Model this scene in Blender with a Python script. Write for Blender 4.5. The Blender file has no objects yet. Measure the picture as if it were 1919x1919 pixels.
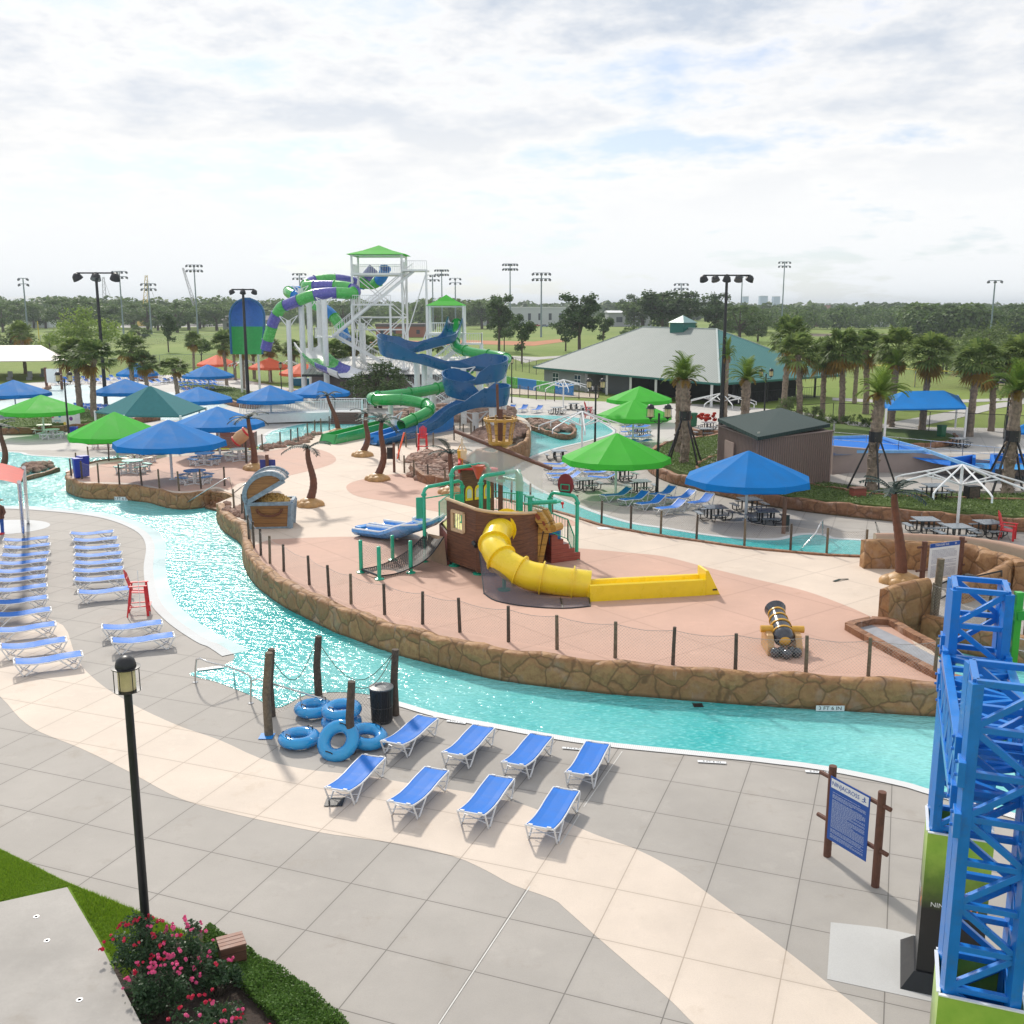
import bpy, bmesh, math, random
from mathutils import Vector, Matrix
R=math.radians; PI=math.pi; rnd=random.Random(7)
S=bpy.context.scene; COL=S.collection
# ---------------------------------------------------------------- camera
CAMH=12.0; PITCH=R(11.4); FPX=1919.0; CX=959.5
cam=bpy.data.objects.new('camera',bpy.data.cameras.new('camera')); COL.objects.link(cam)
cam.location=(0,0,CAMH); cam.rotation_euler=(PI/2-PITCH,0,0)
cam.data.sensor_width=36; cam.data.lens=36; cam.data.clip_start=.1; cam.data.clip_end=20000
S.camera=cam
SP,CP=math.sin(PITCH),math.cos(PITCH)
def ray(px,py):
    u=(px-CX)/FPX; v=(py-CX)/FPX
    return u,CP-v*SP,-SP-v*CP
def G(px,py,z=0.0):                      # point of the plane at height z seen at a photo pixel
    u,y,w=ray(px,py); s=(z-CAMH)/w
    return Vector((u*s,y*s,z))
def D(px,py,Y):                          # point at ground distance Y seen at a photo pixel
    u,y,w=ray(px,py); s=Y/y
    return Vector((u*s,Y,CAMH+w*s))
# ---------------------------------------------------------------- object helpers
def tag(o,label=None,cat=None,group=None,kind=None):
    for k,v in (('label',label),('category',cat),('group',group),('kind',kind)):
        if v: o[k]=v
    return o
def thing(name,label,cat,loc=(0,0,0),rz=0,group=None,kind=None):
    o=bpy.data.objects.new(name,None); COL.objects.link(o); o.empty_display_size=.2
    o.location=loc; o.rotation_euler=(0,0,rz); return tag(o,label,cat,group,kind)
def dup(o,loc=None,rz=None,label=None,parent=None,scale=None):
    c=o.copy(); COL.objects.link(c)
    if parent is not None: c.parent=parent
    for ch in o.children: dup(ch,parent=c)
    if loc is not None: c.location=loc
    if rz is not None: c.rotation_euler=(0,0,rz)
    if scale is not None: c.scale=(scale,)*3 if not hasattr(scale,'__len__') else scale
    if label: c['label']=label
    return c
class MB:
    def __init__(s): s.v=[]; s.f=[]; s.m=[]; s.uv={}; s.mi=0
    def add(s,vs,fs,uvs=None):
        b=len(s.v); s.v+= [tuple(p) for p in vs]
        for i,f in enumerate(fs):
            if uvs: s.uv[len(s.f)]=uvs[i]
            s.f.append(tuple(b+k for k in f)); s.m.append(s.mi)
        return s
    def box(s,c,d,rz=0,ry=0,rx=0,taper=1):
        M=Matrix.Translation(Vector(c))@Matrix.Rotation(rz,4,'Z')@Matrix.Rotation(ry,4,'Y')@Matrix.Rotation(rx,4,'X')
        x,y,z=d[0]/2,d[1]/2,d[2]/2; t=taper
        vs=[M@Vector(p) for p in ((-x,-y,-z),(x,-y,-z),(x,y,-z),(-x,y,-z),(-x*t,-y*t,z),(x*t,-y*t,z),(x*t,y*t,z),(-x*t,y*t,z))]
        return s.add(vs,[(3,2,1,0),(4,5,6,7),(0,1,5,4),(1,2,6,5),(2,3,7,6),(3,0,4,7)])
    def bar(s,a,b,w=.05,h=None):
        a=Vector(a);b=Vector(b);h=h or w; d=(b-a); L=d.length
        if L<1e-5: return s
        q=d.to_track_quat('X','Z').to_matrix().to_4x4(); M=Matrix.Translation((a+b)/2)@q
        x,y,z=L/2,w/2,h/2
        vs=[M@Vector(p) for p in ((-x,-y,-z),(x,-y,-z),(x,y,-z),(-x,y,-z),(-x,-y,z),(x,-y,z),(x,y,z),(-x,y,z))]
        return s.add(vs,[(3,2,1,0),(4,5,6,7),(0,1,5,4),(1,2,6,5),(2,3,7,6),(3,0,4,7)])
    def tube(s,pts,r,n=8,cap=True):
        pts=[Vector(p) for p in pts]; N=len(pts)
        rr=r if hasattr(r,'__len__') else [r]*N
        vs=[];up=None
        for i,p in enumerate(pts):
            t=(pts[min(i+1,N-1)]-pts[max(i-1,0)])
            t=t.normalized() if t.length>1e-9 else Vector((0,0,1))
            if up is None:
                up=Vector((0,0,1)) if abs(t.z)<.9 else Vector((1,0,0))
            a=t.cross(up)
            if a.length<1e-4: a=t.cross(Vector((1,0,0)))
            a.normalize(); b=a.cross(t).normalized(); up=b
            for k in range(n):
                an=2*PI*k/n; vs.append(p+(a*math.cos(an)+b*math.sin(an))*rr[i])
        fs=[(i*n+k,i*n+(k+1)%n,(i+1)*n+(k+1)%n,(i+1)*n+k) for i in range(N-1) for k in range(n)]
        if cap: fs+=[tuple(range(n-1,-1,-1)),tuple((N-1)*n+k for k in range(n))]
        return s.add(vs,fs)
    def lathe(s,prof,c=(0,0,0),n=16,M=None,cap=True):
        vs=[];c=Vector(c)
        for (r,z) in prof:
            for k in range(n):
                p=Vector((r*math.cos(2*PI*k/n),r*math.sin(2*PI*k/n),z)); p=M@p if M else p
                vs.append(c+p)
        N=len(prof)
        fs=[(i*n+k,i*n+(k+1)%n,(i+1)*n+(k+1)%n,(i+1)*n+k) for i in range(N-1) for k in range(n)]
        if cap: fs+=[tuple(range(n-1,-1,-1)),tuple((N-1)*n+k for k in range(n))]
        return s.add(vs,fs)
    def prism(s,poly,z0,z1,cap0=True):
        n=len(poly); vs=[(p[0],p[1],z0) for p in poly]+[(p[0],p[1],z1) for p in poly]
        fs=[tuple(range(n,2*n))]+[(k,(k+1)%n,n+(k+1)%n,n+k) for k in range(n)]
        if cap0: fs.append(tuple(range(n-1,-1,-1)))
        return s.add(vs,fs)
    def quad(s,a,b,c,d,uv=None): return s.add([a,b,c,d],[(0,1,2,3)],[uv] if uv else None)
    def ball(s,c,r,n=8,sq=(1,1,1)):
        m=max(4,n//2+1); pr=[(max(1e-3,math.sin(PI*i/m))*r,-math.cos(PI*i/m)*r) for i in range(m+1)]
        return s.lathe(pr,c,n,Matrix.Diagonal((*sq,1)))
    def build(s,name,mats,parent=None,smooth=None,label=None,bev=0):
        me=bpy.data.meshes.new(name); me.from_pydata(s.v,[],s.f)
        if not isinstance(mats,(list,tuple)): mats=[mats]
        for m in mats: me.materials.append(m)
        if len(mats)>1: me.polygons.foreach_set('material_index',s.m)
        if s.uv:
            ul=me.uv_layers.new(name='UVMap')
            for fi,u in s.uv.items():
                p=me.polygons[fi]
                for k,li in enumerate(p.loop_indices): ul.data[li].uv=u[k]
        if smooth is not None:
            me.shade_smooth() if smooth>=180 else None
            if smooth<180:
                me.shade_smooth(); me.set_sharp_from_angle(angle=R(smooth))
        me.update()
        o=bpy.data.objects.new(name,me); COL.objects.link(o)
        if parent is not None: o.parent=parent
        if label: o['label']=label
        if bev:
            b=o.modifiers.new('bevel','BEVEL'); b.width=bev; b.segments=2; b.limit_method='ANGLE'
        return o
def catmull(pts,step=None,n=6,closed=False):
    P=[Vector(p) for p in pts]; out=[]; N=len(P)
    rng=range(N if closed else N-1)
    for i in rng:
        p0=P[(i-1)%N] if closed or i>0 else P[0]; p1=P[i]; p2=P[(i+1)%N]; p3=P[(i+2)%N] if closed or i+2<N else P[N-1]
        m=n if step is None else max(1,int((p2-p1).length/step))
        for k in range(m):
            t=k/m; out.append(.5*((2*p1)+(p2-p0)*t+(2*p0-5*p1+4*p2-p3)*t*t+(3*p1-p0-3*p2+p3)*t**3))
    if not closed: out.append(P[-1])
    return out
def flipup(poly):
    a=sum(poly[i][0]*poly[(i+1)%len(poly)][1]-poly[(i+1)%len(poly)][0]*poly[i][1] for i in range(len(poly)))
    return poly if a>0 else poly[::-1]
def sheet(name,poly,z,mat,thick=None):
    poly=flipup([(p[0],p[1]) for p in poly]); m=MB()
    if thick: m.prism(poly,z-thick,z,False)
    else: m.add([(p[0],p[1],z) for p in poly],[tuple(range(len(poly)))])
    return m.build(name,mat)
def pxs(L,z=0): return [G(x,y,z) for x,y in L]
def text_mesh(txt,size,mat,name,parent,M,extr=.002,align='CENTER',sx=1):
    cu=bpy.data.curves.new('t','FONT'); cu.body=txt; cu.size=size; cu.align_x=align; cu.align_y='CENTER'; cu.extrude=extr; cu.resolution_u=2
    to=bpy.data.objects.new('t',cu); COL.objects.link(to)
    bpy.context.view_layer.update()
    dg=bpy.context.evaluated_depsgraph_get(); me=bpy.data.meshes.new_from_object(to.evaluated_get(dg))
    bpy.data.objects.remove(to)
    me.transform(M@Matrix.Diagonal((sx,1,1,1))); me.materials.clear(); me.materials.append(mat)
    o=bpy.data.objects.new(name,me); COL.objects.link(o); o.parent=parent; return o
# ---------------------------------------------------------------- materials
def nt(name):
    m=bpy.data.materials.new(name); m.use_nodes=True; t=m.node_tree
    return m,t,t.nodes['Principled BSDF'],t.nodes['Material Output']
def nd(t,typ,**kw):
    n=t.nodes.new(typ)
    for k,v in kw.items():
        if k.startswith('i_'):
            n.inputs[k[2:].replace('_',' ')].default_value=v
        else: setattr(n,k,v)
    return n
def mth(t,op,a,b=None,c=None,clamp=False):
    n=t.nodes.new('ShaderNodeMath'); n.operation=op; n.use_clamp=clamp
    for i,x in enumerate((a,b,c)):
        if x is None: continue
        if isinstance(x,(int,float)): n.inputs[i].default_value=x
        else: t.links.new(x,n.inputs[i])
    return n.outputs[0]
def rgba(c): return (c[0],c[1],c[2],1)
def mixc(t,f,a,b,mode='MIX'):
    n=t.nodes.new('ShaderNodeMix'); n.data_type='RGBA'; n.blend_type=mode
    for i,x in ((0,f),(6,a),(7,b)):
        if isinstance(x,(int,float)): n.inputs[i].default_value=x
        elif isinstance(x,tuple): n.inputs[i].default_value=rgba(x)
        else: t.links.new(x,n.inputs[i])
    return n.outputs[2]
def ramp(t,x,a,b):
    n=t.nodes.new('ShaderNodeMapRange'); n.clamp=True
    n.inputs['From Min'].default_value=a; n.inputs['From Max'].default_value=b
    t.links.new(x,n.inputs[0]); return n.outputs[0]
def coords(t,kind='Object'):
    if kind=='World': return t.nodes.new('ShaderNodeNewGeometry').outputs['Position']
    return t.nodes.new('ShaderNodeTexCoord').outputs[kind]
def noise(t,co,scale,detail=4,rough=.55,col=False):
    n=nd(t,'ShaderNodeTexNoise'); n.inputs['Scale'].default_value=scale; n.inputs['Detail'].default_value=detail; n.inputs['Roughness'].default_value=rough
    t.links.new(co,n.inputs['Vector']); return n.outputs['Color' if col else 'Fac']
def bumpn(t,h,st,dist,b=None,prev=None):
    n=nd(t,'ShaderNodeBump'); n.inputs['Strength'].default_value=st; n.inputs['Distance'].default_value=dist
    t.links.new(h,n.inputs['Height'])
    if prev is not None: t.links.new(prev,n.inputs['Normal'])
    if b is not None: t.links.new(n.outputs[0],b.inputs['Normal'])
    return n.outputs[0]
MC={}
def M(name,col,rough=.55,metal=0,var=.12,vs=3,bump=0,bs=20,bd=.01,spec=.5,trans=0,co='Object',coat=0,dirt=None):
    if name in MC: return MC[name]
    m,t,b,o=nt(name); MC[name]=m
    c=coords(t,co)
    f=ramp(t,noise(t,c,vs,5,.6),.3,.7)
    lo=tuple(x*(1-var) for x in col); hi=tuple(min(1,x*(1+var)) for x in col)
    cc=mixc(t,f,lo,hi)
    if dirt:
        cc=mixc(t,ramp(t,noise(t,c,dirt[1],6,.7),.52,.75),cc,dirt[0])
    t.links.new(cc,b.inputs['Base Color'])
    b.inputs['Metallic'].default_value=metal; b.inputs['Specular IOR Level'].default_value=spec
    b.inputs['Coat Weight'].default_value=coat
    rn=nd(t,'ShaderNodeMapRange'); rn.inputs['To Min'].default_value=max(.02,rough-.08); rn.inputs['To Max'].default_value=min(1,rough+.08)
    t.links.new(f,rn.inputs[0]); t.links.new(rn.outputs[0],b.inputs['Roughness'])
    if bump: bumpn(t,noise(t,c,bs,4,.6),bump,bd,b)
    if trans:
        tr=nd(t,'ShaderNodeBsdfTranslucent'); t.links.new(cc,tr.inputs[0])
        mx=nd(t,'ShaderNodeMixShader'); mx.inputs[0].default_value=trans
        t.links.new(b.outputs[0],mx.inputs[1]); t.links.new(tr.outputs[0],mx.inputs[2]); t.links.new(mx.outputs[0],o.inputs[0])
    return m
def leafmat(name,c1,c2,trans=.25,rough=.6):
    if name in MC: return MC[name]
    m,t,b,o=nt(name); MC[name]=m
    g=t.nodes.new('ShaderNodeNewGeometry'); oi=t.nodes.new('ShaderNodeObjectInfo')
    f=mth(t,'ADD',mth(t,'MULTIPLY',g.outputs['Random Per Island'],.7),mth(t,'MULTIPLY',oi.outputs['Random'],.3))
    cc=mixc(t,f,c1,c2); t.links.new(cc,b.inputs['Base Color']); b.inputs['Roughness'].default_value=rough
    b.inputs['Specular IOR Level'].default_value=.3
    tr=nd(t,'ShaderNodeBsdfTranslucent'); t.links.new(cc,tr.inputs[0])
    mx=nd(t,'ShaderNodeMixShader'); mx.inputs[0].default_value=trans
    t.links.new(b.outputs[0],mx.inputs[1]); t.links.new(tr.outputs[0],mx.inputs[2]); t.links.new(mx.outputs[0],o.inputs[0])
    return m
TH=R(20.8)
def concrete(name,col,joint=None,spacing=1.775,rough=.75,jcol=(.12,.11,.10),stain=.12,off=(-4.867,15.44),th=TH):
    m,t,b,o=nt(name); c=coords(t,'World')
    n1=noise(t,c,.35,6,.6); n2=noise(t,c,30,3,.7); n3=noise(t,c,2.2,5,.65)
    cc=mixc(t,ramp(t,n1,.3,.7),tuple(x*(1-stain) for x in col),tuple(x*(1+stain*.6) for x in col))
    cc=mixc(t,mth(t,'MULTIPLY',ramp(t,n2,.4,.8),.22),cc,tuple(x*.6 for x in col))
    cc=mixc(t,mth(t,'MULTIPLY',ramp(t,n3,.55,.75),.3),cc,tuple(x*.82 for x in col))
    n4=noise(t,c,.9,7,.7); cc=mixc(t,mth(t,'MULTIPLY',ramp(t,n4,.58,.72),.30),cc,tuple(min(1,x*1.28) for x in col))
    n5=noise(t,c,.55,8,.72); cc=mixc(t,mth(t,'MULTIPLY',ramp(t,n5,.58,.70),.42),cc,(col[0]*.72,col[1]*.66,col[2]*.58))
    n6=noise(t,c,1.3,2,.5); cc=mixc(t,mth(t,'MULTIPLY',ramp(t,n6,.79,.83),.5),cc,(.34,.22,.12))
    bh=n2
    if spacing:
        sp=nd(t,'ShaderNodeSeparateXYZ'); t.links.new(c,sp.inputs[0]); x,y=sp.outputs[0],sp.outputs[1]
        st,ct=math.sin(th),math.cos(th)
        s_=mth(t,'SUBTRACT',mth(t,'MULTIPLY',x,ct),mth(t,'MULTIPLY',y,st)); t_=mth(t,'ADD',mth(t,'MULTIPLY',x,st),mth(t,'MULTIPLY',y,ct))
        def dist(q,o_):
            a=mth(t,'FRACT',mth(t,'DIVIDE',mth(t,'SUBTRACT',q,o_-spacing/2),spacing)); return mth(t,'MULTIPLY',mth(t,'ABSOLUTE',mth(t,'SUBTRACT',a,.5)),spacing)
        d=mth(t,'MINIMUM',dist(s_,off[0]),dist(t_,off[1]))
        # tint per slab
        fl=nd(t,'ShaderNodeCombineXYZ'); t.links.new(mth(t,'FLOOR',mth(t,'DIVIDE',mth(t,'SUBTRACT',s_,off[0]),spacing)),fl.inputs[0]); t.links.new(mth(t,'FLOOR',mth(t,'DIVIDE',mth(t,'SUBTRACT',t_,off[1]),spacing)),fl.inputs[1])
        wn=nd(t,'ShaderNodeTexWhiteNoise'); t.links.new(fl.outputs[0],wn.inputs[0])
        cc=mixc(t,mth(t,'MULTIPLY',wn.outputs[0],.13),cc,tuple(q*.7 for q in col))
        ln=mth(t,'SUBTRACT',1,ramp(t,d,.006,.016)); cc=mixc(t,mth(t,'MULTIPLY',ln,.85),cc,jcol)
        dirt=mth(t,'MULTIPLY',mth(t,'SUBTRACT',1,ramp(t,d,.01,.12)),mth(t,'MULTIPLY',n3,.25)); cc=mixc(t,dirt,cc,tuple(q*.6 for q in col))
    t.links.new(cc,b.inputs['Base Color']); b.inputs['Roughness'].default_value=rough; b.inputs['Specular IOR Level'].default_value=.35
    t.links.new(mth(t,'ADD',mth(t,'MULTIPLY',n1,.25),rough-.12),b.inputs['Roughness'])
    bumpn(t,bh,.25,.004,b); return m
def stonewall(name,c1,c2,c3,scale=1.35,crack=.045):
    m,t,b,o=nt(name); c=coords(t,'World')
    dn=noise(t,c,1.6,3,.5,True); va=nd(t,'ShaderNodeVectorMath',operation='MULTIPLY_ADD'); t.links.new(dn,va.inputs[0]); va.inputs[1].default_value=(.35,.35,.35); t.links.new(c,va.inputs[2])
    v1=nd(t,'ShaderNodeTexVoronoi',feature='DISTANCE_TO_EDGE'); v1.inputs['Scale'].default_value=scale; t.links.new(va.outputs[0],v1.inputs['Vector'])
    v2=nd(t,'ShaderNodeTexVoronoi'); v2.inputs['Scale'].default_value=scale; t.links.new(va.outputs[0],v2.inputs['Vector'])
    n=noise(t,c,5,6,.65); n2=noise(t,c,1.1,4,.6)
    sr=nd(t,'ShaderNodeSeparateColor'); t.links.new(v2.outputs['Color'],sr.inputs[0])
    cc=mixc(t,sr.outputs[0],c1,c2); cc=mixc(t,ramp(t,n,.42,.72),cc,c3)
    cc=mixc(t,mth(t,'MULTIPLY',ramp(t,n2,.55,.7),.35),cc,(.40,.31,.27))
    ck=mth(t,'SUBTRACT',1,ramp(t,v1.outputs[0],crack*.2,crack)); cc=mixc(t,mth(t,'MULTIPLY',ck,.65),cc,tuple(x*.42 for x in c1))
    mp=nd(t,'ShaderNodeMapping'); mp.inputs['Scale'].default_value=(2.2,2.2,.35); t.links.new(c,mp.inputs[0]); cc=mixc(t,mth(t,'MULTIPLY',ramp(t,noise(t,mp.outputs[0],1.6,5,.7),.60,.72),.45),cc,(.44,.36,.31))
    sz=nd(t,'ShaderNodeSeparateXYZ'); t.links.new(c,sz.inputs[0]); cc=mixc(t,mth(t,'MULTIPLY',mth(t,'SUBTRACT',1,ramp(t,mth(t,'ADD',sz.outputs[2],mth(t,'MULTIPLY',n,.12)),.10,.20)),.7),cc,(.05,.045,.02))
    t.links.new(cc,b.inputs['Base Color']); b.inputs['Roughness'].default_value=.7
    h=mth(t,'ADD',mth(t,'MULTIPLY',ramp(t,v1.outputs[0],0,crack*4),1.0),mth(t,'MULTIPLY',n,.35)); bumpn(t,h,.9,.06,b); return m
# ---------------------------------------------------------------- render, sky, sun
S.render.engine='CYCLES'; S.cycles.use_denoising=True; S.cycles.max_bounces=6; S.cycles.transparent_max_bounces=12
S.cycles.sample_clamp_indirect=6; S.cycles.diffuse_bounces=3; S.cycles.glossy_bounces=3; S.cycles.caustics_reflective=False; S.cycles.caustics_refractive=False
S.view_settings.view_transform='Standard'; S.view_settings.look='None'; S.view_settings.exposure=.16; S.view_settings.gamma=1
SUN_EL,SUN_AZ=R(38),R(-22)               # azimuth from +Y, negative = left
W=bpy.data.worlds.new('World'); S.world=W; W.use_nodes=True; t=W.node_tree; t.nodes.clear()
out=t.nodes.new('ShaderNodeOutputWorld'); sky=nd(t,'ShaderNodeTexSky',sky_type='NISHITA'); sky.sun_disc=False
sky.sun_elevation=SUN_EL; sky.sun_rotation=SUN_AZ; sky.dust_density=.8; sky.ozone_density=1.6
b1=nd(t,'ShaderNodeBackground'); b1.inputs[1].default_value=.095; t.links.new(mixc(t,1.0,sky.outputs[0],(.80,.93,1.12),'MULTIPLY'),b1.inputs[0])
tc=t.nodes.new('ShaderNodeTexCoord'); sp=nd(t,'ShaderNodeSeparateXYZ'); t.links.new(tc.outputs['Generated'],sp.inputs[0])
zz=mth(t,'ADD',mth(t,'MAXIMUM',sp.outputs[2],0),.20)
cb=nd(t,'ShaderNodeCombineXYZ'); t.links.new(mth(t,'DIVIDE',sp.outputs[0],zz),cb.inputs[0]); t.links.new(mth(t,'DIVIDE',sp.outputs[1],zz),cb.inputs[1]); cb.inputs[2].default_value=2.2
mp=nd(t,'ShaderNodeMapping'); mp.inputs['Rotation'].default_value=(0,0,R(14)); mp.inputs['Scale'].default_value=(1.0,1.0,1); mp.inputs['Location'].default_value=(4.1,1.7,0); t.links.new(cb.outputs[0],mp.inputs[0])
n1=noise(t,mp.outputs[0],2.0,10,.55); n2=noise(t,mp.outputs[0],6.5,9,.62); n3=noise(t,mp.outputs[0],.9,4,.5)
f=mth(t,'ADD',mth(t,'MULTIPLY',n1,.52),mth(t,'ADD',mth(t,'MULTIPLY',n2,.22),mth(t,'MULTIPLY',n3,.32)))
el=sp.outputs[2]
cov=ramp(t,f,.45,.53)                    # cloud cover
low=mth(t,'SUBTRACT',1,ramp(t,el,.0,.17))   # milky air towards the horizon
cov=mth(t,'ADD',mth(t,'MULTIPLY',cov,.93),mth(t,'MULTIPLY',low,.45),clamp=True)
cov=mth(t,'ADD',mth(t,'MULTIPLY',cov,.62),.38)
thick=mth(t,'MULTIPLY',ramp(t,f,.515,.61),ramp(t,el,.07,.235))
cloud=mixc(t,mth(t,'MULTIPLY',thick,1.0),(1.0,.985,.965),(.60,.66,.75))
cloud=mixc(t,mth(t,'MULTIPLY',low,.6),cloud,(.865,.925,.975))
b2=nd(t,'ShaderNodeBackground'); b2.inputs[1].default_value=.95; t.links.new(cloud,b2.inputs[0])
mx=nd(t,'ShaderNodeMixShader'); t.links.new(cov,mx.inputs[0]); t.links.new(b1.outputs[0],mx.inputs[1]); t.links.new(b2.outputs[0],mx.inputs[2]); t.links.new(mx.outputs[0],out.inputs[0])
sl=bpy.data.lights.new('sun','SUN'); sl.energy=3.1; sl.angle=R(4); sl.color=(1,.93,.83)
so=bpy.data.objects.new('sun',sl); COL.objects.link(so)
sd=Vector((math.sin(SUN_AZ)*math.cos(SUN_EL),math.cos(SUN_AZ)*math.cos(SUN_EL),math.sin(SUN_EL)))
so.rotation_euler=sd.to_track_quat('Z','Y').to_euler(); so.location=sd*200
# ---------------------------------------------------------------- shared materials
m_deck=concrete('grey_concrete',(.40,.375,.345),stain=.16)
m_far_deck=concrete('pale_concrete',(.52,.50,.47),spacing=3.0)
m_cream=concrete('cream_textured_concrete',(.69,.595,.505),jcol=(.36,.29,.23),stain=.14)
m_icream=concrete('cream_island_concrete',(.67,.565,.47),spacing=3.6,jcol=(.42,.33,.27),th=R(52),off=(0,0))
m_pink=concrete('salmon_concrete',(.57,.365,.285),spacing=3.6,jcol=(.36,.22,.17),th=R(52),off=(0,0))
m_slab=concrete('weathered_concrete',(.40,.38,.355),spacing=0,stain=.3)
m_patch=concrete('patched_concrete',(.52,.52,.51),spacing=0)
m_stone=stonewall('carved_rock',(.30,.155,.065),(.40,.225,.095),(.25,.12,.05),scale=1.25,crack=.05)
m_stone2=stonewall('dark_carved_rock',(.26,.12,.06),(.33,.165,.08),(.18,.08,.04),scale=.9)
m_rock=M('loose_rock',(.34,.22,.17),.85,var=.45,vs=2.5,bump=.8,bs=9,bd=.04)
m_white=M('white_paint',(.78,.79,.80),.4,var=.05)
m_plast=M('white_plastic',(.76,.77,.78),.35,var=.06,vs=6,dirt=((.5,.47,.42),3))
m_sling=M('blue_sling',(.004,.155,.60),.6,spec=.32,var=.10,vs=2,bump=.3,bs=260,bd=.001)
m_slingl=m_sling
m_black=M('black_metal',(.012,.013,.016),.4,var=.3)
m_dkblue=M('dark_blue_plastic',(.02,.03,.22),.4)
m_wood=M('weathered_post',(.16,.125,.085),.85,var=.4,vs=9,bump=.5,bs=40,bd=.01)
m_wood2=M('dark_post',(.085,.065,.05),.85,var=.4,vs=9,bump=.5,bs=40,bd=.01)
m_brown=M('brown_timber',(.13,.055,.035),.7,var=.25,vs=8)
m_steel=M('stainless',(.62,.62,.62),.25,metal=1)
m_gtop=M('grey_table_steel',(.16,.19,.22),.3,var=.1,coat=.3)
m_green_can=M('green_canopy',(.09,.60,.06),.6,var=.05,vs=.7,trans=.38,bump=.25,bs=2.2,bd=.05,spec=.12)
m_blue_can=M('blue_canopy',(.004,.185,.55),.7,var=.10,vs=.7,trans=.14,bump=.25,bs=2.2,bd=.05,spec=.12)
m_or_can=M('coral_canopy',(.86,.17,.085),.6,var=.05,trans=.28,spec=.12)
m_teal_can=M('teal_canopy',(.07,.24,.26),.7,var=.07,trans=.2,spec=.12)
m_pinkc=M('faded_red_canopy',(.72,.22,.19),.7,var=.06,trans=.2,spec=.12)
m_wcan=M('white_canopy',(.62,.58,.53),.6,var=.04)
m_truss=M('blue_steel_paint',(.006,.19,.62),.35,var=.08,coat=.25,dirt=((.03,.16,.45),4))
m_gtruss=M('green_steel_paint',(.05,.46,.05),.35,coat=.3)
m_teal=M('teal_green_paint',(.008,.42,.26),.32,var=.08,coat=.4)
m_yel=M('yellow_plastic',(.90,.66,.012),.3,var=.05,vs=2,coat=.4)
m_red=M('red_plastic',(.62,.02,.03),.45,var=.1)
m_slideg=M('green_fibreglass',(.02,.36,.07),.22,var=.1,coat=.6,vs=1)
m_slideb=M('blue_fibreglass',(.003,.105,.27),.3,var=.12,coat=.25,vs=1)
m_slideb2=M('bright_blue_fibreglass',(.012,.21,.60),.4,spec=.3)
m_purp=M('purple_fibreglass',(.10,.095,.42),.25,coat=.5)
m_green2=M('bright_green_fibreglass',(.07,.45,.08),.25,coat=.5)
m_trunk=M('palm_trunk',(.25,.195,.15),.9,var=.45,vs=6,bump=1,bs=14,bd=.05)
m_bark=M('bark',(.09,.07,.05),.9,var=.3)
m_ptrunk=M('moulded_brown_trunk',(.13,.045,.022),.5,var=.3,vs=4)
m_prock=M('moulded_sand_rock',(.45,.26,.10),.5,var=.25,vs=2.5,bump=.4,bs=4,bd=.05)
m_frond=leafmat('palm_leaf',(.08,.145,.045),(.24,.31,.085),.45)
m_frondd=leafmat('dry_palm_leaf',(.30,.16,.03),(.22,.17,.04),.3)
m_date=leafmat('date_palm_leaf',(.10,.20,.035),(.27,.37,.06),.4)
m_fake=leafmat('dark_moulded_frond',(.012,.03,.028),(.04,.07,.06),.1)
m_leaf=leafmat('oak_leaf',(.055,.11,.03),(.17,.25,.065),.4)
m_leafd=leafmat('dark_pine_leaf',(.035,.08,.028),(.11,.17,.055),.35)
m_leafl=leafmat('pale_willow_leaf',(.17,.27,.04),(.36,.46,.11),.45)
m_leafg=leafmat('greygreen_leaf',(.075,.12,.045),(.19,.25,.09),.4)
m_far=leafmat('distant_leaf',(.05,.10,.03),(.16,.23,.06),.35)
m_glassl=M('lamp_glass',(.66,.55,.30),.2,var=.15)
m_signb=M('sign_blue',(.006,.085,.40),.4,var=.02)
m_signw=M('sign_white',(.80,.82,.84),.4,var=.02)
m_ink=M('sign_ink',(.05,.08,.2),.5,var=.01)
m_inkw=M('white_ink',(.55,.63,.78),.5,var=.01)
m_tan=M('tan_stucco',(.46,.30,.22),.8,var=.08,bump=.3,bs=60)
m_blk=M('black_ink',(.01,.01,.01),.5)
def alpha_net(name,col,cell=.1,wire=.006,extra=0,diag=True):
    m,t,b,o=nt(name); uv=t.nodes.new('ShaderNodeTexCoord').outputs['UV']; sp=nd(t,'ShaderNodeSeparateXYZ'); t.links.new(uv,sp.inputs[0])
    x,y=sp.outputs[0],sp.outputs[1]
    if diag: a,c=mth(t,'ADD',x,y),mth(t,'SUBTRACT',x,y)
    else: a,c=x,y
    def ln(q):
        k=mth(t,'ABSOLUTE',mth(t,'SUBTRACT',mth(t,'FRACT',mth(t,'DIVIDE',q,cell)),.5)); return mth(t,'GREATER_THAN',k,.5-wire/cell/2*1.4)
    f=mth(t,'MAXIMUM',ln(a),ln(c))
    if extra: f=mth(t,'MAXIMUM',f,extra)
    b.inputs['Base Color'].default_value=rgba(col); b.inputs['Roughness'].default_value=.6; t.links.new(f,b.inputs['Alpha']); return m
m_net=alpha_net('grey_cord_net',(.45,.41,.38),.11,.0055)
m_netd=alpha_net('black_rope_net',(.01,.01,.012),.13,.05)
m_skirt=alpha_net('grey_mesh_skirt',(.10,.10,.14),.02,.003,.30)
m_chain=alpha_net('chain_link',(.10,.10,.10),.16,.010)
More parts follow.
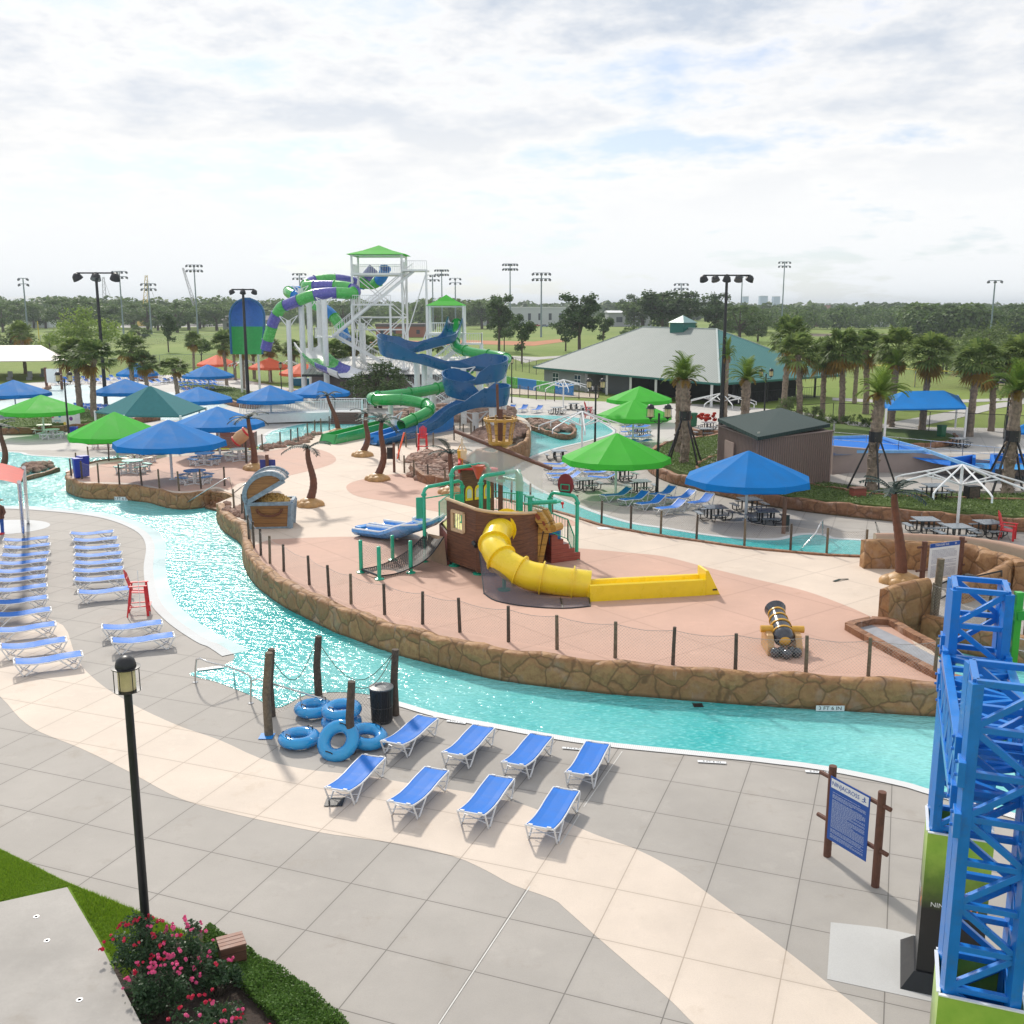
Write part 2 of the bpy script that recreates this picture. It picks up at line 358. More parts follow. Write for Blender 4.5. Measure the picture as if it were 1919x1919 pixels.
def watermat(name,deep,shallow,bs=1.0,rough=.06,sc=1):
    m,t,b,o=nt(name); c=coords(t,'World')
    mp=nd(t,'ShaderNodeMapping'); mp.inputs['Rotation'].default_value=(0,0,R(-35)); mp.inputs['Scale'].default_value=(1,1.9,1); t.links.new(c,mp.inputs[0])
    n=noise(t,mp.outputs[0],1.7*sc,3,.5); n2=noise(t,mp.outputs[0],5.5*sc,2,.5); n3=noise(t,c,.12,3,.5)
    cc=mixc(t,ramp(t,n3,.35,.65),deep,shallow); caus=ramp(t,n2,.5,.75); cc=mixc(t,mth(t,'MULTIPLY',caus,.5),cc,tuple(min(1,x*1.25+.03) for x in shallow))  # caustic-like ripple whites painted into the water colour
    t.links.new(cc,b.inputs['Base Color']); b.inputs['Roughness'].default_value=rough; b.inputs['IOR'].default_value=1.33
    p=bumpn(t,n,.75*bs,.16); bumpn(t,n2,.5*bs,.06,b,p); return m
m_water=watermat('pool_water',(.015,.41,.42),(.25,.64,.63),rough=.17)
m_watershal=watermat('shallow_water',(.20,.50,.50),(.45,.66,.65),.5)
m_wave=watermat('wave_pool_water',(.50,.66,.68),(.62,.76,.77),.5,.22)  # base colour whitened to stand for reflected sky and sun glint
def grassmat(name,a,b_,c_):
    m,t,b,o=nt(name); c=coords(t,'World'); n1=noise(t,c,.02,6,.6); n2=noise(t,c,.5,6,.7); n3=noise(t,c,14,4,.8)
    cc=mixc(t,ramp(t,n1,.35,.65),a,b_); cc=mixc(t,mth(t,'MULTIPLY',ramp(t,n2,.4,.7),.5),cc,c_); cc=mixc(t,mth(t,'MULTIPLY',ramp(t,n3,.3,.8),.5),cc,tuple(x*.45 for x in a))
    t.links.new(cc,b.inputs['Base Color']); b.inputs['Roughness'].default_value=.9; b.inputs['Specular IOR Level'].default_value=.2
    bumpn(t,n3,.8,.05,b); return m
m_grass=grassmat('field_grass',(.17,.26,.045),(.27,.32,.085),(.13,.21,.035))
m_lawn=grassmat('lawn_grass',(.17,.30,.03),(.24,.36,.04),(.12,.22,.02))
m_bed=grassmat('bed_cover',(.10,.16,.04),(.15,.21,.06),(.06,.11,.03))
m_mulch=M('mulch',(.05,.035,.028),.95,var=.4,vs=8,bump=1,bs=15,bd=.04,co='World')
# ---------------------------------------------------------------- the ground and the water
def struct(o): o['kind']='structure'; return o
g=MB(); N=24
for i in range(N):
    for j in range(N):
        a,b_=-4200+i*350,-60+j*350; g.add([(a,b_,-.06),(a+350,b_,-.06),(a+350,b_+350,-.06),(a,b_+350,-.06)],[(0,1,2,3)])
struct(g.build('field_grass_ground',m_grass))
def smp(L,z=0,closed=True,n=6): return catmull(pxs(L,z),n=n,closed=closed)
deck=[(-700,2300),(-700,1500),(-200,1540),(-700,1000),(-900,760),(-500,728),(0,722),(120,712),(240,706),(330,702),(430,706),(520,724),(600,735),(700,735),(800,738),(900,738),(1005,748),(1200,755),(1345,758),(1500,772),(1600,790),(1700,800),(1919,803),(2300,810),(3000,1000),(3000,2300)]
deck=[(-2600,2300)]+[(-2600,1300),(-1500,900),(-900,760)]+deck[5:]
struct(sheet('concrete_deck',pxs(deck),0,m_deck,.3))
fardeck=[(-900,790),(-500,728),(0,722),(120,712),(240,706),(330,702),(430,706),(520,724),(600,735),(700,735),(900,738),(1005,748),(1200,755),(1345,758),(1500,772),(1600,790),(1700,800),(1919,803),(2300,810),(2300,850),(1919,850),(1600,850),(1400,900),(1250,860),(1150,812),(1035,785),(900,790),(640,790),(500,815),(300,846),(0,843),(-300,843),(-900,900)]
struct(sheet('pale_concrete_deck',pxs(fardeck),.004,m_far_deck))
# lawn, front left
lawn=[(-900,1900),(-400,1560),(-150,1560),(0,1590),(60,1620),(120,1650),(190,1680),(262,1708),(330,1738),(386,1768),(440,1805),(500,1838),(560,1868),(606,1895),(640,1925),(700,2000),(800,2200),(-900,2300)]
struct(sheet('front_lawn',pxs(lawn,.012),.012,m_lawn))
kerb=MB()
for a,b_ in ((( -150,1560),(0,1590)),((0,1590),(120,1650)),((120,1650),(262,1708)),((262,1708),(386,1768))):
    kerb.bar(G(*a,.02),G(*b_,.02),.03,.05)
# cream band
cream=[(-400,1120),(-100,1130),(0,1142),(60,1150),(118,1172),(137,1217),(154,1249),(180,1275),(210,1297),(262,1327),(337,1361),(412,1387),(487,1421),(562,1440),(637,1449),(700,1456),(760,1467),(868,1483),(952,1500),(1006,1517),(1060,1540),(1118,1565),(1193,1592),(1264,1629),(1322,1671),(1385,1717),(1460,1771),(1560,1850),(1640,1915),(1820,2070),(1480,2120),(1400,2050),(1340,1960),(1289,1908),(1252,1871),(1189,1817),(1114,1752),(1060,1704),(1035,1685),(960,1658),(910,1631),(847,1604),(743,1581),(660,1569),(599,1560),(479,1535),(375,1509),(318,1488),(243,1447),(150,1402),(75,1372),(37,1346),(0,1305),(-60,1262),(-200,1220),(-400,1200)]
struct(sheet('cream_band_paving',smp(cream,n=3),.004,m_cream))
near_shore=[(2300,1640),(2100,1580),(1919,1530),(1748,1482),(1693,1466),(1583,1443),(1510,1431),(1460,1425),(1400,1418),(1300,1408),(1139,1392),(1035,1377),(931,1358),(827,1338),(756,1318),(700,1303),(640,1297),(575,1302),(519,1326),(470,1303),(406,1278),(355,1263),(400,1252),(433,1240),(438,1226),(410,1208),(390,1200),(350,1175),(325,1155),(304,1132),(292,1100),(287,1062),(290,1025),(280,1003),(258,988),(222,974),(175,964),(100,956),(0,951),(-300,949)]
far_shore=[(-300,846),(0,847),(50,853),(110,857),(170,858),(300,850),(483,834),(498,817),(521,805),(571,794),(612,789),(640,783),(760,775),(900,762),(967,777),(1035,779),(1110,787),(1142,802),(1145,812),(1100,826),(1040,840),(990,858),(962,880),(981,902),(1010,920),(1060,940),(1115,962),(1180,981),(1245,991),(1320,1003),(1398,1011),(1460,1012),(1500,1003),(1538,1003),(1560,1010),(1626,1014),(1760,1025),(1919,1040),(2300,1090)]
ns=smp(near_shore,.012,False); fs=smp(far_shore,.012,False)
struct(sheet('river_water',ns+fs,.012,m_water))
# white grating along the near and far edges of the river
def strip(name,pts,w,z,mat,off=0,h=.0):
    m=MB(); P=[Vector((p[0],p[1],0)) for p in pts]; Lf=[];Rt=[]
    for i,p in enumerate(P):
        t_=(P[min(i+1,len(P)-1)]-P[max(i-1,0)]).normalized(); n=Vector((-t_.y,t_.x,0)); Lf.append(p+n*(off)); Rt.append(p+n*(off+w))
    for i in range(len(P)-1):
        m.quad((*Lf[i].xy,z),(*Lf[i+1].xy,z),(*Rt[i+1].xy,z),(*Rt[i].xy,z))
        if h: m.quad((*Lf[i].xy,z),(*Lf[i+1].xy,z),(*Lf[i+1].xy,z-h),(*Lf[i].xy,z-h)); m.quad((*Rt[i].xy,z),(*Rt[i+1].xy,z),(*Rt[i+1].xy,z-h),(*Rt[i].xy,z-h))
    return m.build(name,mat)
m_grate,t,b,o=nt('white_gutter_grating'); c=coords(t,'World'); wv=nd(t,'ShaderNodeTexWave'); wv.inputs['Scale'].default_value=6; wv.bands_direction='X'; t.links.new(c,wv.inputs[0])
t.links.new(mixc(t,mth(t,'MULTIPLY',wv.outputs[1],.5),(.72,.73,.73),(.42,.44,.46)),b.inputs[0]); b.inputs['Roughness'].default_value=.6
i0=next(i for i,p in enumerate(near_shore) if p==(756,1318)); j0=next(i for i,p in enumerate(near_shore) if p==(438,1226))
struct(strip('gutter_grating',smp(near_shore[:i0+2],0,False),.30,.024,m_grate,0))
m_gutter=concrete('pale_gutter_concrete',(.60,.62,.63),spacing=0)
m_gutter2=concrete('wet_gutter_concrete',(.42,.60,.62),spacing=0,rough=.3)
struct(strip('pool_kerb',smp(near_shore[j0:],0,False),.42,.022,m_gutter,0))
struct(strip('far_pool_kerb',fs,.35,.03,m_gutter,0,.03))
struct(strip('pool_kerb_shelf',smp(near_shore[j0:],0,False),-.55,.018,m_gutter2,0))
wave=[(-500,742),(-100,738),(60,728),(92,724),(150,721),(266,731),(350,738),(430,745),(420,765),(330,788),(240,775),(170,766),(100,772),(0,772),(-200,775),(-500,790)]
struct(sheet('wave_pool_water',smp(wave,.014),.014,m_wave))
# ---------------------------------------------------------------- the island
IZ=.9
il=[(405,944),(418,962),(450,985),(456,1015),(464,1037),(486,1062),(527,1090),(577,1115),(627,1137),(664,1150),(714,1167),(777,1184),(827,1197),(882,1209),(950,1222),(1100,1240),(1250,1252),(1400,1263),(1560,1272),(1700,1279),(1790,1284)]
ir=[(1790,1262),(1727,1202),(1690,1180),(1670,1168),(1690,1150),(1745,1120),(1800,1085),(1760,1060),(1700,1050),(1626,1044),(1549,1041),(1481,1035),(1395,1027),(1305,1014),(1238,1005),(1182,995),(1127,985),(1060,964),(1000,949),(933,934),(900,925),(878,905),(868,882),(872,862),(888,848),(920,838),(965,830),(992,815),(993,795),(970,780),(900,778),(800,790),(735,800),(690,802),(650,803),(608,808),(560,832),(480,843),(410,845),(300,852),(227,860),(195,863),(170,868),(145,878),(126,887),(128,895),(160,905),(225,907),(275,912),(312,921),(345,924),(375,921),(405,915),(425,922),(440,928),(425,935)]
ISLP=catmull(pxs(il,IZ),n=4)+catmull(pxs(ir,IZ),n=3)[1:]
struct(sheet('island_deck',ISLP,IZ,m_icream,1.0))
pinkA=[(470,1030),(500,1013),(532,1010),(600,1007),(670,1006),(760,1010),(900,1015),(1000,1022),(1090,1028),(1180,1036),(1245,1043),(1320,1062),(1414,1085),(1507,1107),(1585,1135),(1641,1160),(1690,1182),(1760,1262),(1780,1283),(1700,1276),(1560,1269),(1400,1260),(1250,1249),(1100,1237),(950,1219),(882,1206),(827,1194),(777,1181),(714,1164),(664,1147),(627,1134),(577,1112),(535,1090),(492,1060)]
pinkB=[(140,892),(200,868),(300,858),(410,850),(480,848),(560,838),(610,846),(630,862),(600,877),(500,900),(450,905),(430,918),(405,912),(375,918),(345,921),(312,918),(275,909),(225,904),(160,902)]
pinkC=[(650,917),(655,906),(687,897),(750,888),(810,900),(860,915),(900,928),(933,938),(1000,952),(1060,970),(1080,985),(1000,985),(900,970),(825,960),(775,950),(725,940),(670,930)]
for i,p in enumerate((pinkA,pinkB,pinkC)): struct(sheet('salmon_paving',catmull(pxs(p,IZ),n=4,closed=True),IZ+.004+.001*i,m_pink))
def rockwall(name,pts,z0,z1,th,mat,label,cat='wall',group=None,parent=None,jit=.085,cap=None,ztop=None):
    """a carved wall along a polyline; pts are on its outer face"""
    P=catmull([Vector((p[0],p[1],0)) for p in pts],step=.35); m=MB(); r=random.Random(len(P)); n=len(P)
    prof=[(0,0),(.02,.35),(-.02,.7),(-.015,.93),(-.09,1.0),(-th*.5,1.02),(-th,.99),(-th,0)]
    vs=[]; 
    for i,p in enumerate(P):
        t_=(P[min(i+1,n-1)]-P[max(i-1,0)]).normalized(); nn=Vector((t_.y,-t_.x,0))
        zt=(z1 if ztop is None else ztop(i/(n-1)))+jit*.6*(r.random()-.5)+jit*.5*math.sin(i*.9)
        j=[jit*(r.random()-.5) for _ in prof]
        for k,(o_,h) in enumerate(prof):
            q=p+nn*(o_+(j[k] if 0<k<6 else 0)); vs.append((q.x,q.y,z0+(zt-z0)*h))
    K=len(prof); fs=[(i*K+k,(i+1)*K+k,(i+1)*K+k+1,i*K+k+1) for i in range(n-1) for k in range(K-1)]
    fs+=[tuple(range(K-1,-1,-1)),tuple((n-1)*K+k for k in range(K))]
    m.add(vs,fs); o=m.build(name,mat,parent,smooth=60); 
    if not parent: tag(o,label,cat,group)
    return o
wl=[(405,944),(416,962),(449,985),(454,1015),(462,1037),(484,1062),(525,1090),(575,1115),(625,1137),(662,1150),(712,1167),(775,1185),(825,1197),(880,1210),(950,1223),(1100,1241),(1250,1253),(1400,1264),(1560,1273),(1700,1281),(1790,1286)]
w1=rockwall('rock_wall',pxs(wl,1.0),-.15,1.0,.42,m_stone,'long curved brown carved rock wall holding the island above the turquoise river')
wl2=[(150,874),(128,884),(121,891),(130,898),(160,906),(225,908),(275,913),(312,922),(345,925),(375,922),(398,918)]
rockwall('rock_wall',pxs(wl2,1.0),-.15,.98,.3,m_stone,'brown carved rock wall of the picnic terrace at the left end of the island')
rockwall('rock_edge',pxs([(398,918),(420,919),(441,927)],1.0)[::-1],.0,.95,.25,m_stone,'short rock return wall beside the steps into the river')
# back kerbs of the island
def kerbline(L,name,label,z=IZ,mat=None,w=.22,h=.1):
    P=catmull(pxs(L,z),step=.6); m=MB()
    for i in range(len(P)-1): m.bar(P[i]+Vector((0,0,h*.3)),P[i+1]+Vector((0,0,h*.3+rnd.uniform(-.01,.01))),w,h)
    return tag(m.build(name,mat or m_stone2),label,'kerb')
kerbline(ir[9:20],'rock_kerb','low rounded rock kerb along the right back edge of the island')
kerbline(ir[37:45],'rock_kerb','low rock kerb behind the picnic terrace umbrellas')
kerbline(ir[20:27],'rock_kerb','low rock kerb beside the pond behind the pirate ship')
# steps at the left end
st=thing('stone_steps','brown stone steps leading from the island down into the river','steps',G(405,940,0))
L0=st.location
for i in range(4):
    a=G(384+i*9,949-i*8.5,.15+.2*i); b_=G(418+i*6,957-i*9.5,.15+.2*i); c_=G(448,925,.15+.2*i); d_=G(402,918,.15+.2*i)
    m=MB(); m.prism(flipup([(p-L0) for p in (a,b_,c_,d_)]),-.2,.15+.2*i); m.build('step',m_stone2,st)
# landscaped beds
def bed(name,L,z,label,mat=m_bed,cat='planting bed'):
    o=sheet(name,catmull(pxs(L,z),n=3,closed=True),z,mat,z+.03); return tag(o,label,cat,kind='structure')
bedR=[(1232,845),(1255,828),(1300,822),(1345,815),(1345,850),(1342,868),(1400,885),(1500,898),(1620,915),(1750,925),(1919,925),(2150,920),(2150,975),(1919,968),(1750,955),(1600,942),(1450,925),(1350,903),(1290,888),(1250,872),(1232,862)]
bed('planting_bed',bedR,.62,'raised green bed behind the long right wall')
rockwall('rock_wall',pxs([(1345,812),(1300,818),(1250,826),(1216,842),(1212,858),(1225,872),(1258,886),(1300,896),(1350,908),(1450,928),(1600,946),(1750,960),(1919,972),(2200,985)],.75),-.05,.74,.35,m_stone2,'long dark brown rock wall holding the raised green bed on the right')
rockwall('rock_wall',pxs([(1345,852),(1310,870),(1330,890),(1400,903),(1500,903),(1620,922),(1700,927),(1919,934),(2150,932)],.7)[::-1],.3,.72,.25,m_stone2,'inner rock kerb along the back of the raised green bed')
patio=[(1345,838),(1320,862),(1342,880),(1420,895),(1500,895),(1620,912),(1750,920),(1919,920),(2200,915),(2200,862),(1900,850),(1560,890)]
struct(sheet('shed_patio',pxs(patio,.63),.632,m_deck,.5))
bed('planting_bed',[(1480,795),(1540,790),(1620,800),(1760,808),(1775,822),(1600,822),(1500,815)],.4,'raised green bed behind the slanted blue pool roof')
rockwall('rock_wall',pxs([(1600,826),(1700,832),(1790,824),(1792,812)],.5),0,.5,.3,m_stone2,'short brown rock wall beside the blue pool')
bed('planting_bed',[(350,716),(440,727),(500,742),(488,752),(430,745),(380,735),(335,722)],.5,'raised green bed around the staked palms left of the orange umbrellas')
rockwall('rock_wall',pxs([(345,724),(385,736),(430,750),(470,756),(489,752),(492,742)],.65),0,.65,.3,m_stone2,'brown rock wall round the staked palms left of the coral umbrellas')
bed('planting_bed',[(-60,795),(60,780),(170,765),(215,770),(215,786),(150,790),(60,798),(-60,805)],.5,'raised green bed behind the left picnic tables')
rockwall('rock_wall',pxs([(-80,802),(20,802),(100,799),(190,790),(260,782),(300,776)],.65),0,.65,.3,m_stone2,'brown rock wall behind the left green umbrella')
rockwall('rock_wall',pxs([(-60,748),(10,742),(60,735),(96,722)],.5),0,.5,.3,m_stone2,'brown rock wall beside the wave pool at the far left')
rockwall('rock_wall',pxs([(246,702),(270,704),(294,702),(292,696)],.9),0,.9,.4,m_stone2,'small round brown planter wall under a blue umbrella by the wave pool')
rockwall('rock_wall',pxs([(1285,795),(1300,804),(1350,808)],.6),0,.6,.3,m_stone2,'brown planter wall with red flowers below the bathhouse')
# rocky water features
def rocks(name,L,z,n,r0,r1,label,zt=.4,mat=m_rock):
    P=pxs(L,z); c=sum(P,Vector())/len(P); m=MB(); r=random.Random(n)
    for k in range(n):
        i=r.randrange(len(P)); a,b_=P[i],P[(i+1)%len(P)]; u,v=sorted((r.random(),r.random())); p=a*u+b_*(v-u)+c*(1-v)
        q=r.uniform(r0,r1); b0=len(m.v); m.ball(p+Vector((0,0,q*.3+zt*r.random()*(1-v)*.8)),q,7,(r.uniform(.8,1.4),r.uniform(.7,1.2),r.uniform(.5,.8)))
        for i in range(b0,len(m.v)):
            x,y,w=m.v[i]; m.v[i]=(x+r.uniform(-.12,.12)*q,y+r.uniform(-.12,.12)*q,w+r.uniform(-.12,.12)*q)
    return tag(m.build(name,mat),label,'rocks',kind='stuff')
# pond basin rocks in front of the mast
rocks('loose_rocks',[(768,862),(800,850),(850,852),(868,868),(866,885),(820,893),(775,885)],IZ,150,.2,.5,'heap of rounded brown rocks inside the fenced pond edge',.9)
rocks('loose_rocks',[(770,893),(800,885),(850,890),(868,905),(830,908),(790,902)],IZ,70,.2,.4,'lower heap of rocks',.3)
rockwall('rock_wall',pxs([(768,868),(785,885),(830,895),(862,892)],IZ+.6),IZ,IZ+.6,.3,m_stone2,'low curved rock ledge between the two rock heaps by the fence')
rockwall('rock_wall',pxs([(890,842),(930,848),(985,828),(994,812),(990,798),(965,782),(930,776)],1.5)[::1],-.1,1.5,.35,m_stone,'tall curved tan wall of the rock filled basin behind the crow nest')
rocks('loose_rocks',[(880,820),(930,800),(975,795),(985,812),(960,826),(910,835)],1.2,130,.3,.6,'purple brown rocks filling the basin behind the crow nest',.5)
rocks('loose_rocks',[(720,790),(760,775),(820,770),(900,768),(960,775),(960,785),(900,792),(800,790),(740,800)],IZ,260,.35,.8,'rock slope under the water slides',1.2)
rocks('loose_rocks',[(985,790),(1030,792),(1075,802),(1076,808),(1050,812),(1000,800)],.1,90,.25,.5,'rocks on the narrow spit in the right lagoon',.3)
rockwall('rock_wall',pxs([(975,782),(1020,784),(1060,793),(1079,803),(1075,812),(1050,814),(1010,802),(990,796)],.5)[::-1],0,.5,.25,m_stone2,'low kerb round the rocky spit in the right lagoon')
rocks('loose_rocks',[(28,884),(55,872),(95,870),(102,876),(70,884),(35,893)],.1,60,.15,.35,'brown rocks on the small islet left of the picnic terrace',.35)
rockwall('rock_edge',pxs([(105,876),(70,886),(33,895)],.3),-.1,.3,.3,m_stone2,'straight stone edge of the small rocky islet')
rocks('loose_rocks',[(412,948),(440,938),(470,950),(478,975),(455,972),(425,960)],IZ,40,.15,.3,'flat rocks behind the wall beside the treasure chest',.05)
rocks('loose_rocks',[(480,845),(500,836),(560,829),(606,808),(600,815),(560,836),(500,845)],IZ,70,.15,.35,'row of boulders along the fence left of the slides',.15)

# sealed slab joint running through the foreground
jm=MB(); 
for a,b_ in (((820,1922),(993,1661)),((1050,1583),(1085,1528)),((1094,1512),(1166,1408))):
    p,q_=G(*a,.0075),G(*b_,.0075); n=Vector((.014,0,0)); jm.quad(p-n,p+n,q_+n,q_-n)
struct(jm.build('sealed_joint_paving',M('pale_sealant',(.62,.61,.58),.7)))
# ---------------------------------------------------------------- sun loungers
def lounger_proto(back,label):
    """2.1 m long, foot at +x, head at -x; back = how much the head end is raised"""
    r=thing('sun_lounger',label,'sun lounger')
    def zt(x):
        b=max(0,(-x-.35)/.7); return .40+.03*math.sin(x*1.5)+back*b**1.3-.018*max(0,1-abs(x)/.4)
    m=MB(); n=16; xs=[-1.0+2.0*i/n for i in range(n+1)]
    for sz in (.012,-.012):
        for i in range(n):
            a,b_=xs[i],xs[i+1]
            for (y0,y1) in ((-.30,-.15),(-.15,.15),(.15,.30)):
                sg=lambda y:-.018*(1-(abs(y)/.3)**2)
                q=[(a,y0,zt(a)+sg(y0)+sz),(b_,y0,zt(b_)+sg(y0)+sz),(b_,y1,zt(b_)+sg(y1)+sz),(a,y1,zt(a)+sg(y1)+sz)]
                m.add(q if sz>0 else q[::-1],[(0,1,2,3)])
    for y in (-.3,.3):
        m.tube([(x,y,zt(x)) for x in xs],.017,6)
    m.build('sling',m_sling,r,smooth=50)
    f=MB()
    for y in (-.335,.335): f.tube([(x,y,zt(x)-.012) for x in [-1.05]+xs[1:-1]+[1.05]],.022,6)
    for x in (-1.05,1.05): f.tube([(x,-.335,zt(x)-.012),(x,.335,zt(x)-.012)],.022,6); f.bar((x*.985,-.27,zt(x)+.012),(x*.985,-.17,zt(x)+.012),.05,.03); f.bar((x*.985,.27,zt(x)+.012),(x*.985,.17,zt(x)+.012),.05,.03)
    f.build('frame',m_plast,r,smooth=50)
    for sx,x0,x1 in ((-1,-1.03,-.33),(1,1.03,.33)):
        for y in (-.345,.345):
            l=MB(); xm=sx*.78; l.tube([(x0,y,zt(x0)-.02),(xm+sx*.03,y,.03),(xm-sx*.05,y,.03),(x1,y,zt(x1)-.02)],.024,6); l.build('leg',m_plast,r,smooth=50)
        l=MB(); l.tube([(sx*.90,-.345,.2),(sx*.62,.345,.2)],.012,5); l.tube([(sx*.90,.345,.2),(sx*.62,-.345,.2)],.012,5); l.build('cross_brace',m_plast,r)
    return r
LP0=lounger_proto(.12,''); LP1=lounger_proto(.42,'')
used={}
def place(proto,key,loc,rz,label,group=None,scale=None):
    if key not in used: used[key]=1; o=proto; o.location=loc; o.rotation_euler=(0,0,rz); 
    else: o=dup(proto,loc,rz)
    if scale: o.scale=(scale,)*3 if not hasattr(scale,'__len__') else scale
    o['label']=label
    if group: o['group']=group
    return o
def lounger(head,foot,label,group,proto=0,z=0,zt=.45):
    a=G(*head,z+zt+.05); b_=G(*foot,z+zt-.05); c=(a+b_)/2; c.z=z; d=b_-a
    return place((LP0,LP1)[proto],'l%d'%proto,c,math.atan2(d.y,d.x),label,group)
fr=[((736,1389),(800,1346)),((851,1410),(905,1364)),((964,1428),(1013,1381)),((1085,1446),(1119,1396)),((634,1475),(698,1421)),((752,1501),(816,1445)),((884,1520),(939,1459)),((1013,1546),(1060,1483))]
oc=['first','second','third','fourth']
for i,(a,b_) in enumerate(fr):
    lounger(a,b_,'bright blue lounger in the %s foreground row, %s from the heap of tubes'%('back' if i<4 else 'front',oc[i%4]),'blue loungers in two rows beside the river')
def cpx(L,ox=0,oy=850,k=4): return [((a/k+ox,b_/k+oy),(c/k+ox,d/k+oy)) for a,b_,c,d in L]
colB=cpx([(520,592,858,585),(545,640,885,634),(548,697,905,692),(550,753,920,747),(545,810,925,805),(540,868,932,860),(550,935,952,925),(590,1030,985,1010)])
ordw=['first','second','third','fourth','fifth','sixth','seventh','eighth','ninth','tenth','eleventh','twelfth']
for i,(a,b_) in enumerate(colB): lounger(a,b_,'blue lounger in the column behind the red lifeguard chair, %s from its far end'%ordw[i],'blue loungers in the inner left column')
for i,(a,b_) in enumerate(cpx([(755,1295,1225,1265),(825,1395,1315,1360)])): lounger(a,b_,'blue sun lounger just in front of the red lifeguard chair, %s of the pair'%('farther' if i==0 else 'nearer'),'pair of loungers by the lifeguard chair')
colA=cpx([(20,640,372,630),(20,695,382,682),(3,755,380,745),(-25,815,357,800),(-40,875,348,860),(-50,940,341,920),(-50,1015,343,990),(-60,1105,343,1080),(-60,1200,375,1170),(-40,1315,405,1280),(0,1440,500,1395),(85,1555,635,1500)])
for i,(a,b_) in enumerate(colA): lounger(a,b_,'blue lounger in the long column at the left edge, %s from the far end'%ordw[i],'blue loungers in the outer left column')
r5=cpx([(1300,1760,1050,1800),(1425,1785,1185,1835),(1600,1750,1440,1790),(1545,1815,1315,1865),(1755,1780,1560,1820),(1700,1850,1460,1900),(1900,1805,1710,1860)],860,480)
for i,(a,b_) in enumerate(r5): lounger(a,b_,'deep blue raised lounger across the canal from the ship, %s from the left'%ordw[i],'raised back loungers beside the canal',1)
r6=cpx([(800,1545,650,1558),(835,1575,700,1592),(1040,1550,860,1565),(1110,1570,905,1590),(860,1612,665,1635),(1150,1600,925,1622),(915,1640,690,1665),(1150,1648,1000,1655)],860,480)
for i,(a,b_) in enumerate(r6): lounger(a,b_,'light blue lounger in the cluster left of the front green umbrella, %s from the back'%ordw[i],'loungers in front of the green umbrella',1)
r7=cpx([(415,1128,355,1150),(505,1128,450,1150),(615,1134,555,1154)],860,480)
for i,(a,b_) in enumerate(r7): lounger(a,b_,'small blue lounger on the far lagoon deck, %s of three from the left'%ordw[i],'three far loungers beyond the lagoon',1)
for i in range(5):
    for j in range(2):
        x=1178+j*25; y=790+i*9; lounger((x+10,y-3),(x-10,y+2),'lounger in the block between two green umbrellas, %s row from the front, %s'%(ordw[4-i] if 0 else ordw[i],('left','right')[j]),'stacked rows of loungers between the green umbrellas',0)
# far loungers around the wave pool
k=0
for (x0,y0,x1,y1,n,ang) in ((110,716,300,708,12,.3),(105,722,290,714,10,.3),(345,724,408,720,8,.5),(348,730,410,727,8,.5),(352,737,408,735,6,.5),(150,768,215,772,7,.2),(155,774,200,779,5,.2),(290,722,330,716,4,.5)):
    for i in range(n):
        p=G(x0+(x1-x0)*i/max(1,n-1),y0+(y1-y0)*i/max(1,n-1),0); k+=1
        place(LP1,'l1',p,ang+PI*(i%2)*.02-1.0,'small pale blue lounger in the crowded rows round the wave pool','loungers round the wave pool')
# ---------------------------------------------------------------- umbrellas
def canopy_mb(Rr,h,n=10,val=.32,r=None):
    m=MB(); r=r or random.Random(1); rings=[(.02,0),(.25,.235),(.5,.485),(.78,.765),(1.0,1.0)]; vs=[]; sub=4; K=n*sub
    for ri,(q,dn) in enumerate(rings):
        for k in range(K):
            a=2*PI*k/K; fr_=(k%sub)/sub; sag=.0 if ri==0 else .035*math.sin(PI*fr_)*q
            rr=q*Rr*(math.cos(PI/n)/math.cos((a%(2*PI/n))-PI/n)); rr*= .5+.5*1.0 if q<1 else 1
            vs.append((rr*math.cos(a),rr*math.sin(a),h*(1-dn)-sag*h*.8))
    for k in range(K):
        a=2*PI*k/K; rr=Rr*1.015*(math.cos(PI/n)/math.cos((a%(2*PI/n))-PI/n)); sc=.0 if k%sub==0 else .05*math.sin(PI*(k%sub)/sub)
        vs.append((rr*math.cos(a),rr*math.sin(a),-val*.9+sc+r.uniform(-.02,.02)))
    for k in range(K):
        a=2*PI*k/K; rr=Rr*.955*(math.cos(PI/n)/math.cos((a%(2*PI/n))-PI/n)); vs.append((rr*math.cos(a),rr*math.sin(a),-val*1.0+r.uniform(-.02,.02)))
    N=len(rings)+2
    fs=[(i*K+(k+1)%K,i*K+k,(i+1)*K+k,(i+1)*K+(k+1)%K) for i in range(N-1) for k in range(K)]; fs.append(tuple(range(K)))
    return m.add(vs,fs)
def ribs(m,Rr,h,n,r=.035,skip=0):
    for k in range(n):
        a=2*PI*k/n; c,s_=math.cos(a),math.sin(a)
        m.tube([(0,0,h*.97),(c*Rr*.9,s_*Rr*.9,h*.06),(c*Rr,s_*Rr,-.1),(c*Rr,s_*Rr,-.42)],r,6); m.tube([(0,0,-.1),(c*Rr*.55,s_*Rr*.55,h*.42)],r*.8,6)
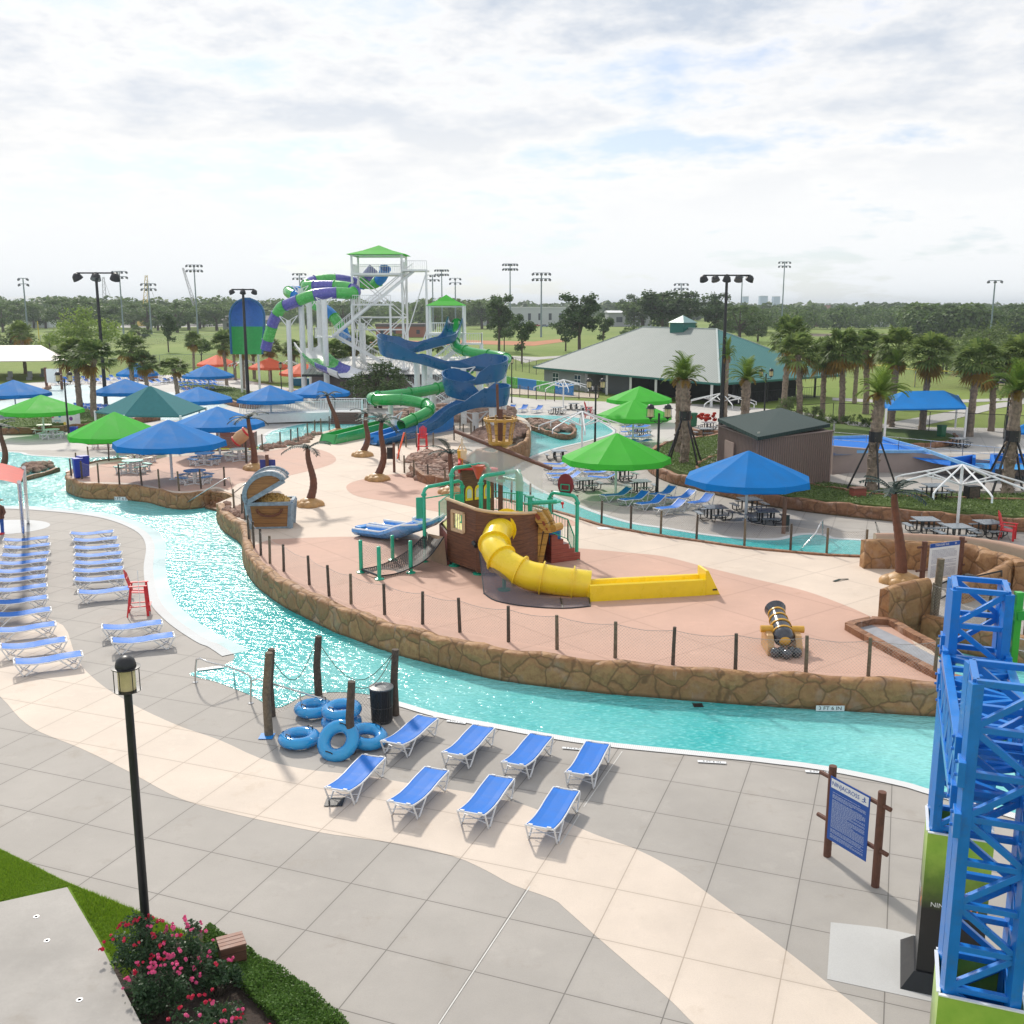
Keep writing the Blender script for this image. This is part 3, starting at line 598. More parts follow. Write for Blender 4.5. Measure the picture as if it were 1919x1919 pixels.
def umbrella(cx,cy,w,apy,mat,label,group,zrim=2.5,zb=0,n=10,frame=False,pole=True,cat='umbrella',rot=None):
    z=zb+zrim; c=G(cx,cy,z); Rr=w/2*((c-Vector((0,0,CAMH))).dot(Vector((0,CP,-SP))))/FPX
    ap=D(cx,apy,c.y); h=max(.5,ap.z-z)
    t_=thing('bare_umbrella_frame' if frame else 'umbrella',label,cat,(c.x,c.y,zb),(rnd.random() if rot is None else rot),group)
    if frame:
        m=MB(); ribs(m,Rr,h,8,.055); [setattr(m,'v',[(a,b_,q+zrim) for a,b_,q in m.v])]; m.build('ribs',m_white,t_,smooth=50)
    else:
        m=canopy_mb(Rr,h,n,.42,random.Random(int(cx))); m.v=[(a,b_,q+zrim) for a,b_,q in m.v]; m.build('canopy',mat,t_,smooth=14)
        m=MB(); ribs(m,Rr*.93,h*.93,n,.03); m.v=[(a,b_,q+zrim-.03) for a,b_,q in m.v]; m.build('ribs',m_white,t_)
    m=MB(); m.tube([(0,0,0),(0,0,zrim+h*(.98 if frame else .9))],.085,10); m.build('pole',m_white,t_,smooth=60)
    m=MB(); m.lathe([(.2,0),(.2,.03),(.1,.05)],n=12); m.build('base_plate',m_white,t_)
    return t_
ub='blue'; gb='green umbrellas'; bb='blue umbrellas'
umbrella(79,767,146,740,m_green_can,'green umbrella left of the lantern post, above a pale round picnic table',gb)
umbrella(217,812,172,772,m_green_can,'green umbrella half hidden behind the large blue umbrella of the picnic terrace',gb)
umbrella(318,827,205,787,m_blue_can,'large blue umbrella in front on the picnic terrace',bb,zb=IZ)
umbrella(409,792,168,762,m_blue_can,'sunlit pale blue umbrella just behind the big terrace umbrella',bb,zb=IZ)
umbrella(27,736,130,712,m_blue_can,'blue umbrella cut by the left edge behind a green one',bb)
umbrella(236,732,118,710,m_blue_can,'blue umbrella at the near edge of the wave pool, right of the dark floodlight pole',bb)
umbrella(257,699,76,681,m_blue_can,'small blue umbrella over the round brown planter wall',bb)
umbrella(390,703,94,683,m_blue_can,'blue umbrella just below the leftmost coral one',bb)
umbrella(372,747,126,725,m_blue_can,'blue umbrella right of the teal shade sail',bb)
umbrella(507,746,124,722,m_blue_can,'blue umbrella behind the left end of the white bridge railing',bb)
umbrella(600,735,112,713,m_blue_can,'blue umbrella behind the right end of the white bridge railing',bb)
umbrella(407,681,76,665,m_or_can,'coral umbrella farthest left of the three',  'coral umbrellas')
umbrella(505,687,76,670,m_or_can,'coral umbrella in the middle of the three, beside a bare frame','coral umbrellas')
umbrella(568,698,88,679,m_or_can,'coral umbrella farthest right of the three, above a small kiosk','coral umbrellas')
umbrella(1155,856,202,812,m_green_can,'large green umbrella nearest the pirate ship, over black picnic tables',gb)
umbrella(1187,778,142,749,m_green_can,'green umbrella in the middle behind the twin lantern post',gb)
umbrella(1198,747,122,724,m_green_can,'green umbrella farthest back near the bathhouse',gb)
umbrella(1401,894,234,845,m_blue_can,'large bright blue umbrella on the right beside the brown shed',bb)
umbrella(1056,724,112,711,None,'bare white umbrella frame in front of the bathhouse windows','bare white umbrella frames',frame=True)
umbrella(1091,796,162,770,None,'bare white umbrella frame between the lagoon and the front green umbrella','bare white umbrella frames',frame=True)
umbrella(1353,752,132,736,None,'bare white umbrella frame behind the brown shed','bare white umbrella frames',frame=True)
umbrella(1801,905,250,870,None,'large bare white umbrella frame over blue grey tables at the right edge','bare white umbrella frames',frame=True)
umbrella(458,683,60,672,None,'small bare white umbrella frame left of the middle coral umbrella','bare white umbrella frames',frame=True)
umbrella(541,686,60,674,None,'small bare white umbrella frame between two coral umbrellas','bare white umbrella frames',frame=True)
# ---------------------------------------------------------------- picnic tables
def black_table():
    r=thing('picnic_table','','picnic table')
    m=MB(); m.box((0,0,.75),(1.2,1.2,.04)); m.build('tabletop',m_gtop,r,bev=.01)
    for sx,sy in ((1,0),(-1,0),(0,1),(0,-1)):
        s_=MB(); s_.box((sx*.95,sy*.95,.45),(.3 if sx else .95,.3 if sy else .95,.035)); s_.build('seat',m_gtop,r)
        for o_ in (-.3,.3):
            l=MB(); q=lambda d,z:(sx*d+(o_ if sy else 0),sy*d+(o_ if sx else 0),z)
            l.tube([q(.35,.73),q(.35,.12),q(.45,.05),q(.80,.05),q(.93,.14),q(.95,.43)],.032,6); l.build('leg',m_black,r)
    return r
def white_table(mt):
    r=thing('round_picnic_table','','picnic table'); n=8
    m=MB(); m.lathe([(.66,.74),(.68,.76),(.66,.79)],n=16); m.build('tabletop',mt,r)
    for k in range(4):
        a=PI/4+PI/2*k; c,s_=math.cos(a),math.sin(a); b_=MB()
        b_.box((c*1.0,s_*1.0,.46),(.3,.85,.05),rz=a); b_.build('seat',mt,r)
        l=MB()
        for o_ in (-.28,.28):
            X,Y=-s_*o_,c*o_; l.bar((c*.35+X,s_*.35+Y,.74),(c*.35+X,s_*.35+Y,0),.07); l.bar((c*1.05+X,s_*1.05+Y,.44),(c*.95+X,s_*.95+Y,0),.07); l.bar((c*.3+X,s_*.3+Y,.04),(c*1.05+X,s_*1.05+Y,.04),.07); l.bar((c*.3+X,s_*.3+Y,.36),(c*1.1+X,s_*1.1+Y,.40),.07)
        l.bar((c*1.0-s_*.28,s_*1.0+c*.28,.4),(c*1.0+s_*.28,s_*1.0-c*.28,.05),.05)
        l.build('leg',m_plast,r)
    return r
BT=black_table()
def bt(px,py,label,grp,rz=.3,z=0): return place(BT,'bt',G(px,py,z),rz,label,grp)
g1='black tables under the front green umbrella'
bt(1098,918,'square black picnic table left of the pole of the front green umbrella',g1,.25)
bt(1200,922,'square black picnic table right of the pole, beneath the front green umbrella',g1,.15)
bt(1166,900,'square black picnic table behind the pole of the front green umbrella',g1,.3)
bt(1047,862,'square black picnic table by the lagoon shore left of the green canopy',g1,.1)
bt(1085,872,'square black picnic table half hidden under the left rim of the green canopy',g1,.2)
g2='dark tables under the right blue umbrella'
bt(1339,974,'black picnic table left of the pole of the big blue umbrella',g2,.15)
bt(1404,958,'black picnic table behind the pole of the big blue umbrella',g2,.2)
bt(1436,981,'teal topped picnic table right of the pole of the big blue umbrella',g2,.0)
g3='blue grey tables below the large bare frame'
bt(1733,998,'blue grey picnic table left of the large bare frame pole',g3,0)
bt(1792,1012,'blue grey picnic table in front of the large bare frame pole',g3,.1)
bt(1850,1004,'blue grey picnic table beside the red chair at the right edge',g3,.12)
g4='picnic tables on the far lagoon deck'
bt(1044,776,'picnic table left under the small bare frame by the bathhouse',g4); bt(1075,768,'picnic table behind the small bare frame by the bathhouse',g4,.1); bt(1098,776,'picnic table right under the small bare frame by the bathhouse',g4,.1)
bt(1150,790,'black table under the left side of the middle green umbrella',g4,.2); bt(1222,792,'black table under the right side of the middle green umbrella',g4,.3)
bt(1198,817,'black table behind the lantern post near the lounger block',g4,.2); bt(1328,806,'black table beside the green bin and red flowers',g4,.2); bt(1322,818,'black table left of the brown shed roof',g4,.1)
bt(1750,932,'blue grey table on the patio behind the bare frame',g3,.05,.63); bt(1795,838,'dark table behind the blue pool beside the green bin',g4,.1)
bt(312,717,'small dark table beyond the wave pool palms',g4,.1); bt(342,716,'small dark table beside the wave pool loungers',g4,.4)
mats={'w':M('cream_tabletop',(.78,.70,.60),.4),'g':M('teal_tabletop',(.12,.42,.38),.4),'b':M('blue_tabletop',(.03,.20,.50),.4),'l':M('pale_tabletop',(.66,.74,.76),.4),'y':M('ivory_tabletop',(.74,.78,.66),.4)}
for px,py,k_,z,lb in ((84,812,'w',0,'cream round table under the left green umbrella'),(98,821,'l',0,'pale blue round table in front of the cream one under the left green umbrella'),(262,868,'w',IZ,'cream round table behind the teal one on the terrace'),(250,885,'g',IZ,'teal round picnic table with white legs on the terrace'),(366,905,'b',IZ,'blue round picnic table in front by the terrace fence'),(385,870,'b',IZ,'blue round picnic table at the back of the terrace'),(449,862,'y',IZ,'ivory round picnic table left of a moulded palm')):
    o=white_table(mats[k_]); o.location=G(px,py,z); o.rotation_euler=(0,0,rnd.random()); o['label']=lb; o['group']='round picnic tables'; o.scale=(1.05,)*3
# red rectangular table
r=thing('picnic_table','long dark red picnic bench table behind the blue terrace umbrella','picnic table',G(190,840),.2)
m=MB(); m.box((0,0,.75),(1.9,.75,.05)); m.build('tabletop',m_red,r)
for y in (-.65,.65): m=MB(); m.box((0,y,.44),(1.9,.28,.05)); m.build('seat',m_red,r)
for x in (-.6,.6): m=MB(); m.tube([(x,-.65,.42),(x,-.5,.05),(x,.5,.05),(x,.65,.42)],.03,6); m.tube([(x,0,.05),(x,0,.74)],.03,6); m.build('leg',m_white,r)
# ---------------------------------------------------------------- red chairs
def red_chair(px,py,z,rz,label,seat=.45,sc=1.0,h=None):
    r=thing('lifeguard_chair' if seat>.6 else 'red_armchair',label,'chair',G(px,py,z),rz); S_=seat
    m=MB(); m.box((0,0,S_),(.5,.5,.03),ry=.08); m.build('seat',m_red,r)
    m=MB(); n=5
    for i in range(n):
        y=-.2+.1*i; L=.80-.12*abs(i-2)**1.3*.5; m.bar((-.22,y,S_),(-.22-L*.28,y*1.15,S_+L),.085,.022)
    m.bar((-.27,-.25,S_+.2),(-.27,.25,S_+.2),.03,.05); m.bar((-.36,-.24,S_+.5),(-.36,.24,S_+.5),.03,.05); m.build('backrest',m_red,r)
    for s_ in (-1,1):
        m=MB(); m.box((.0,s_*.31,S_+.25),(.62,.11,.025)); m.build('armrest',m_red,r)
        m=MB(); m.bar((.24,s_*.26,S_+.24),(.24+.05*(S_>.6),s_*(.27+.04*(S_>.6)),0),.085,.035); m.build('leg',m_red,r)
        m=MB(); m.bar((-.24,s_*.26,S_+.24),(-.30-.1*(S_>.6),s_*(.27+.04*(S_>.6)),0),.085,.035); m.build('leg',m_red,r)
    if S_>.6:
        m=MB(); m.box((.30,0,S_*.42),(.16,.56,.03)); m.bar((.24,-.28,S_*.42),(-.3,-.28,S_*.42),.07,.03); m.bar((.24,.28,S_*.42),(-.3,.28,S_*.42),.07,.03); m.bar((-.3,-.28,S_*.3),(-.3,.28,S_*.3),.03,.07); m.build('footrest',m_red,r)
        m=MB(); m.tube([(.05,-.36,S_*.35),(.05,-.36,S_+.85)],.012,5); m.build('umbrella_holder',m_white,r)
    r.scale=(sc,)*3; return r
red_chair(263,1151,0,.25,'tall red lifeguard chair standing alone on the deck by the river bend',.85,1.12)
red_chair(792,845,IZ,-1.6,'tall red lifeguard chair on the island beside the blue slide runout',.95,1.1)
red_chair(1888,1011,0,-.6,'low red armchair with a rounded back beside the blue grey tables',.40,1.25)
red_chair(1103,785,0,-.3,'small red armchair behind the lagoon under the bare frame',.85,1.15)
red_chair(362,850,0,.3,'small red chair half hidden behind the blue terrace umbrella',.4,1)
# ---------------------------------------------------------------- fences
def netfence(base,z,hh,label,extra=None,pmat=None,sagz=.93,lean=.04):
    P=pxs(base,z); r=thing('net_fence',label,'fence',P[0]); o=P[0]; q=random.Random(int(base[0][0]))
    for i,p in enumerate(P):
        m=MB(); a=q.uniform(-lean,lean); h=hh*q.uniform(.96,1.05); m.tube([p-o-Vector((0,0,.05)),p-o+Vector((a*.5,a,h*.5)),p-o+Vector((a,a*.7,h))],[.062,.058,.055],8); m.build('post',pmat or (m_wood if q.random()<.6 else m_wood2),r,smooth=40)
    m=MB(); u=0
    for i in range(len(P)-1):
        a,b_=P[i]-o,P[i+1]-o; L=(b_-a).length; n=4
        for k in range(n):
            t0,t1=k/n,(k+1)/n; s0,s1=[.13*math.sin(PI*x)*min(1,L/2.5) for x in (t0,t1)]; p0,p1=a.lerp(b_,t0),a.lerp(b_,t1); z0,z1=hh*sagz-s0,hh*sagz-s1
            m.add([p0+Vector((0,0,.03)),p1+Vector((0,0,.03)),p1+Vector((0,0,z1)),p0+Vector((0,0,z0))],[(0,1,2,3)],[((u+L*t0,0),(u+L*t1,0),(u+L*t1,z1),(u+L*t0,z0))])
        u+=L
    m.build('netting',m_net,r)
    m=MB(); 
    for i in range(len(P)-1):
        a,b_=P[i]-o,P[i+1]-o; L=(b_-a).length
        m.tube([a.lerp(b_,k/4)+Vector((0,0,hh*sagz-.13*math.sin(PI*k/4)*min(1,L/2.5))) for k in range(5)],.008,4)
    m.build('top_rope',m_net2,r); return r
m_net2=M('grey_cord',(.40,.36,.34),.8)
netfence([(439,957),(454,969),(460,974),(467,1012),(476,1027),(489,1041),(506,1056),(532,1071),(580,1096),(617,1117),(658,1132),(721,1152),(792,1170),(862,1185),(953,1203),(1044,1217),(1153,1233),(1261,1246),(1378,1256),(1510,1261),(1627,1267),(1751,1270)],IZ,1.22,'long net fence on wooden posts along the near edge of the island above the river')
netfence([(143,882),(134,892),(154,898),(185,904),(224,907),(266,910),(299,915),(336,920),(377,916),(421,911)],IZ,1.2,'net fence on grey posts round the front of the picnic terrace')
netfence([(167,868),(204,864),(262,857),(335,850),(410,845),(455,846),(492,843),(525,838),(545,832),(559,830),(577,820),(590,814),(602,810),(617,806)],IZ,1.25,'net fence on posts curving behind the terrace tables towards the white bridge')
netfence([(929,931),(958,942),(994,950),(1035,963),(1080,974),(1127,983),(1182,993),(1238,1003),(1305,1012),(1395,1024),(1481,1033),(1549,1039),(1622,1044)],IZ,1.28,'long net fence along the far canal edge behind the pirate ship')
netfence([(748,862),(758,886),(776,897),(803,905),(835,914),(868,918)],IZ,1.2,'net fence curving in front of the rock heap left of the ship')
netfence([(761,838),(781,838),(812,838),(851,825),(868,820),(883,815),(889,825)],IZ,1.2,'sparse net fence behind the rock heap near the far lifeguard chair')
netfence([(690,800),(715,802),(765,795),(820,800),(862,805),(905,812),(940,822)],IZ,1.3,'net fence in front of the rock slope under the water slides')
netfence([(930,735),(974,743),(990,746),(1005,749),(1022,750),(1039,752),(1056,750),(1085,747),(1105,744),(1122,744)],0,1.6,'open fence on thin posts round the sand coloured pad by the bathhouse')
# tall roped posts round the tubes
pz=[(504,1378,1223,1),(509,1342,1216,0),(597,1302,1192,0),(741,1340,1217,0),(659,1412,1277,0)]
r=thing('roped_corral','tall wooden posts with sagging black nets enclosing the blue tubes','fence',G(504,1378)); tops=[]
for i,(x,y,ty,br) in enumerate(pz):
    p=G(x,y); tp=D(x if i!=3 else 741,ty,p.y); h=tp.z; m=MB(); q=p-r.location; m.tube([q,q+Vector((-.02,0,h*.5)),q+Vector((tp.x-p.x,0,h))],[.125,.115,.105],10); m.build('post',m_wood if br else m_wood2,r,smooth=40); tops.append((q,h+0))
m=MB(); u=0
for (i,j) in ((1,2),(2,3),(3,4)):
    (a,ha),(b_,hb)=tops[i],tops[j]; n=8; L=(b_-a).length
    for k in range(n):
        t0,t1=k/n,(k+1)/n; f=lambda t_:((ha*(1-t_)+hb*t_)-.1)-(1.1 if j<4 else .5)*math.sin(PI*t_); p0,p1=a.lerp(b_,t0),a.lerp(b_,t1)
        z0,z1=f(t0),f(t1); m.add([p0,p1,p1+Vector((0,0,z1)),p0+Vector((0,0,z0))],[(0,1,2,3)],[((u+L*t0,0),(u+L*t1,0),(u+L*t1,z1),(u+L*t0,z0))])
    u+=L
m.build('netting',alpha_net('dark_cord_net',(.06,.06,.06),.12,.004),r)
r2=MB(); 
for (i,j) in ((1,2),(2,3),(3,4)):
    (a,ha),(b_,hb)=tops[i],tops[j]; r2.tube([a.lerp(b_,k/8)+Vector((0,0,((ha*(1-k/8)+hb*k/8)-.1)-(1.1 if j<4 else .5)*math.sin(PI*k/8))) for k in range(9)],.012,5)
r2.build('top_rope',m_wood2,r)
# ---------------------------------------------------------------- inflatable tubes, bin
m_tube,t,b,o=nt('clear_blue_vinyl'); b.inputs['Base Color'].default_value=(.03,.36,.78,1); b.inputs['Roughness'].default_value=.12; b.inputs['Coat Weight'].default_value=.6; b.inputs['Coat Roughness'].default_value=.05
lw=nd(t,'ShaderNodeLayerWeight'); lw.inputs[0].default_value=.35; t.links.new(mixc(t,lw.outputs[1],(.02,.40,.80),(.0,.10,.45)),b.inputs['Base Color']); b.inputs['Alpha'].default_value=.86
def tubering(px,py,z,Rr,rr,tilt,label):
    p=G(px,py,z); t_=thing('inflatable_tube',label,'swim tube',p,rnd.random()*6*0,'blue inflatable tubes heaped by the posts'); t_.rotation_euler=(tilt[0],tilt[1],0)
    m=MB(); n,k=40,14; vs=[]
    for i in range(n):
        a=2*PI*i/n; w=1+.025*math.cos(a*20)
        for j in range(k):
            q=2*PI*j/k; vs.append(((Rr+rr*w*math.cos(q))*math.cos(a),(Rr+rr*w*math.cos(q))*math.sin(a),rr*.85*w*math.sin(q)))
    m.add(vs,[(i*k+j,((i+1)%n)*k+j,((i+1)%n)*k+(j+1)%k,i*k+(j+1)%k) for i in range(n) for j in range(k)]); m.build('ring',m_tube,t_,smooth=180)
    for a in (.9,-2.2):
        c,s_=math.cos(a),math.sin(a); m=MB(); L=.1; m.tube([(c*Rr-s_*(-L),s_*Rr+c*(-L),rr*.8),(c*Rr-s_*(-L*.8),s_*Rr+c*(-L*.8),rr*.85+.07),(c*Rr-s_*(L*.8),s_*Rr+c*(L*.8),rr*.85+.07),(c*Rr-s_*L,s_*Rr+c*L,rr*.8)],.016,6); m.build('handle',m_black,t_)
tubering(561,1383,.20,.40,.19,(0,0),'blue tube lying flat nearest the bare timber post on the left')
tubering(588,1327,.22,.40,.19,(0,0),'blue tube lying flat at the back left of the heap')
tubering(640,1352,.22,.40,.19,(0,0),'blue tube at the bottom of the stack of two')
tubering(640,1330,.58,.40,.19,(.06,-.03),'blue tube lying on top of the stack of two')
tubering(634,1388,.42,.42,.19,(.75,-.35),'blue tube leaning up against the stack in front')
tubering(688,1380,.26,.40,.19,(.15,.15),'blue tube lying behind the front post on the right of the heap')
r=thing('litter_bin','black slatted metal litter bin beside the roped post','bin',G(716,1352)); h=1.05
m=MB(); 
for k in range(28):
    a=2*PI*k/28; c,s_=math.cos(a),math.sin(a); m.bar((c*.30,s_*.30,.08),(c*.34,s_*.34,h),.035,.012)
for z in (.08,.5,h): m.tube([((.30+.04*z/h)*math.cos(2*PI*k/28),(.30+.04*z/h)*math.sin(2*PI*k/28),z) for k in range(29)],.016,5)
m.build('slats',m_black,r); m=MB(); m.lathe([(.27,.0),(.3,.03),(.3,h-.05),(.1,h-.04)],n=20); m.build('liner',M('bin_liner',(.03,.035,.04),.5),r)
m=MB(); m.lathe([(.36,h),(.36,h+.04),(.2,h+.07),(.14,h+.03)],n=24); m.build('lid',M('grey_bin_lid',(.14,.15,.16),.4),r,smooth=30)
def wheelie(px,py,z,mat,label,h=1.15):
    r=thing('waste_bin',label,'bin',G(px,py,z),rnd.random()); m=MB(); m.box((0,0,h*.47),(.5,.5,h*.86),taper=1.2); m.build('body',mat,r,bev=.03); m=MB(); m.box((0,0,h*.93),(.66,.66,.07),taper=.9); m.build('lid',mat,r,bev=.02)
    m=MB(); m.tube([(-.2,.33,.1),(.2,.33,.1)],.1,10); m.build('wheel',m_black,r)
m_bb=M('blue_bin_plastic',(.01,.04,.40),.45); m_gb=M('green_bin_plastic',(.01,.13,.06),.45)
wheelie(158,894,IZ,m_bb,'blue bin on the terrace behind the fence posts',1.5); wheelie(148,896,IZ,m_bb,'second blue bin tucked behind the terrace one',1.4)
wheelie(1356,914,0,m_bb,'blue bin beneath the big blue umbrella against the rock wall',1.3); wheelie(470,757,0,m_bb,'blue bin at the foot of the tall floodlight by the wave pool',1.3)
wheelie(1299,800,0,m_gb,'green bin beside the red flowers',1.5); wheelie(1763,826,.0,m_gb,'green bin right of the slanted blue roof',1.5); wheelie(140,823,0,m_bb,'blue bin at the foot of the left lantern post',1.2)
# ---------------------------------------------------------------- lantern posts
def lantern(r,c,s_=1.0):
    x,y,z=c
    L=thing('lantern',None,None,(x,y,z)); L.parent=r; L.scale=(s_ and .95,.95,.78)
    m=MB(); m.lathe([(.06*s_,-.12*s_),(.13*s_,-.02*s_),(.26*s_,.0),(.27*s_,.02*s_),(.1*s_,.03*s_)],n=20); m.lathe([(.27*s_,.56*s_),(.28*s_,.59*s_),(.2*s_,.60*s_),(.195*s_,.66*s_),(.17*s_,.76*s_),(.10*s_,.83*s_),(.03*s_,.86*s_)],n=20)
    for k in range(6): a=2*PI*k/6+.3; m.bar((.235*s_*math.cos(a),.235*s_*math.sin(a),0),(.235*s_*math.cos(a),.235*s_*math.sin(a),.58*s_),.014,.014)
    a1=m.build('housing',m_black,L,smooth=40)
    g_=MB(); g_.lathe([(.165*s_+.006*(i%2),.03*s_+i*.53*s_/20) for i in range(21)],n=20); g_.build('glass',m_glassl,L,smooth=60)
def pole_top(px,py,tpy,z=0):
    p=G(px,py,z); return p,D(px,tpy,p.y).z-z
p,h=pole_top(274,1748,1240)
r=thing('lamp_post','tall black lamp post with one domed yellow lantern in the near left lawn','lamp post',G(275,1752)); h=5.75
m=MB(); m.lathe([(.13,0),(.13,.05),(.10,.1),(.085,.3),(.075,h-.78)],n=14); m.build('pole',m_black,r,smooth=40); lantern(r,(0,0,h-.72),1.0)
def twin(px,py,tpy,label,z=0,s_=1.0,sp=.62,grp='twin lantern posts',ang=0):
    p,h=pole_top(px,py,tpy,z); r=thing('twin_lamp_post',label,'lamp post',p,ang,grp); m=MB(); m.lathe([(.13,0),(.10,.2),(.07,h-.9)],n=12); m.build('pole',m_black,r,smooth=40)
    m=MB(); m.tube([(-sp,0,h-1.25),(-sp,0,h-1.4),(0,0,h-1.4),(sp,0,h-1.4),(sp,0,h-1.25)],.035,6); m.tube([(-sp*.6,0,h-1.4),(0,0,h-1.65),(sp*.6,0,h-1.4)],.025,6); m.build('arm',m_black,r)
    for q in (-sp,sp): lantern(r,(q,0,h-1.15),s_)
twin(1231,925,748,'black twin lantern post in front of the green umbrella by the pirate ship',s_=1.25,sp=.55)
twin(1115,830,702,'black twin lantern post before the bathhouse siding',s_=1.25,sp=.6)
twin(1432,780,685,'black twin lantern post behind the brown shed',s_=1.25,sp=.55)
twin(1878,880,702,'black twin lantern post by the date palm at the right edge',s_=1.25,sp=.6)
twin(130,825,690,'black twin lantern post on the left behind the green umbrella',s_=1.25,sp=.55)
for px,py,tpy,lb in ((959,755,667,'slim single lantern post right of the water slides'),(528,740,677,'slim single lantern post between the coral umbrellas')):
    p,h=pole_top(px,py,tpy); r=thing('lamp_post',lb,'lamp post',p); m=MB(); m.lathe([(.12,0),(.08,.3),(.06,h-.8)],n=10); m.build('pole',m_black,r); lantern(r,(0,0,h-.88),1.2)
# ---------------------------------------------------------------- pirate ship play structure
def planks(name,c1,c2,sc=4.2,axis='Z'):
    m,t,b,o=nt(name); c=coords(t,'Object'); w=nd(t,'ShaderNodeTexWave',bands_direction=axis,wave_profile='SAW'); w.inputs['Scale'].default_value=sc/6.283*3.3; w.inputs['Distortion'].default_value=.35; t.links.new(c,w.inputs[0])
    mp=nd(t,'ShaderNodeMapping'); mp.inputs['Scale'].default_value=(1.2,1.2,14) if axis=='Z' else (14,14,1.2); t.links.new(c,mp.inputs[0]); n=noise(t,mp.outputs[0],1.5,6,.7)
    cc=mixc(t,ramp(t,n,.35,.68),c1,c2); cc=mixc(t,mth(t,'MULTIPLY',mth(t,'SUBTRACT',1,ramp(t,w.outputs[1],.02,.12)),.85),cc,tuple(x*.2 for x in c1))
    t.links.new(cc,b.inputs[0]); b.inputs['Roughness'].default_value=.45; bumpn(t,w.outputs[1],.5,.02,b); return m
m_hull=planks('hull_planks',(.065,.026,.015),(.21,.085,.04)); m_redp=planks('red_planks',(.26,.05,.04),(.36,.10,.07),3); m_gold=planks('carved_gold_wood',(.36,.19,.035),(.62,.38,.09),1.2)
m_cap=M('tan_rail',(.62,.45,.27),.5); m_yelp=M('pale_yellow_floor',(.75,.68,.22),.5)
SH=Vector((-.9,44.2,IZ))
ship=thing('play_ship','brown pirate ship play structure with green pipes, crow nest mast and yellow tube slide','playground ship',SH)
def sp_(*a): return Vector(a)-SH
plan=[(-2.82,43.3),(-1.5,41.5)]
cur=catmull([(-1.5,41.5,0),(-.6,41.38,0),(.35,41.85,0),(1.05,42.7,0),(1.45,43.8,0)],n=5)
def wallseg(m,a,b_,z0a,z1a,z0b,z1b,th=.09):
    d=(Vector(b_[:2])-Vector(a[:2])).normalized(); n=Vector((-d.y,d.x))*th
    A=[(a[0],a[1],z0a),(b_[0],b_[1],z0b),(b_[0],b_[1],z1b),(a[0],a[1],z1a)]; B=[(p[0]+n.x,p[1]+n.y,p[2]) for p in A]
    m.add([Vector(p)-SH for p in A+B],[(0,1,2,3),(7,6,5,4),(3,2,6,7),(1,0,4,5),(0,3,7,4),(2,1,5,6)])
S1,S2=(-2.82,43.3),(-1.5,41.5); L_=lambda q:(S1[0]+(S2[0]-S1[0])*q,S1[1]+(S2[1]-S1[1])*q)
m=MB(); zt=lambda q:3.82-.1*q
wallseg(m,L_(0),L_(.22),1.12,zt(0),1.12,zt(.22)); wallseg(m,L_(.62),L_(1),1.12,zt(.62),1.12,zt(1)); wallseg(m,L_(.22),L_(.62),1.12,2.62,1.12,2.62); wallseg(m,L_(.22),L_(.62),3.42,zt(.22),3.42,zt(.62))
m.build('stern_panel',m_hull,ship)
f=MB(); n_=Vector((-.81,-.59,0))*.04
wc=[Vector((*L_(.22),2.62)),Vector((*L_(.62),2.62)),Vector((*L_(.62),3.42)),Vector((*L_(.22),3.42))]
for i in range(4): f.bar(wc[i]-SH+n_,wc[(i+1)%4]-SH+n_,.12,.12)
w_=f.build('window_frame',m_cap,ship)
f=MB()
for q in (.3,.38,.46,.54): f.tube([Vector((*L_(q),2.62))-SH,Vector((*L_(q),3.42))-SH],.015,5)
f.build('window_bars',m_steel,w_)
m=MB(); K=len(cur)
for i in range(K-1):
    a,b_=cur[i],cur[i+1]; za,zb=3.72-.5*(i/(K-1)),3.72-.5*((i+1)/(K-1)); wallseg(m,a,b_,1.05,za,1.05,zb)
m.build('side_panel',m_hull,ship)
m=MB(); tp=[Vector((*S1,3.86))]+[Vector((p.x,p.y,3.75-.5*i/(K-1))) for i,p in enumerate(cur)]
m.tube([p-SH for p in tp],.07,6); m.build('cap_rail',m_cap,ship)
back=[(1.45,43.8),(1.5,45.6),(.6,47.2),(-1.0,48.2),(-2.9,47.6),(-3.3,45.4),(-2.82,43.3)]
m=MB(); 
for i in range(len(back)-1): wallseg(m,back[i],back[i+1],IZ,2.3,IZ,2.3)
m.build('back_skirt',m_redp,ship)
pl=flipup([S1,S2]+[(p.x,p.y) for p in cur]+back[1:-1]); pl=[(-.9+(x+.9)*.93,44.6+(y-44.6)*.93) for x,y in pl]; m=MB(); m.prism([(p[0]-SH.x,p[1]-SH.y) for p in pl],2.28-SH.z,2.36-SH.z); m.build('platform',m_yelp,ship)
# deck house with arched windows
a0,a1=Vector((-2.35,46.9,0)),Vector((-.85,47.9,0))

m=MB(); wallseg(m,a0,a1,2.3,4.55,2.3,4.35,.15); dhw=m.build('deck_house',m_hull,ship)
m=MB(); m.bar(a0+Vector((-.1,-.05,4.62))-SH,a1+Vector((.15,0,4.42))-SH,.5,.10); m.bar(a0+Vector((-.1,-.05,4.62))-SH,a0+Vector((-.1,.9,4.9))-SH,.1,.5); m.build('roof_edge',m_red,dhw)

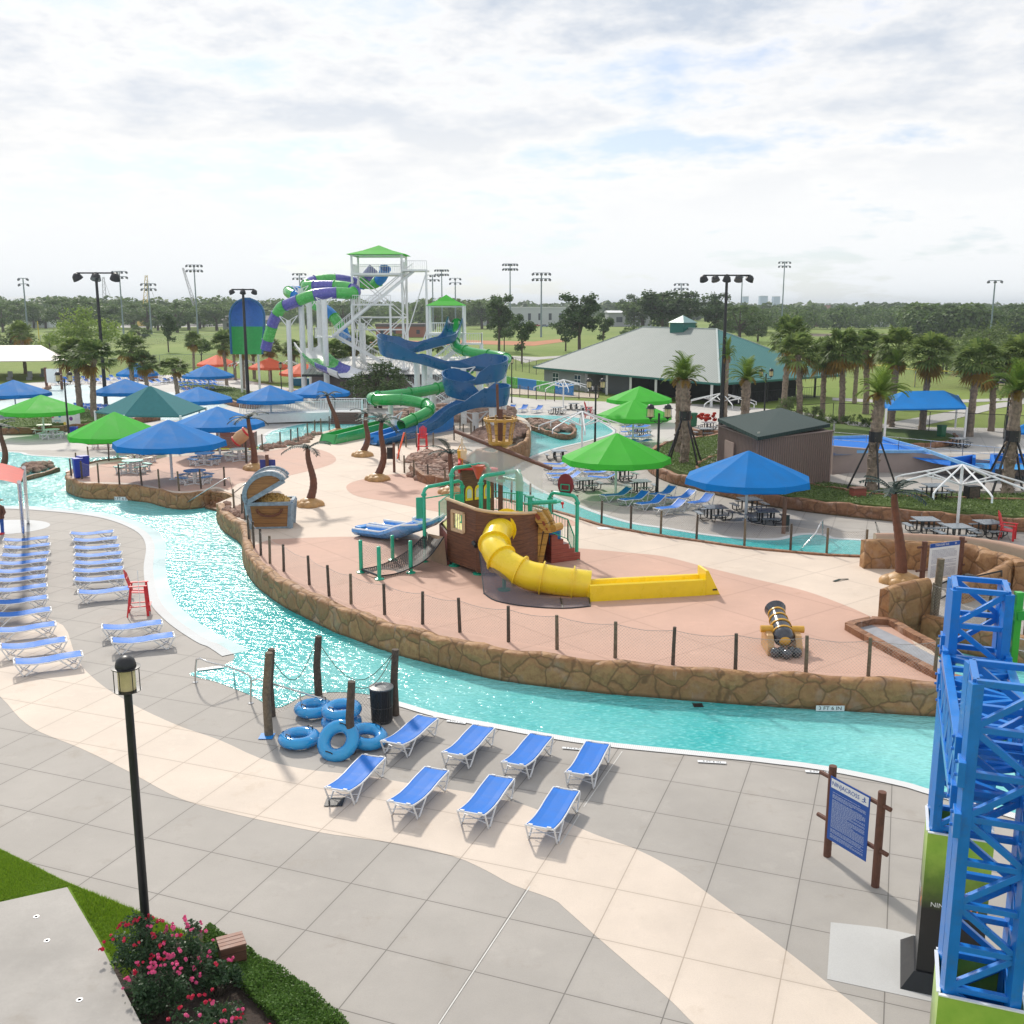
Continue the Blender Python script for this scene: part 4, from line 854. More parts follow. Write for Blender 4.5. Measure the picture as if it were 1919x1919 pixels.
for q in (.22,.5,.78):
    c=a0.lerp(a1,q); d=(a1-a0).normalized(); nn=Vector((d.y,-d.x,0))*.03
    for s_,mt,nm,off in ((1.0,m_yel,'arched_frame',1),(.62,M('pale_window',(.55,.68,.66),.3),'arched_window',1.6)):
        m=MB(); P=[c+nn*off+d*(x*.2*s_)+Vector((0,0,3.05+z*.32*s_+.32)) for x,z in [(-1,-1),(1,-1),(1,.4)]+[(math.cos(PI*k/8),.4+.8*math.sin(PI*k/8)) for k in range(1,8)]+[(-1,.4)]]
        m.add([p-SH for p in P],[tuple(range(len(P)))]); fr_=m.build(nm,mt,dhw)
def dp(x,y,Y): return D(x,y,Y)-SH
def pipe(pts,r,name='pipe',mat=None,par=None,fl=True):
    m=MB(); P=[]; 
    for i,p in enumerate(pts):
        if 0<i<len(pts)-1:
            a,b_=(pts[i-1]-p),(pts[i+1]-p); la=min(.22,a.length*.4); lb=min(.22,b_.length*.4); a.normalize(); b_.normalize(); P+= [p+a*la,p+a*la*.35+b_*lb*.35,p+b_*lb]
        else: P.append(p)
    m.tube(P,r,8)
    if fl:
        for i in (0,-1): q=pts[i]; m.lathe([(r*1.9,-.03),(r*1.9,.03)],q,10)
        for i in range(1,len(pts)-1):
            a=(pts[i-1]-pts[i]); 
            if abs(a.normalized().z)>.8: m.lathe([(r*1.5,-.05),(r*1.5,.05)],pts[i]+a.normalized()*.3,10)
            b_=(pts[i+1]-pts[i])
            if abs(b_.normalized().z)>.8: m.lathe([(r*1.5,-.05),(r*1.5,.05)],pts[i]+b_.normalized()*.3,10)
    return m.build(name,mat or m_teal,par or ship,smooth=50)
ZP=2.36-SH.z
def drop(p,z=ZP): return Vector((p.x,p.y,z))
A=dp(846,878,44.6); B=dp(915,868,46.2); pipe([drop(A),A,B,drop(B)],.09)
A=dp(901,893,43.6); B=dp(970,882,45.4); pipe([drop(A),A,B,drop(B)],.09); Cc=dp(977,893,44.6); pipe([B,Cc,drop(Cc)],.08)
A=dp(794,914,43.9); B=dp(866,900,45.4); pipe([drop(A,0),A,B,drop(B)],.08); pipe([dp(795,934,43.9),dp(845,926,45)],.03,fl=False)
A=dp(1031,922,45.2); B=dp(1082,930,44.4); pipe([drop(A,0),A,B,drop(B,0)],.085)
A=dp(993,930,43.2); pipe([drop(A),A],.10); pipe([dp(990,943,43.2),dp(1043,940,43.4)],.10); pipe([dp(1043,940,43.4),dp(1052,941,43.4)],.03,fl=False)
m=MB(); q=dp(1054,943,43.4); m.ball(q,.08,6); m.tube([q,q+Vector((.02,0,-.22))],.03,6); m.build('water_nozzle',m_red,ship)
A=dp(920,890,46.2); pipe([A,dp(967,900,45)],.07,fl=False)
# railings of the ship
def rail(pts,h,name='railing',mat=None,par=None,sp=.14,r=.028,rb=.012,z0=.08):
    m=MB(); 
    for i in range(len(pts)-1):
        a,b_=Vector(pts[i]),Vector(pts[i+1]); H=Vector((0,0,h)); m.tube([a+H,b_+H],r,6); m.tube([a+Vector((0,0,z0)),b_+Vector((0,0,z0))],r*.8,6); n=max(1,int((b_-a).length/sp))
        for k in range(n+1): p=a.lerp(b_,k/n); m.tube([p+Vector((0,0,0 if k in (0,n) else z0)),p+H],r if k in (0,n) else rb,5,False)
    return m.build(name,mat or m_teal,par)
bk=[Vector((x,y,2.36))-SH for x,y in back]
rail(bk[0:6],.95,par=ship)
s0=Vector((1.45,43.9,2.3))-SH; s1=Vector((2.75,44.6,1.15))-SH; 
for k in range(5):
    m=MB(); p=s0.lerp(s1,(k+.5)/5); m.box((p.x,p.y+.3,p.z*.5-.02),(.30,1.3,p.z),rz=.45); m.build('step',m_redp,ship)
rail([s0+Vector((.1,-.35,0)),s0+Vector((1.0,.05,-.45)),s1+Vector((.0,-.35,-.1))],.95,par=ship); 
m=MB(); c=dp(1040,1000,43.9); m.box(c,(.55,.05,.9),rz=.4); m.build('blue_panel',m_slideb2,ship)
# bow carving
b0=G(1006,1063,IZ)-SH; b1=dp(1020,985,42.9)
m=MB(); m.bar(b0+Vector((-.12,0,0)),b1+Vector((-.15,.1,.1)),.30,.22); m.bar(b0+Vector((.10,.08,0)),b1+Vector((.16,.15,.05)),.26,.22); m.build('bow_post',m_gold,ship,bev=.02)
hd=MB(); P=[dp(x,y,42.6) for x,y in ((990,962),(1000,957),(1014,960),(1024,975),(1030,988),(1038,984),(1043,990),(1034,999),(1022,999),(1012,990),(1002,974))]
n=len(P); hd.add([p for p in P]+[p+Vector((.08,.30,0)) for p in P],[tuple(range(n)),tuple(range(2*n-1,n-1,-1))]+[((k+1)%n,k,n+k,n+(k+1)%n) for k in range(n)])
h_=hd.build('bow_carving',m_gold,ship,bev=.02)
hm=MB(); hm.tube([dp(1036,990,42.55),dp(1050,986,43.0)],.17,12); hm.build('scroll',m_gold,h_,smooth=40)
hm=MB(); P=[dp(x,y,43.1) for x,y in ((1016,954),(1024,955),(1038,984),(1026,990))]; hm.add(P+[p+Vector((.1,.2,0)) for p in P],[(0,1,2,3),(7,6,5,4),(0,4,5,1),(1,5,6,2),(2,6,7,3),(3,7,4,0)]); hm.build('side_board',m_gold,h_)
for pts in (((1001,965),(1006,962),(1012,967),(1013,973),(1008,975)),((1015,977),(1020,977),(1023,984),(1019,986)),((1022,988),(1026,990),(1027,995),(1023,993))):
    m=MB(); m.add([dp(x,y,42.57) for x,y in pts],[tuple(range(len(pts)))]); m.build('red_inlay',M('red_inlay',(.25,.05,.02),.5),h_)
# mast, crow nest, yard and sail
mx_,my_=-.52,45.4; mb=Vector((mx_,my_,2.36))-SH; zz_=lambda z:Vector((mx_,my_,z))-SH
m=MB(); m.tube([mb,zz_(5.9)],[.12,.11],10); m.build('mast',m_brown,ship,smooth=50); m=MB(); m.tube([zz_(5.9),zz_(7.5)],.11,8); m.tube([zz_(7.2)+Vector((-.1,0,0)),zz_(8.6)+Vector((-.14,0,0))],.06,8); m.build('topmast',m_brown,ship)
m=MB(); m.lathe([(.30,0),(.12,.1)],zz_(2.36),10); m.lathe([(.14,-.06),(.22,-.06),(.22,.06),(.14,.06)],zz_(4.3),10,cap=False); m.build('mast_collar',m_teal,ship)
cn=MB(); cn.lathe([(.30,-.28),(.52,-.12),(.56,0),(.56,.05),(.1,.05)],zz_(6.05),20); cn.lathe([(.56,0),(.74,-.02),(.76,.09),(.58,.10)],zz_(7.0),20,cap=False)
c0=cn.build('crow_nest',m_gold,ship,smooth=40)
m=MB()
for k in range(10):
    a=2*PI*k/10; c,s_=math.cos(a),math.sin(a); 
    m.bar(zz_(6.05)+Vector((c*.5,s_*.5,0)),zz_(6.5)+Vector((c*.56,s_*.56,0)),.10,.05); m.bar(zz_(6.5)+Vector((c*.56,s_*.56,0)),zz_(7.0)+Vector((c*.67,s_*.67,0)),.12,.05); m.ball(zz_(7.14)+Vector((c*.67,s_*.67,0)),.045,6)
m.build('nest_staves',m_gold,c0)
ya,yb=dp(853,808,47.2),dp(1033,878,42.4); m=MB(); m.tube([ya,ya.lerp(yb,.5),yb],[.10,.11,.09],8); m.build('yard',m_brown,ship,smooth=50)
ms,t,b,o=nt('sheer_sail_cloth'); b.inputs['Base Color'].default_value=(.80,.80,.80,1); b.inputs['Roughness'].default_value=.8; b.inputs['Alpha'].default_value=.42
m=MB(); nx,ny=12,4; vs=[]
for i in range(nx+1):
    q=.06+.86*i/nx; p=ya.lerp(yb,q); dr=1.25*(.75+.5*math.sin(PI*q)) 
    for j in range(ny+1): vs.append(p+Vector((.06*math.sin(i*1.3)*j,.10*math.sin(i*.9)*j/ny*2,-.1-dr*j/ny)))
m.add(vs,[(i*(ny+1)+j,(i+1)*(ny+1)+j,(i+1)*(ny+1)+j+1,i*(ny+1)+j+1) for i in range(nx) for j in range(ny)]); m.build('sail',ms,ship,smooth=180)
m=MB(); q=dp(896,872,45.3); m.lathe([(.06,-.62),(.08,-.58),(.30,0),(.32,.0),(.29,-.03)],q,16); m.build('tipping_cone',M('faded_red_cone',(.62,.10,.06),.5),ship,smooth=50)
m=MB(); q=dp(866,852,47.5); m.box(q,(.38,.38,.42),taper=1.15); m.tube([q+Vector((-.2,0,.2)),q+Vector((0,0,.6)),q+Vector((.2,0,.2))],.03,6); m.tube([q+Vector((0,0,.55)),q+Vector((0,0,.75)),drop(q+Vector((0,0,0)),ZP+2)],.04,6); m.build('tipping_bucket',M('amber_bucket',(.75,.40,.03),.4),ship)
# backboard
m=MB(); q=dp(1060,908,44.9); Rm=Matrix.Rotation(PI/2,4,'X')@Matrix.Rotation(0,4,'Y'); m.lathe([(.36,-.04),(.38,-.02),(.38,.02),(.36,.04)],q,24,Matrix.Rotation(R(-25),4,'Z')@Rm@Matrix.Diagonal((1,1.3,1,1))); bbd=m.build('round_backboard',M('maroon_board',(.20,.02,.03),.5),ship)
m=MB(); s_=Vector((math.cos(R(-25)),math.sin(R(-25)),0)); w0=q+Vector((-.03,-.08,-.12)); P=[w0-s_*.2+Vector((0,0,-.13)),w0+s_*.2+Vector((0,0,-.13)),w0+s_*.2+Vector((0,0,.13)),w0-s_*.2+Vector((0,0,.13))]
for i in range(4): m.bar(P[i],P[(i+1)%4],.04)
m.build('backboard_square',m_teal,bbd); m=MB(); m.tube([q+Vector((0,.05,-.4)),dp(1045,926,44.9)],.05,6); m.build('backboard_bracket',m_teal,bbd)
m=MB(); q=dp(787,952,43.9); m.box(q,(.34,.05,.95),rz=.2); m.build('green_paddle',m_teal,ship,bev=.03)
m=MB(); q=dp(861,936,45.2); m.box(q,(.45,.05,.5),rz=.3); m.build('green_paddle',m_teal,ship,bev=.03)
m=MB(); q=Vector((-1.6,41.45,2.35))-SH; m.tube([q,q+Vector((.12,-.30,-.08))],.10,10); m.build('toy_cannon',m_black,ship)
for x,y in ((-2.5,43.2),(-1.4,41.8),(.9,43.0),(-2.9,46.8),(-.8,47.8),(1.3,45.4),(-2.7,45.3)):
    m=MB(); m.lathe([(.26,0),(.26,.06),(.09,.10),(.09,1.4)],Vector((x,y,IZ))-SH,12); m.build('leg',m_teal,ship)
for i,(x,y) in enumerate(((945,940),(965,935),(885,945))):
    m=MB(); q=D(x,y,45); q.z=2.36; q=q-SH; m.box(q+Vector((0,0,.35)),(.35,.06,.5),rz=.5); m.build('play_panel',(m_slideb2,m_red,m_teal)[i],ship)
# yellow tube slide
def frames(P,tilt=None):
    out=[]
    for i in range(len(P)):
        t_=(P[min(i+1,len(P)-1)]-P[max(i-1,0)]).normalized(); a=t_.cross(Vector((0,0,1))).normalized(); b_=a.cross(t_).normalized()
        if tilt:
            an=tilt(i/(len(P)-1)); a,b_=a*math.cos(an)+b_*math.sin(an),b_*math.cos(an)-a*math.sin(an)
        out.append((t_,a,b_))
    return out
def tubeslide(P,r,par,name,mats,seg,ring=.05,n=16,th=.03,rmat=None):
    """hollow tube in flanged sections"""
    F=frames(P); N=len(P)
    for si in range(0,N-1,seg):
        e=min(N-1,si+seg); m=MB(); vs=[]
        for q in (r,r-th):
            for i in range(si,e+1):
                for k in range(n):
                    an=2*PI*k/n; vs.append(P[i]+(F[i][1]*math.cos(an)+F[i][2]*math.sin(an))*q)
        L=e-si+1
        fs=[(i*n+k,(i+1)*n+k,(i+1)*n+(k+1)%n,i*n+(k+1)%n) for i in range(L-1) for k in range(n)]
        o_=L*n; fs+=[(o_+i*n+(k+1)%n,o_+(i+1)*n+(k+1)%n,o_+(i+1)*n+k,o_+i*n+k) for i in range(L-1) for k in range(n)]
        for i in (0,L-1): fs+=[(i*n+k,i*n+(k+1)%n,o_+i*n+(k+1)%n,o_+i*n+k) for k in range(n)]
        m.add(vs,fs)
        for i in (si,):
            vs=[];w=.025
            for q,dz in ((r*.98,-w),(r+ring,-w),(r+ring,w),(r*.98,w)):
                for k in range(n): an=2*PI*k/n; vs.append(P[i]+F[i][0]*dz+(F[i][1]*math.cos(an)+F[i][2]*math.sin(an))*q)
            m.add(vs,[(j*n+k,j*n+(k+1)%n,(j+1)*n+(k+1)%n,(j+1)*n+k) for j in range(3) for k in range(n)])
        m.build(name,mats[(si//seg)%len(mats)],par,smooth=50)
def trough(P,w,hl,hr,par,name,mats,seg,th=.05,bottom=.12,lip=True,bank=None):
    """open channel swept along P; hl/hr give wall heights left/right by fraction"""
    F=frames(P,bank); N=len(P)
    for si in range(0,N-1,seg):
        e=min(N-1,si+seg); m=MB(); vs=[]; K=None
        for i in range(si,e+1):
            q=i/(N-1); l=hl(q) if callable(hl) else hl; r_=hr(q) if callable(hr) else hr
            inn=[(-w/2,l),(-w/2*.97,l*.5),(-w*.36,.06),(0,0),(w*.36,.06),(w/2*.97,r_*.5),(w/2,r_)]
            ou=[(w/2+th,r_+.02),(w/2+th,r_*.5),(w*.40,-bottom*.4),(0,-bottom),(-w*.40,-bottom*.4),(-w/2-th,l*.5),(-w/2-th,l+.02)]
            if lip: ou=[(w/2+th*2,r_+.01),(w/2+th*2,r_-.07)]+ou[0:1]+ou[1:]+[(-w/2-th*2,l-.07),(-w/2-th*2,l+.01)]
            pr=inn+ou; K=len(pr)
            for x,y in pr: vs.append(P[i]+F[i][1]*x+F[i][2]*y)
        L=e-si+1; fs=[(i*K+k,i*K+(k+1)%K,(i+1)*K+(k+1)%K,(i+1)*K+k) for i in range(L-1) for k in range(K)]
        fs+=[tuple(range(K)),tuple((L-1)*K+k for k in range(K-1,-1,-1))] if 0 else []
        m.add(vs,fs); m.build(name,mats[(si//seg)%len(mats)],par,smooth=45)
ys=[D(950,982,43.2),D(943,986,42.2),D(931,1002,41.1),D(927,1025,40.2),D(936,1044,39.6),D(956,1061,39.2),D(988,1077,38.9),D(1016,1083,38.8),D(1050,1089,38.7),D(1106,1096,38.6)]
YP=[p-SH for p in catmull(ys,n=5)]
tubeslide(YP,.57,ship,'tube_section',[m_yel],7,.11,20)
m=MB(); m.box(D(953,988,42.35)-SH,(1.3,.10,1.3),rz=.28); m.build('slide_entry_plate',m_yel,ship)
# runout trough
a=G(1106,1128,IZ); b_=G(1322,1116,IZ); d=(b_-a); d.normalize(); n2_=Vector((-d.y,d.x,0)); f=MB(); Wd=.95
sec=[(0,0),(0,.62),(.07,.66),(.16,.64),(.22,.3),(Wd-.22,.3),(Wd-.16,.64),(Wd-.07,.66),(Wd,.62),(Wd,0)]
vs=[]; 
for p,hh in ((a,1.0),(b_,1.0)):
    for x,z in sec: vs.append(p-SH+n2_*x+Vector((0,0,z*hh)))
K=len(sec); f.add(vs,[(k,k+1,K+k+1,K+k) for k in range(K-1)]+[tuple(range(K-1,-1,-1)),tuple(K+k for k in range(K))])
ro=f.build('runout_trough',m_yel,ship)
f=MB(); e0=b_-SH; vs=[e0,e0+d*.62,e0+d*.10+Vector((0,0,1.0)),e0+Vector((0,0,1.0))]; vs2=[v+n2_*Wd for v in vs]
f.add(vs+vs2,[(0,1,2,3),(7,6,5,4),(3,2,6,7),(2,1,5,6),(1,0,4,5),(0,3,7,4)]); f.build('stop_end',m_yel,ro,bev=.03)
f=MB(); p=e0+d*.38+Vector((0,-.01,.22)); f.bar(p-d*.09-n2_*.005,p+d*.09-n2_*.005,.02,.06); f.build('slot',m_black,ro)
f=MB(); p=G(945,1106,IZ)-SH; top=YP[30]; f.lathe([(.26,0),(.26,.06),(.08,.1),(.08,1.0)],p,12); f.build('slide_leg',m_teal,ship)
# mesh skirt under the slide
sk=[G(907,1113,IZ),G(930,1127,IZ),G(985,1137,IZ),G(1055,1141,IZ),G(1106,1137,IZ)]; tops=[D(898,1030,41.0),D(925,1055,39.2),D(975,1103,38.4),D(1050,1120,38.1),D(1104,1118,38.0),]
m=MB(); A_=catmull(sk,n=4); B_=catmull(tops,n=4)
for i in range(len(A_)-1): m.add([A_[i]-SH,A_[i+1]-SH,B_[i+1]-SH,B_[i]-SH],[(0,1,2,3)],[((i,0),(i+1,0),(i+1,1),(i,1))])
m.build('mesh_skirt',m_skirt,ship,smooth=180)
m=MB(); m.tube([p-SH+Vector((0,0,.02)) for p in A_],.03,5); m.tube([A_[0]-SH,B_[0]-SH],.03,5); m.tube([A_[12]-SH,B_[12]-SH],.03,5); m.tube([A_[-1]-SH,B_[-1]-SH],.03,5); m.build('skirt_hem',m_black,ship)
# net bridge
nb=thing('net_bridge','black rope climbing net hung between short green posts beside the ship','climbing net',G(720,1070,IZ),0); NB=nb.location
po=[(677,1073,1012),(711,1086,1024),(736,1050,1003),(770,1074,1013)]
PT=[]
for x,y,ty in po:
    p=G(x,y,IZ); h=D(x,ty,p.y).z-IZ; PT.append((p,h)); m=MB(); m.lathe([(.20,0),(.20,.05),(.085,.09),(.085,h-.02),(.06,h)],p-NB,12); m.build('post',m_teal,nb,smooth=40)
m=MB(); rows=[(PT[0][0]+Vector((0,0,.15)),PT[1][0]+Vector((0,0,.15))),(G(716,1058,IZ+.15),G(752,1072,IZ+.12)),(D(763,1033,42.9),D(800,1047,41.9)),(D(800,998,44.1),D(832,1006,43.0))]
N=10; vs=[]; uvs=[]
L1=catmull([r_[0] for r_ in rows],n=6); L2=catmull([r_[1] for r_ in rows],n=6)
for i in range(len(L1)-1):
    for j in range(6):
        q=lambda a,b_,t_:a.lerp(b_,t_)-NB-Vector((0,0,.18*math.sin(PI*t_))); m.add([q(L1[i],L2[i],j/6),q(L1[i],L2[i],(j+1)/6),q(L1[i+1],L2[i+1],(j+1)/6),q(L1[i+1],L2[i+1],j/6)],[(0,1,2,3)],[((j*.25,i*.25),(j*.25+.25,i*.25),(j*.25+.25,i*.25+.25),(j*.25,i*.25+.25))])
m.build('climbing_net',m_netd,nb,smooth=180)
m=MB(); m.tube([p-NB for p in L1],.03,5); m.tube([p-NB for p in L2],.03,5); m.tube([PT[0][0]-NB+Vector((0,0,.15)),PT[1][0]-NB+Vector((0,0,.15))],.05,6); m.build('edge_rope',m_black,nb)
m=MB()
for (i,j) in ((0,1),(0,2),(1,3)):
    a,b_=PT[i],PT[j]
    m.add([a[0]-NB+Vector((0,0,.2)),b_[0]-NB+Vector((0,0,.2)),b_[0]-NB+Vector((0,0,b_[1]*.9)),a[0]-NB+Vector((0,0,a[1]*.9))],[(0,1,2,3)],[((0,0),(1.3,0),(1.3,1),(0,1))])
m.build('side_net',m_net,nb)
m=MB(); m.add([G(795,1045,IZ)-NB,G(838,1062,IZ)-NB,D(832,1006,43.2)-NB,D(803,1000,44.3)-NB],[(0,1,2,3)]); m.build('side_board',M('tan_board',(.42,.30,.2),.7),nb)
# small double slide
ds=thing('double_slide','low bright blue double toddler slide with white ridges','slide',G(720,1000,IZ)); o_=ds.location
for k in range(2):
    P=[G(675+k*32,997-k*10,IZ+.16),G(705+k*30,1001-k*10,IZ+.2),G(738+k*26,1004-k*10,IZ+.3),D(772+k*20,993-k*6,44.6+k*.9),D(806+k*6,977-k*3,45.3+k*.9)]
    trough([p-o_ for p in catmull(P,n=4)],.95,.24,.24,ds,'slide_lane',[M('light_blue_slide',(.10,.36,.80),.3)],99,.10,.16,False)
    m=MB(); Q=[p-o_ for p in catmull(P,n=4)]; Fr=frames(Q); 
    for s_ in (-.5,.5): m.tube([q_+f_[1]*s_*1.0+f_[2]*.25 for q_,f_ in zip(Q,Fr)],.07,6)
    m.build('white_ridge',m_white,ds)
m=MB(); 
m.bar(G(670,992,IZ+.1)-o_,G(708,985,IZ+.1)-o_,.5,.3); m.build('slide_foot',m_slideb2,ds,bev=.05)
# ---------------------------------------------------------------- treasure chest
TC=G(510,985,IZ); tc_=thing('treasure_chest','giant open treasure chest full of gold with grey metal bands','treasure chest',TC,R(6))
m_cw=planks('chest_wood',(.22,.10,.03),(.38,.19,.06),2.6); m_band=M('grey_blue_band',(.22,.30,.37),.45,var=.3,vs=6); m_lidw=planks('weathered_lid_planks',(.50,.44,.40),(.72,.68,.64),2.6,'X'); m_goldc=M('gold_coins',(.62,.40,.12),.35,var=.4,vs=14,bump=1,bs=14,bd=.05,metal=.4)
W_,Dp,H_=1.75,1.25,1.15
m=MB(); m.box((0,0,H_/2),(W_,Dp,H_),taper=1.12); m.build('chest_body',m_cw,tc_)
m=MB()
for sx in (-1,1):
    for sy in (-1,1): m.bar((sx*W_*.5,sy*Dp*.5,0),(sx*W_*.56,sy*Dp*.56,H_+.02),.2,.2)
for z,k in ((.04,1.01),(H_,1.13)):
    for sy in (-1,1): m.bar((-W_*.5*k,sy*Dp*.5*k,z),(W_*.5*k,sy*Dp*.5*k,z),.16 if z>.5 else .08,.16 if z>.5 else .08)
    for sx in (-1,1): m.bar((sx*W_*.5*k,-Dp*.5*k,z),(sx*W_*.5*k,Dp*.5*k,z),.16 if z>.5 else .08,.16 if z>.5 else .08)
m.build('metal_band',m_band,tc_,bev=.02)
m=MB(); m.ball((.1,0,H_),.75,14,(1.05,.72,.42)); r_=random.Random(3)
for k in range(160): a=r_.random()*6.28; q=r_.random()**.5*.72; m.lathe([(.055,-.01),(.055,.01)],(.1+q*math.cos(a),q*.75*math.sin(a),H_+.30*(1-(q/.8)**2)+.05),7,Matrix.Rotation(r_.uniform(-.8,.8),4,'X')@Matrix.Rotation(r_.uniform(-.8,.8),4,'Y'))
m.build('gold_heap',m_goldc,tc_)
m=MB(); m.tube([(.55*math.cos(PI+PI*k/12),-Dp*.56-.06-.02*(k%2),H_*.80-.32*abs(math.sin(PI*k/12))) for k in range(13)],.055,7); m.build('rope_handle',M('dark_rope',(.14,.05,.025),.8),tc_)
tc_.scale=(1.12,1.12,1.12)
# lid: half barrel hinged on the left, opened to the left
lid=MB(); nseg=12; Rl=W_*.56; Dl=Dp*.57; rot=Matrix.Translation((-W_*.56,0,H_+.08))@Matrix.Rotation(R(-30),4,'Y')@Matrix.Translation((W_*.56,0,0))
vs=[];
for y in (-Dl,Dl):
    for k in range(nseg+1): a=PI*k/nseg; vs.append(rot@Vector((Rl*math.cos(a),y,Rl*.80*math.sin(a))))
n=nseg+1; lid.add(vs,[(k,k+1,n+k+1,n+k) for k in range(nseg)]+[tuple(range(n-1,-1,-1)),tuple(n+k for k in range(n)),(0,n,2*n-1,n-1)])
lo=lid.build('lid',m_lidw,tc_,smooth=50)
m=MB(); 
for y in (-Dl-.02,Dl+.02):
    pp=[rot@Vector((Rl*1.0*math.cos(PI*k/nseg),y,Rl*.80*math.sin(PI*k/nseg))) for k in range(nseg+1)]
    for k in range(nseg): m.bar(pp[k],pp[k+1],.16,.2)
    m.bar(pp[0],pp[-1],.16,.2)
for y in (-.3,.3):
    pp=[rot@Vector((Rl*1.01*math.cos(PI*k/nseg),y,Rl*.82*math.sin(PI*k/nseg))) for k in range(nseg+1)]
    for k in range(nseg): m.bar(pp[k],pp[k+1],.04,.03)
m.build('lid_band',m_band,lo)
m=MB(); pp=[rot@Vector((Rl*.86*math.cos(PI*k/nseg),-Dl-.035,.05+Rl*.66*math.sin(PI*k/nseg))) for k in range(nseg+1)]; m.add(pp,[tuple(range(nseg,-1,-1))]); m.build('lid_end_panel',m_cw,lo)
# ---------------------------------------------------------------- cannon
CN=G(1466,1222,IZ); cn_=thing('cannon','black and gold cannon on tan carriage with iron cannonballs piled in front','cannon',CN,R(-3))
m_iron=M('blue_black_iron',(.035,.04,.055),.22,var=.2,coat=.6); m_carr=M('tan_carriage',(.50,.30,.13),.5,var=.2,vs=3); m_gb2=M('gold_band',(.62,.34,.04),.35)
el=Matrix.Translation((0,-.05,.55))@Matrix.Rotation(R(-72),4,'X')
def cl(m,pr,n=24): m.lathe([(r_,z) for r_,z in pr],(0,0,0),n,el)
m=MB(); cl(m,[(.05,-.32),(.22,-.26),(.32,-.12),(.34,.0),(.32,.5),(.29,.9),(.26,1.3),(.27,1.36),(.34,1.48),(.36,1.55),(.30,1.6),(.17,1.6),(.15,1.3)]); m.build('barrel',m_iron,cn_,smooth=50)
for z,rr in ((.12,.345),(.5,.335),(.9,.30),(1.25,.275)):
    m=MB(); m.lathe([(rr-.02,z-.035),(rr+.02,z-.03),(rr+.02,z+.03),(rr-.02,z+.035)],(0,0,0),24,el,cap=False); m.build('gold_band',m_gb2,cn_,smooth=50)
m=MB(); m.lathe([(.02,-.36),(.12,-.34),(.17,-.29),(.20,-.25)],(0,0,0),18,el); m.build('breech_cap',m_gb2,cn_,smooth=50)
for s_ in (-1,1):
    m=MB(); m.add([(s_*x,y,z) for x in (.34,.56) for y,z in ((-.42,0),(.75,0),(.75,.45),(.2,.70),(-.2,.62),(-.42,.3))],[(5,4,3,2,1,0),(6,7,8,9,10,11)]+[(k,(k+1)%6,6+(k+1)%6,6+k) for k in range(6)]); m.build('carriage_side',m_carr,cn_,bev=.03)
    m=MB(); m.tube([(s_*.3,.2,.72),(s_*.70,.2,.72)],.12,12); m.build('trunnion',m_gb2,cn_,smooth=40)
for x,y in ((-.34,-.52),(.0,-.68),(.36,-.50),(-.12,-.42),(.2,-.40)):
    b_=MB(); b_.ball((0,0,0),.165,14); o=b_.build('cannonball',m_iron,None,smooth=180); o.parent=cn_; o.location=(x,y,.165)
# ---------------------------------------------------------------- signs
def signpost(name,label,pa,pb,h,z0,z1,face,par_mat,body,off=.14,inset=(.06,.82),rails=True,post_r=.085):
    r=thing(name,label,'sign',pa); 
    for p in (pa,pb): m=MB(); q=p-pa; m.tube([q,q+Vector((0,0,h*.5)),q+Vector((0,0,h))],post_r,10); m.build('post',m_brown,r,smooth=40)
    d=(pb-pa).normalized(); n=Vector((d.y,-d.x,0)); n=n if n.y<0 else -n
    if rails:
        for z in (z1-.12,z0+.35): m=MB(); m.tube([-d*.35+Vector((0,0,z))+n*.0,(pb-pa)+d*.25+Vector((0,0,z))],.05,8); m.build('cross_rail',m_brown,r,smooth=40)
    L=(pb-pa).length; X0,X1=inset[0]*L,inset[1]*L; c=d*((X0+X1)/2)+n*off+Vector((0,0,(z0+z1)/2)); w=X1-X0; hh=z1-z0
    Mx=Matrix((( d.x,0,n.x,c.x),(d.y,0,n.y,c.y),(0,1,0,c.z),(0,0,0,1)))
    if n.cross(Vector((0,0,1))).dot(d)>0: Mx=Matrix(((-d.x,0,n.x,c.x),(-d.y,0,n.y,c.y),(0,1,0,c.z),(0,0,0,1)))
    def T(pts): return [Mx@Vector(p) for p in pts]
    def plate(x0,y0,x1,y1,zz,mat,nm,par): m=MB(); m.add(T([(x0,y0,zz),(x1,y0,zz),(x1,y1,zz),(x0,y1,zz)]),[(0,1,2,3)]); return m.build(nm,mat,par)
    m=MB(); m.add(T([(-w/2,-hh/2,-.012),(w/2,-hh/2,-.012),(w/2,hh/2,-.012),(-w/2,hh/2,-.012),(-w/2,-hh/2,0),(w/2,-hh/2,0),(w/2,hh/2,0),(-w/2,hh/2,0)]),[(3,2,1,0),(4,5,6,7),(0,1,5,4),(1,2,6,5),(2,3,7,6),(3,0,4,7)]); bd=m.build('board',face,r)
    body(Mx,w,hh,bd,plate); return r
rsg=random.Random(5)
def lines(Mx,w,hh,bd,y0,y1,n,mat,lh,x0=-.42,gaps=.2):
    m=MB(); y=y0
    for i in range(n):
        y=y0+(y1-y0)*i/(n-1)
        if rsg.random()<gaps*.5: continue
        e=x0*w+ w*(.84 if rsg.random()<.6 else rsg.uniform(.35,.8)); x=x0*w
        while x<e:
            ww=rsg.uniform(.02,.075)*w/1.1; x2=min(e,x+ww); m.add([Mx@Vector(p) for p in ((x,y-lh/2,.004),(x2,y-lh/2,.004),(x2,y+lh/2,.004),(x,y+lh/2,.004))],[(0,1,2,3)]); x=x2+.012
    m.build('small_print_text',mat,bd)['kind']='stuff'
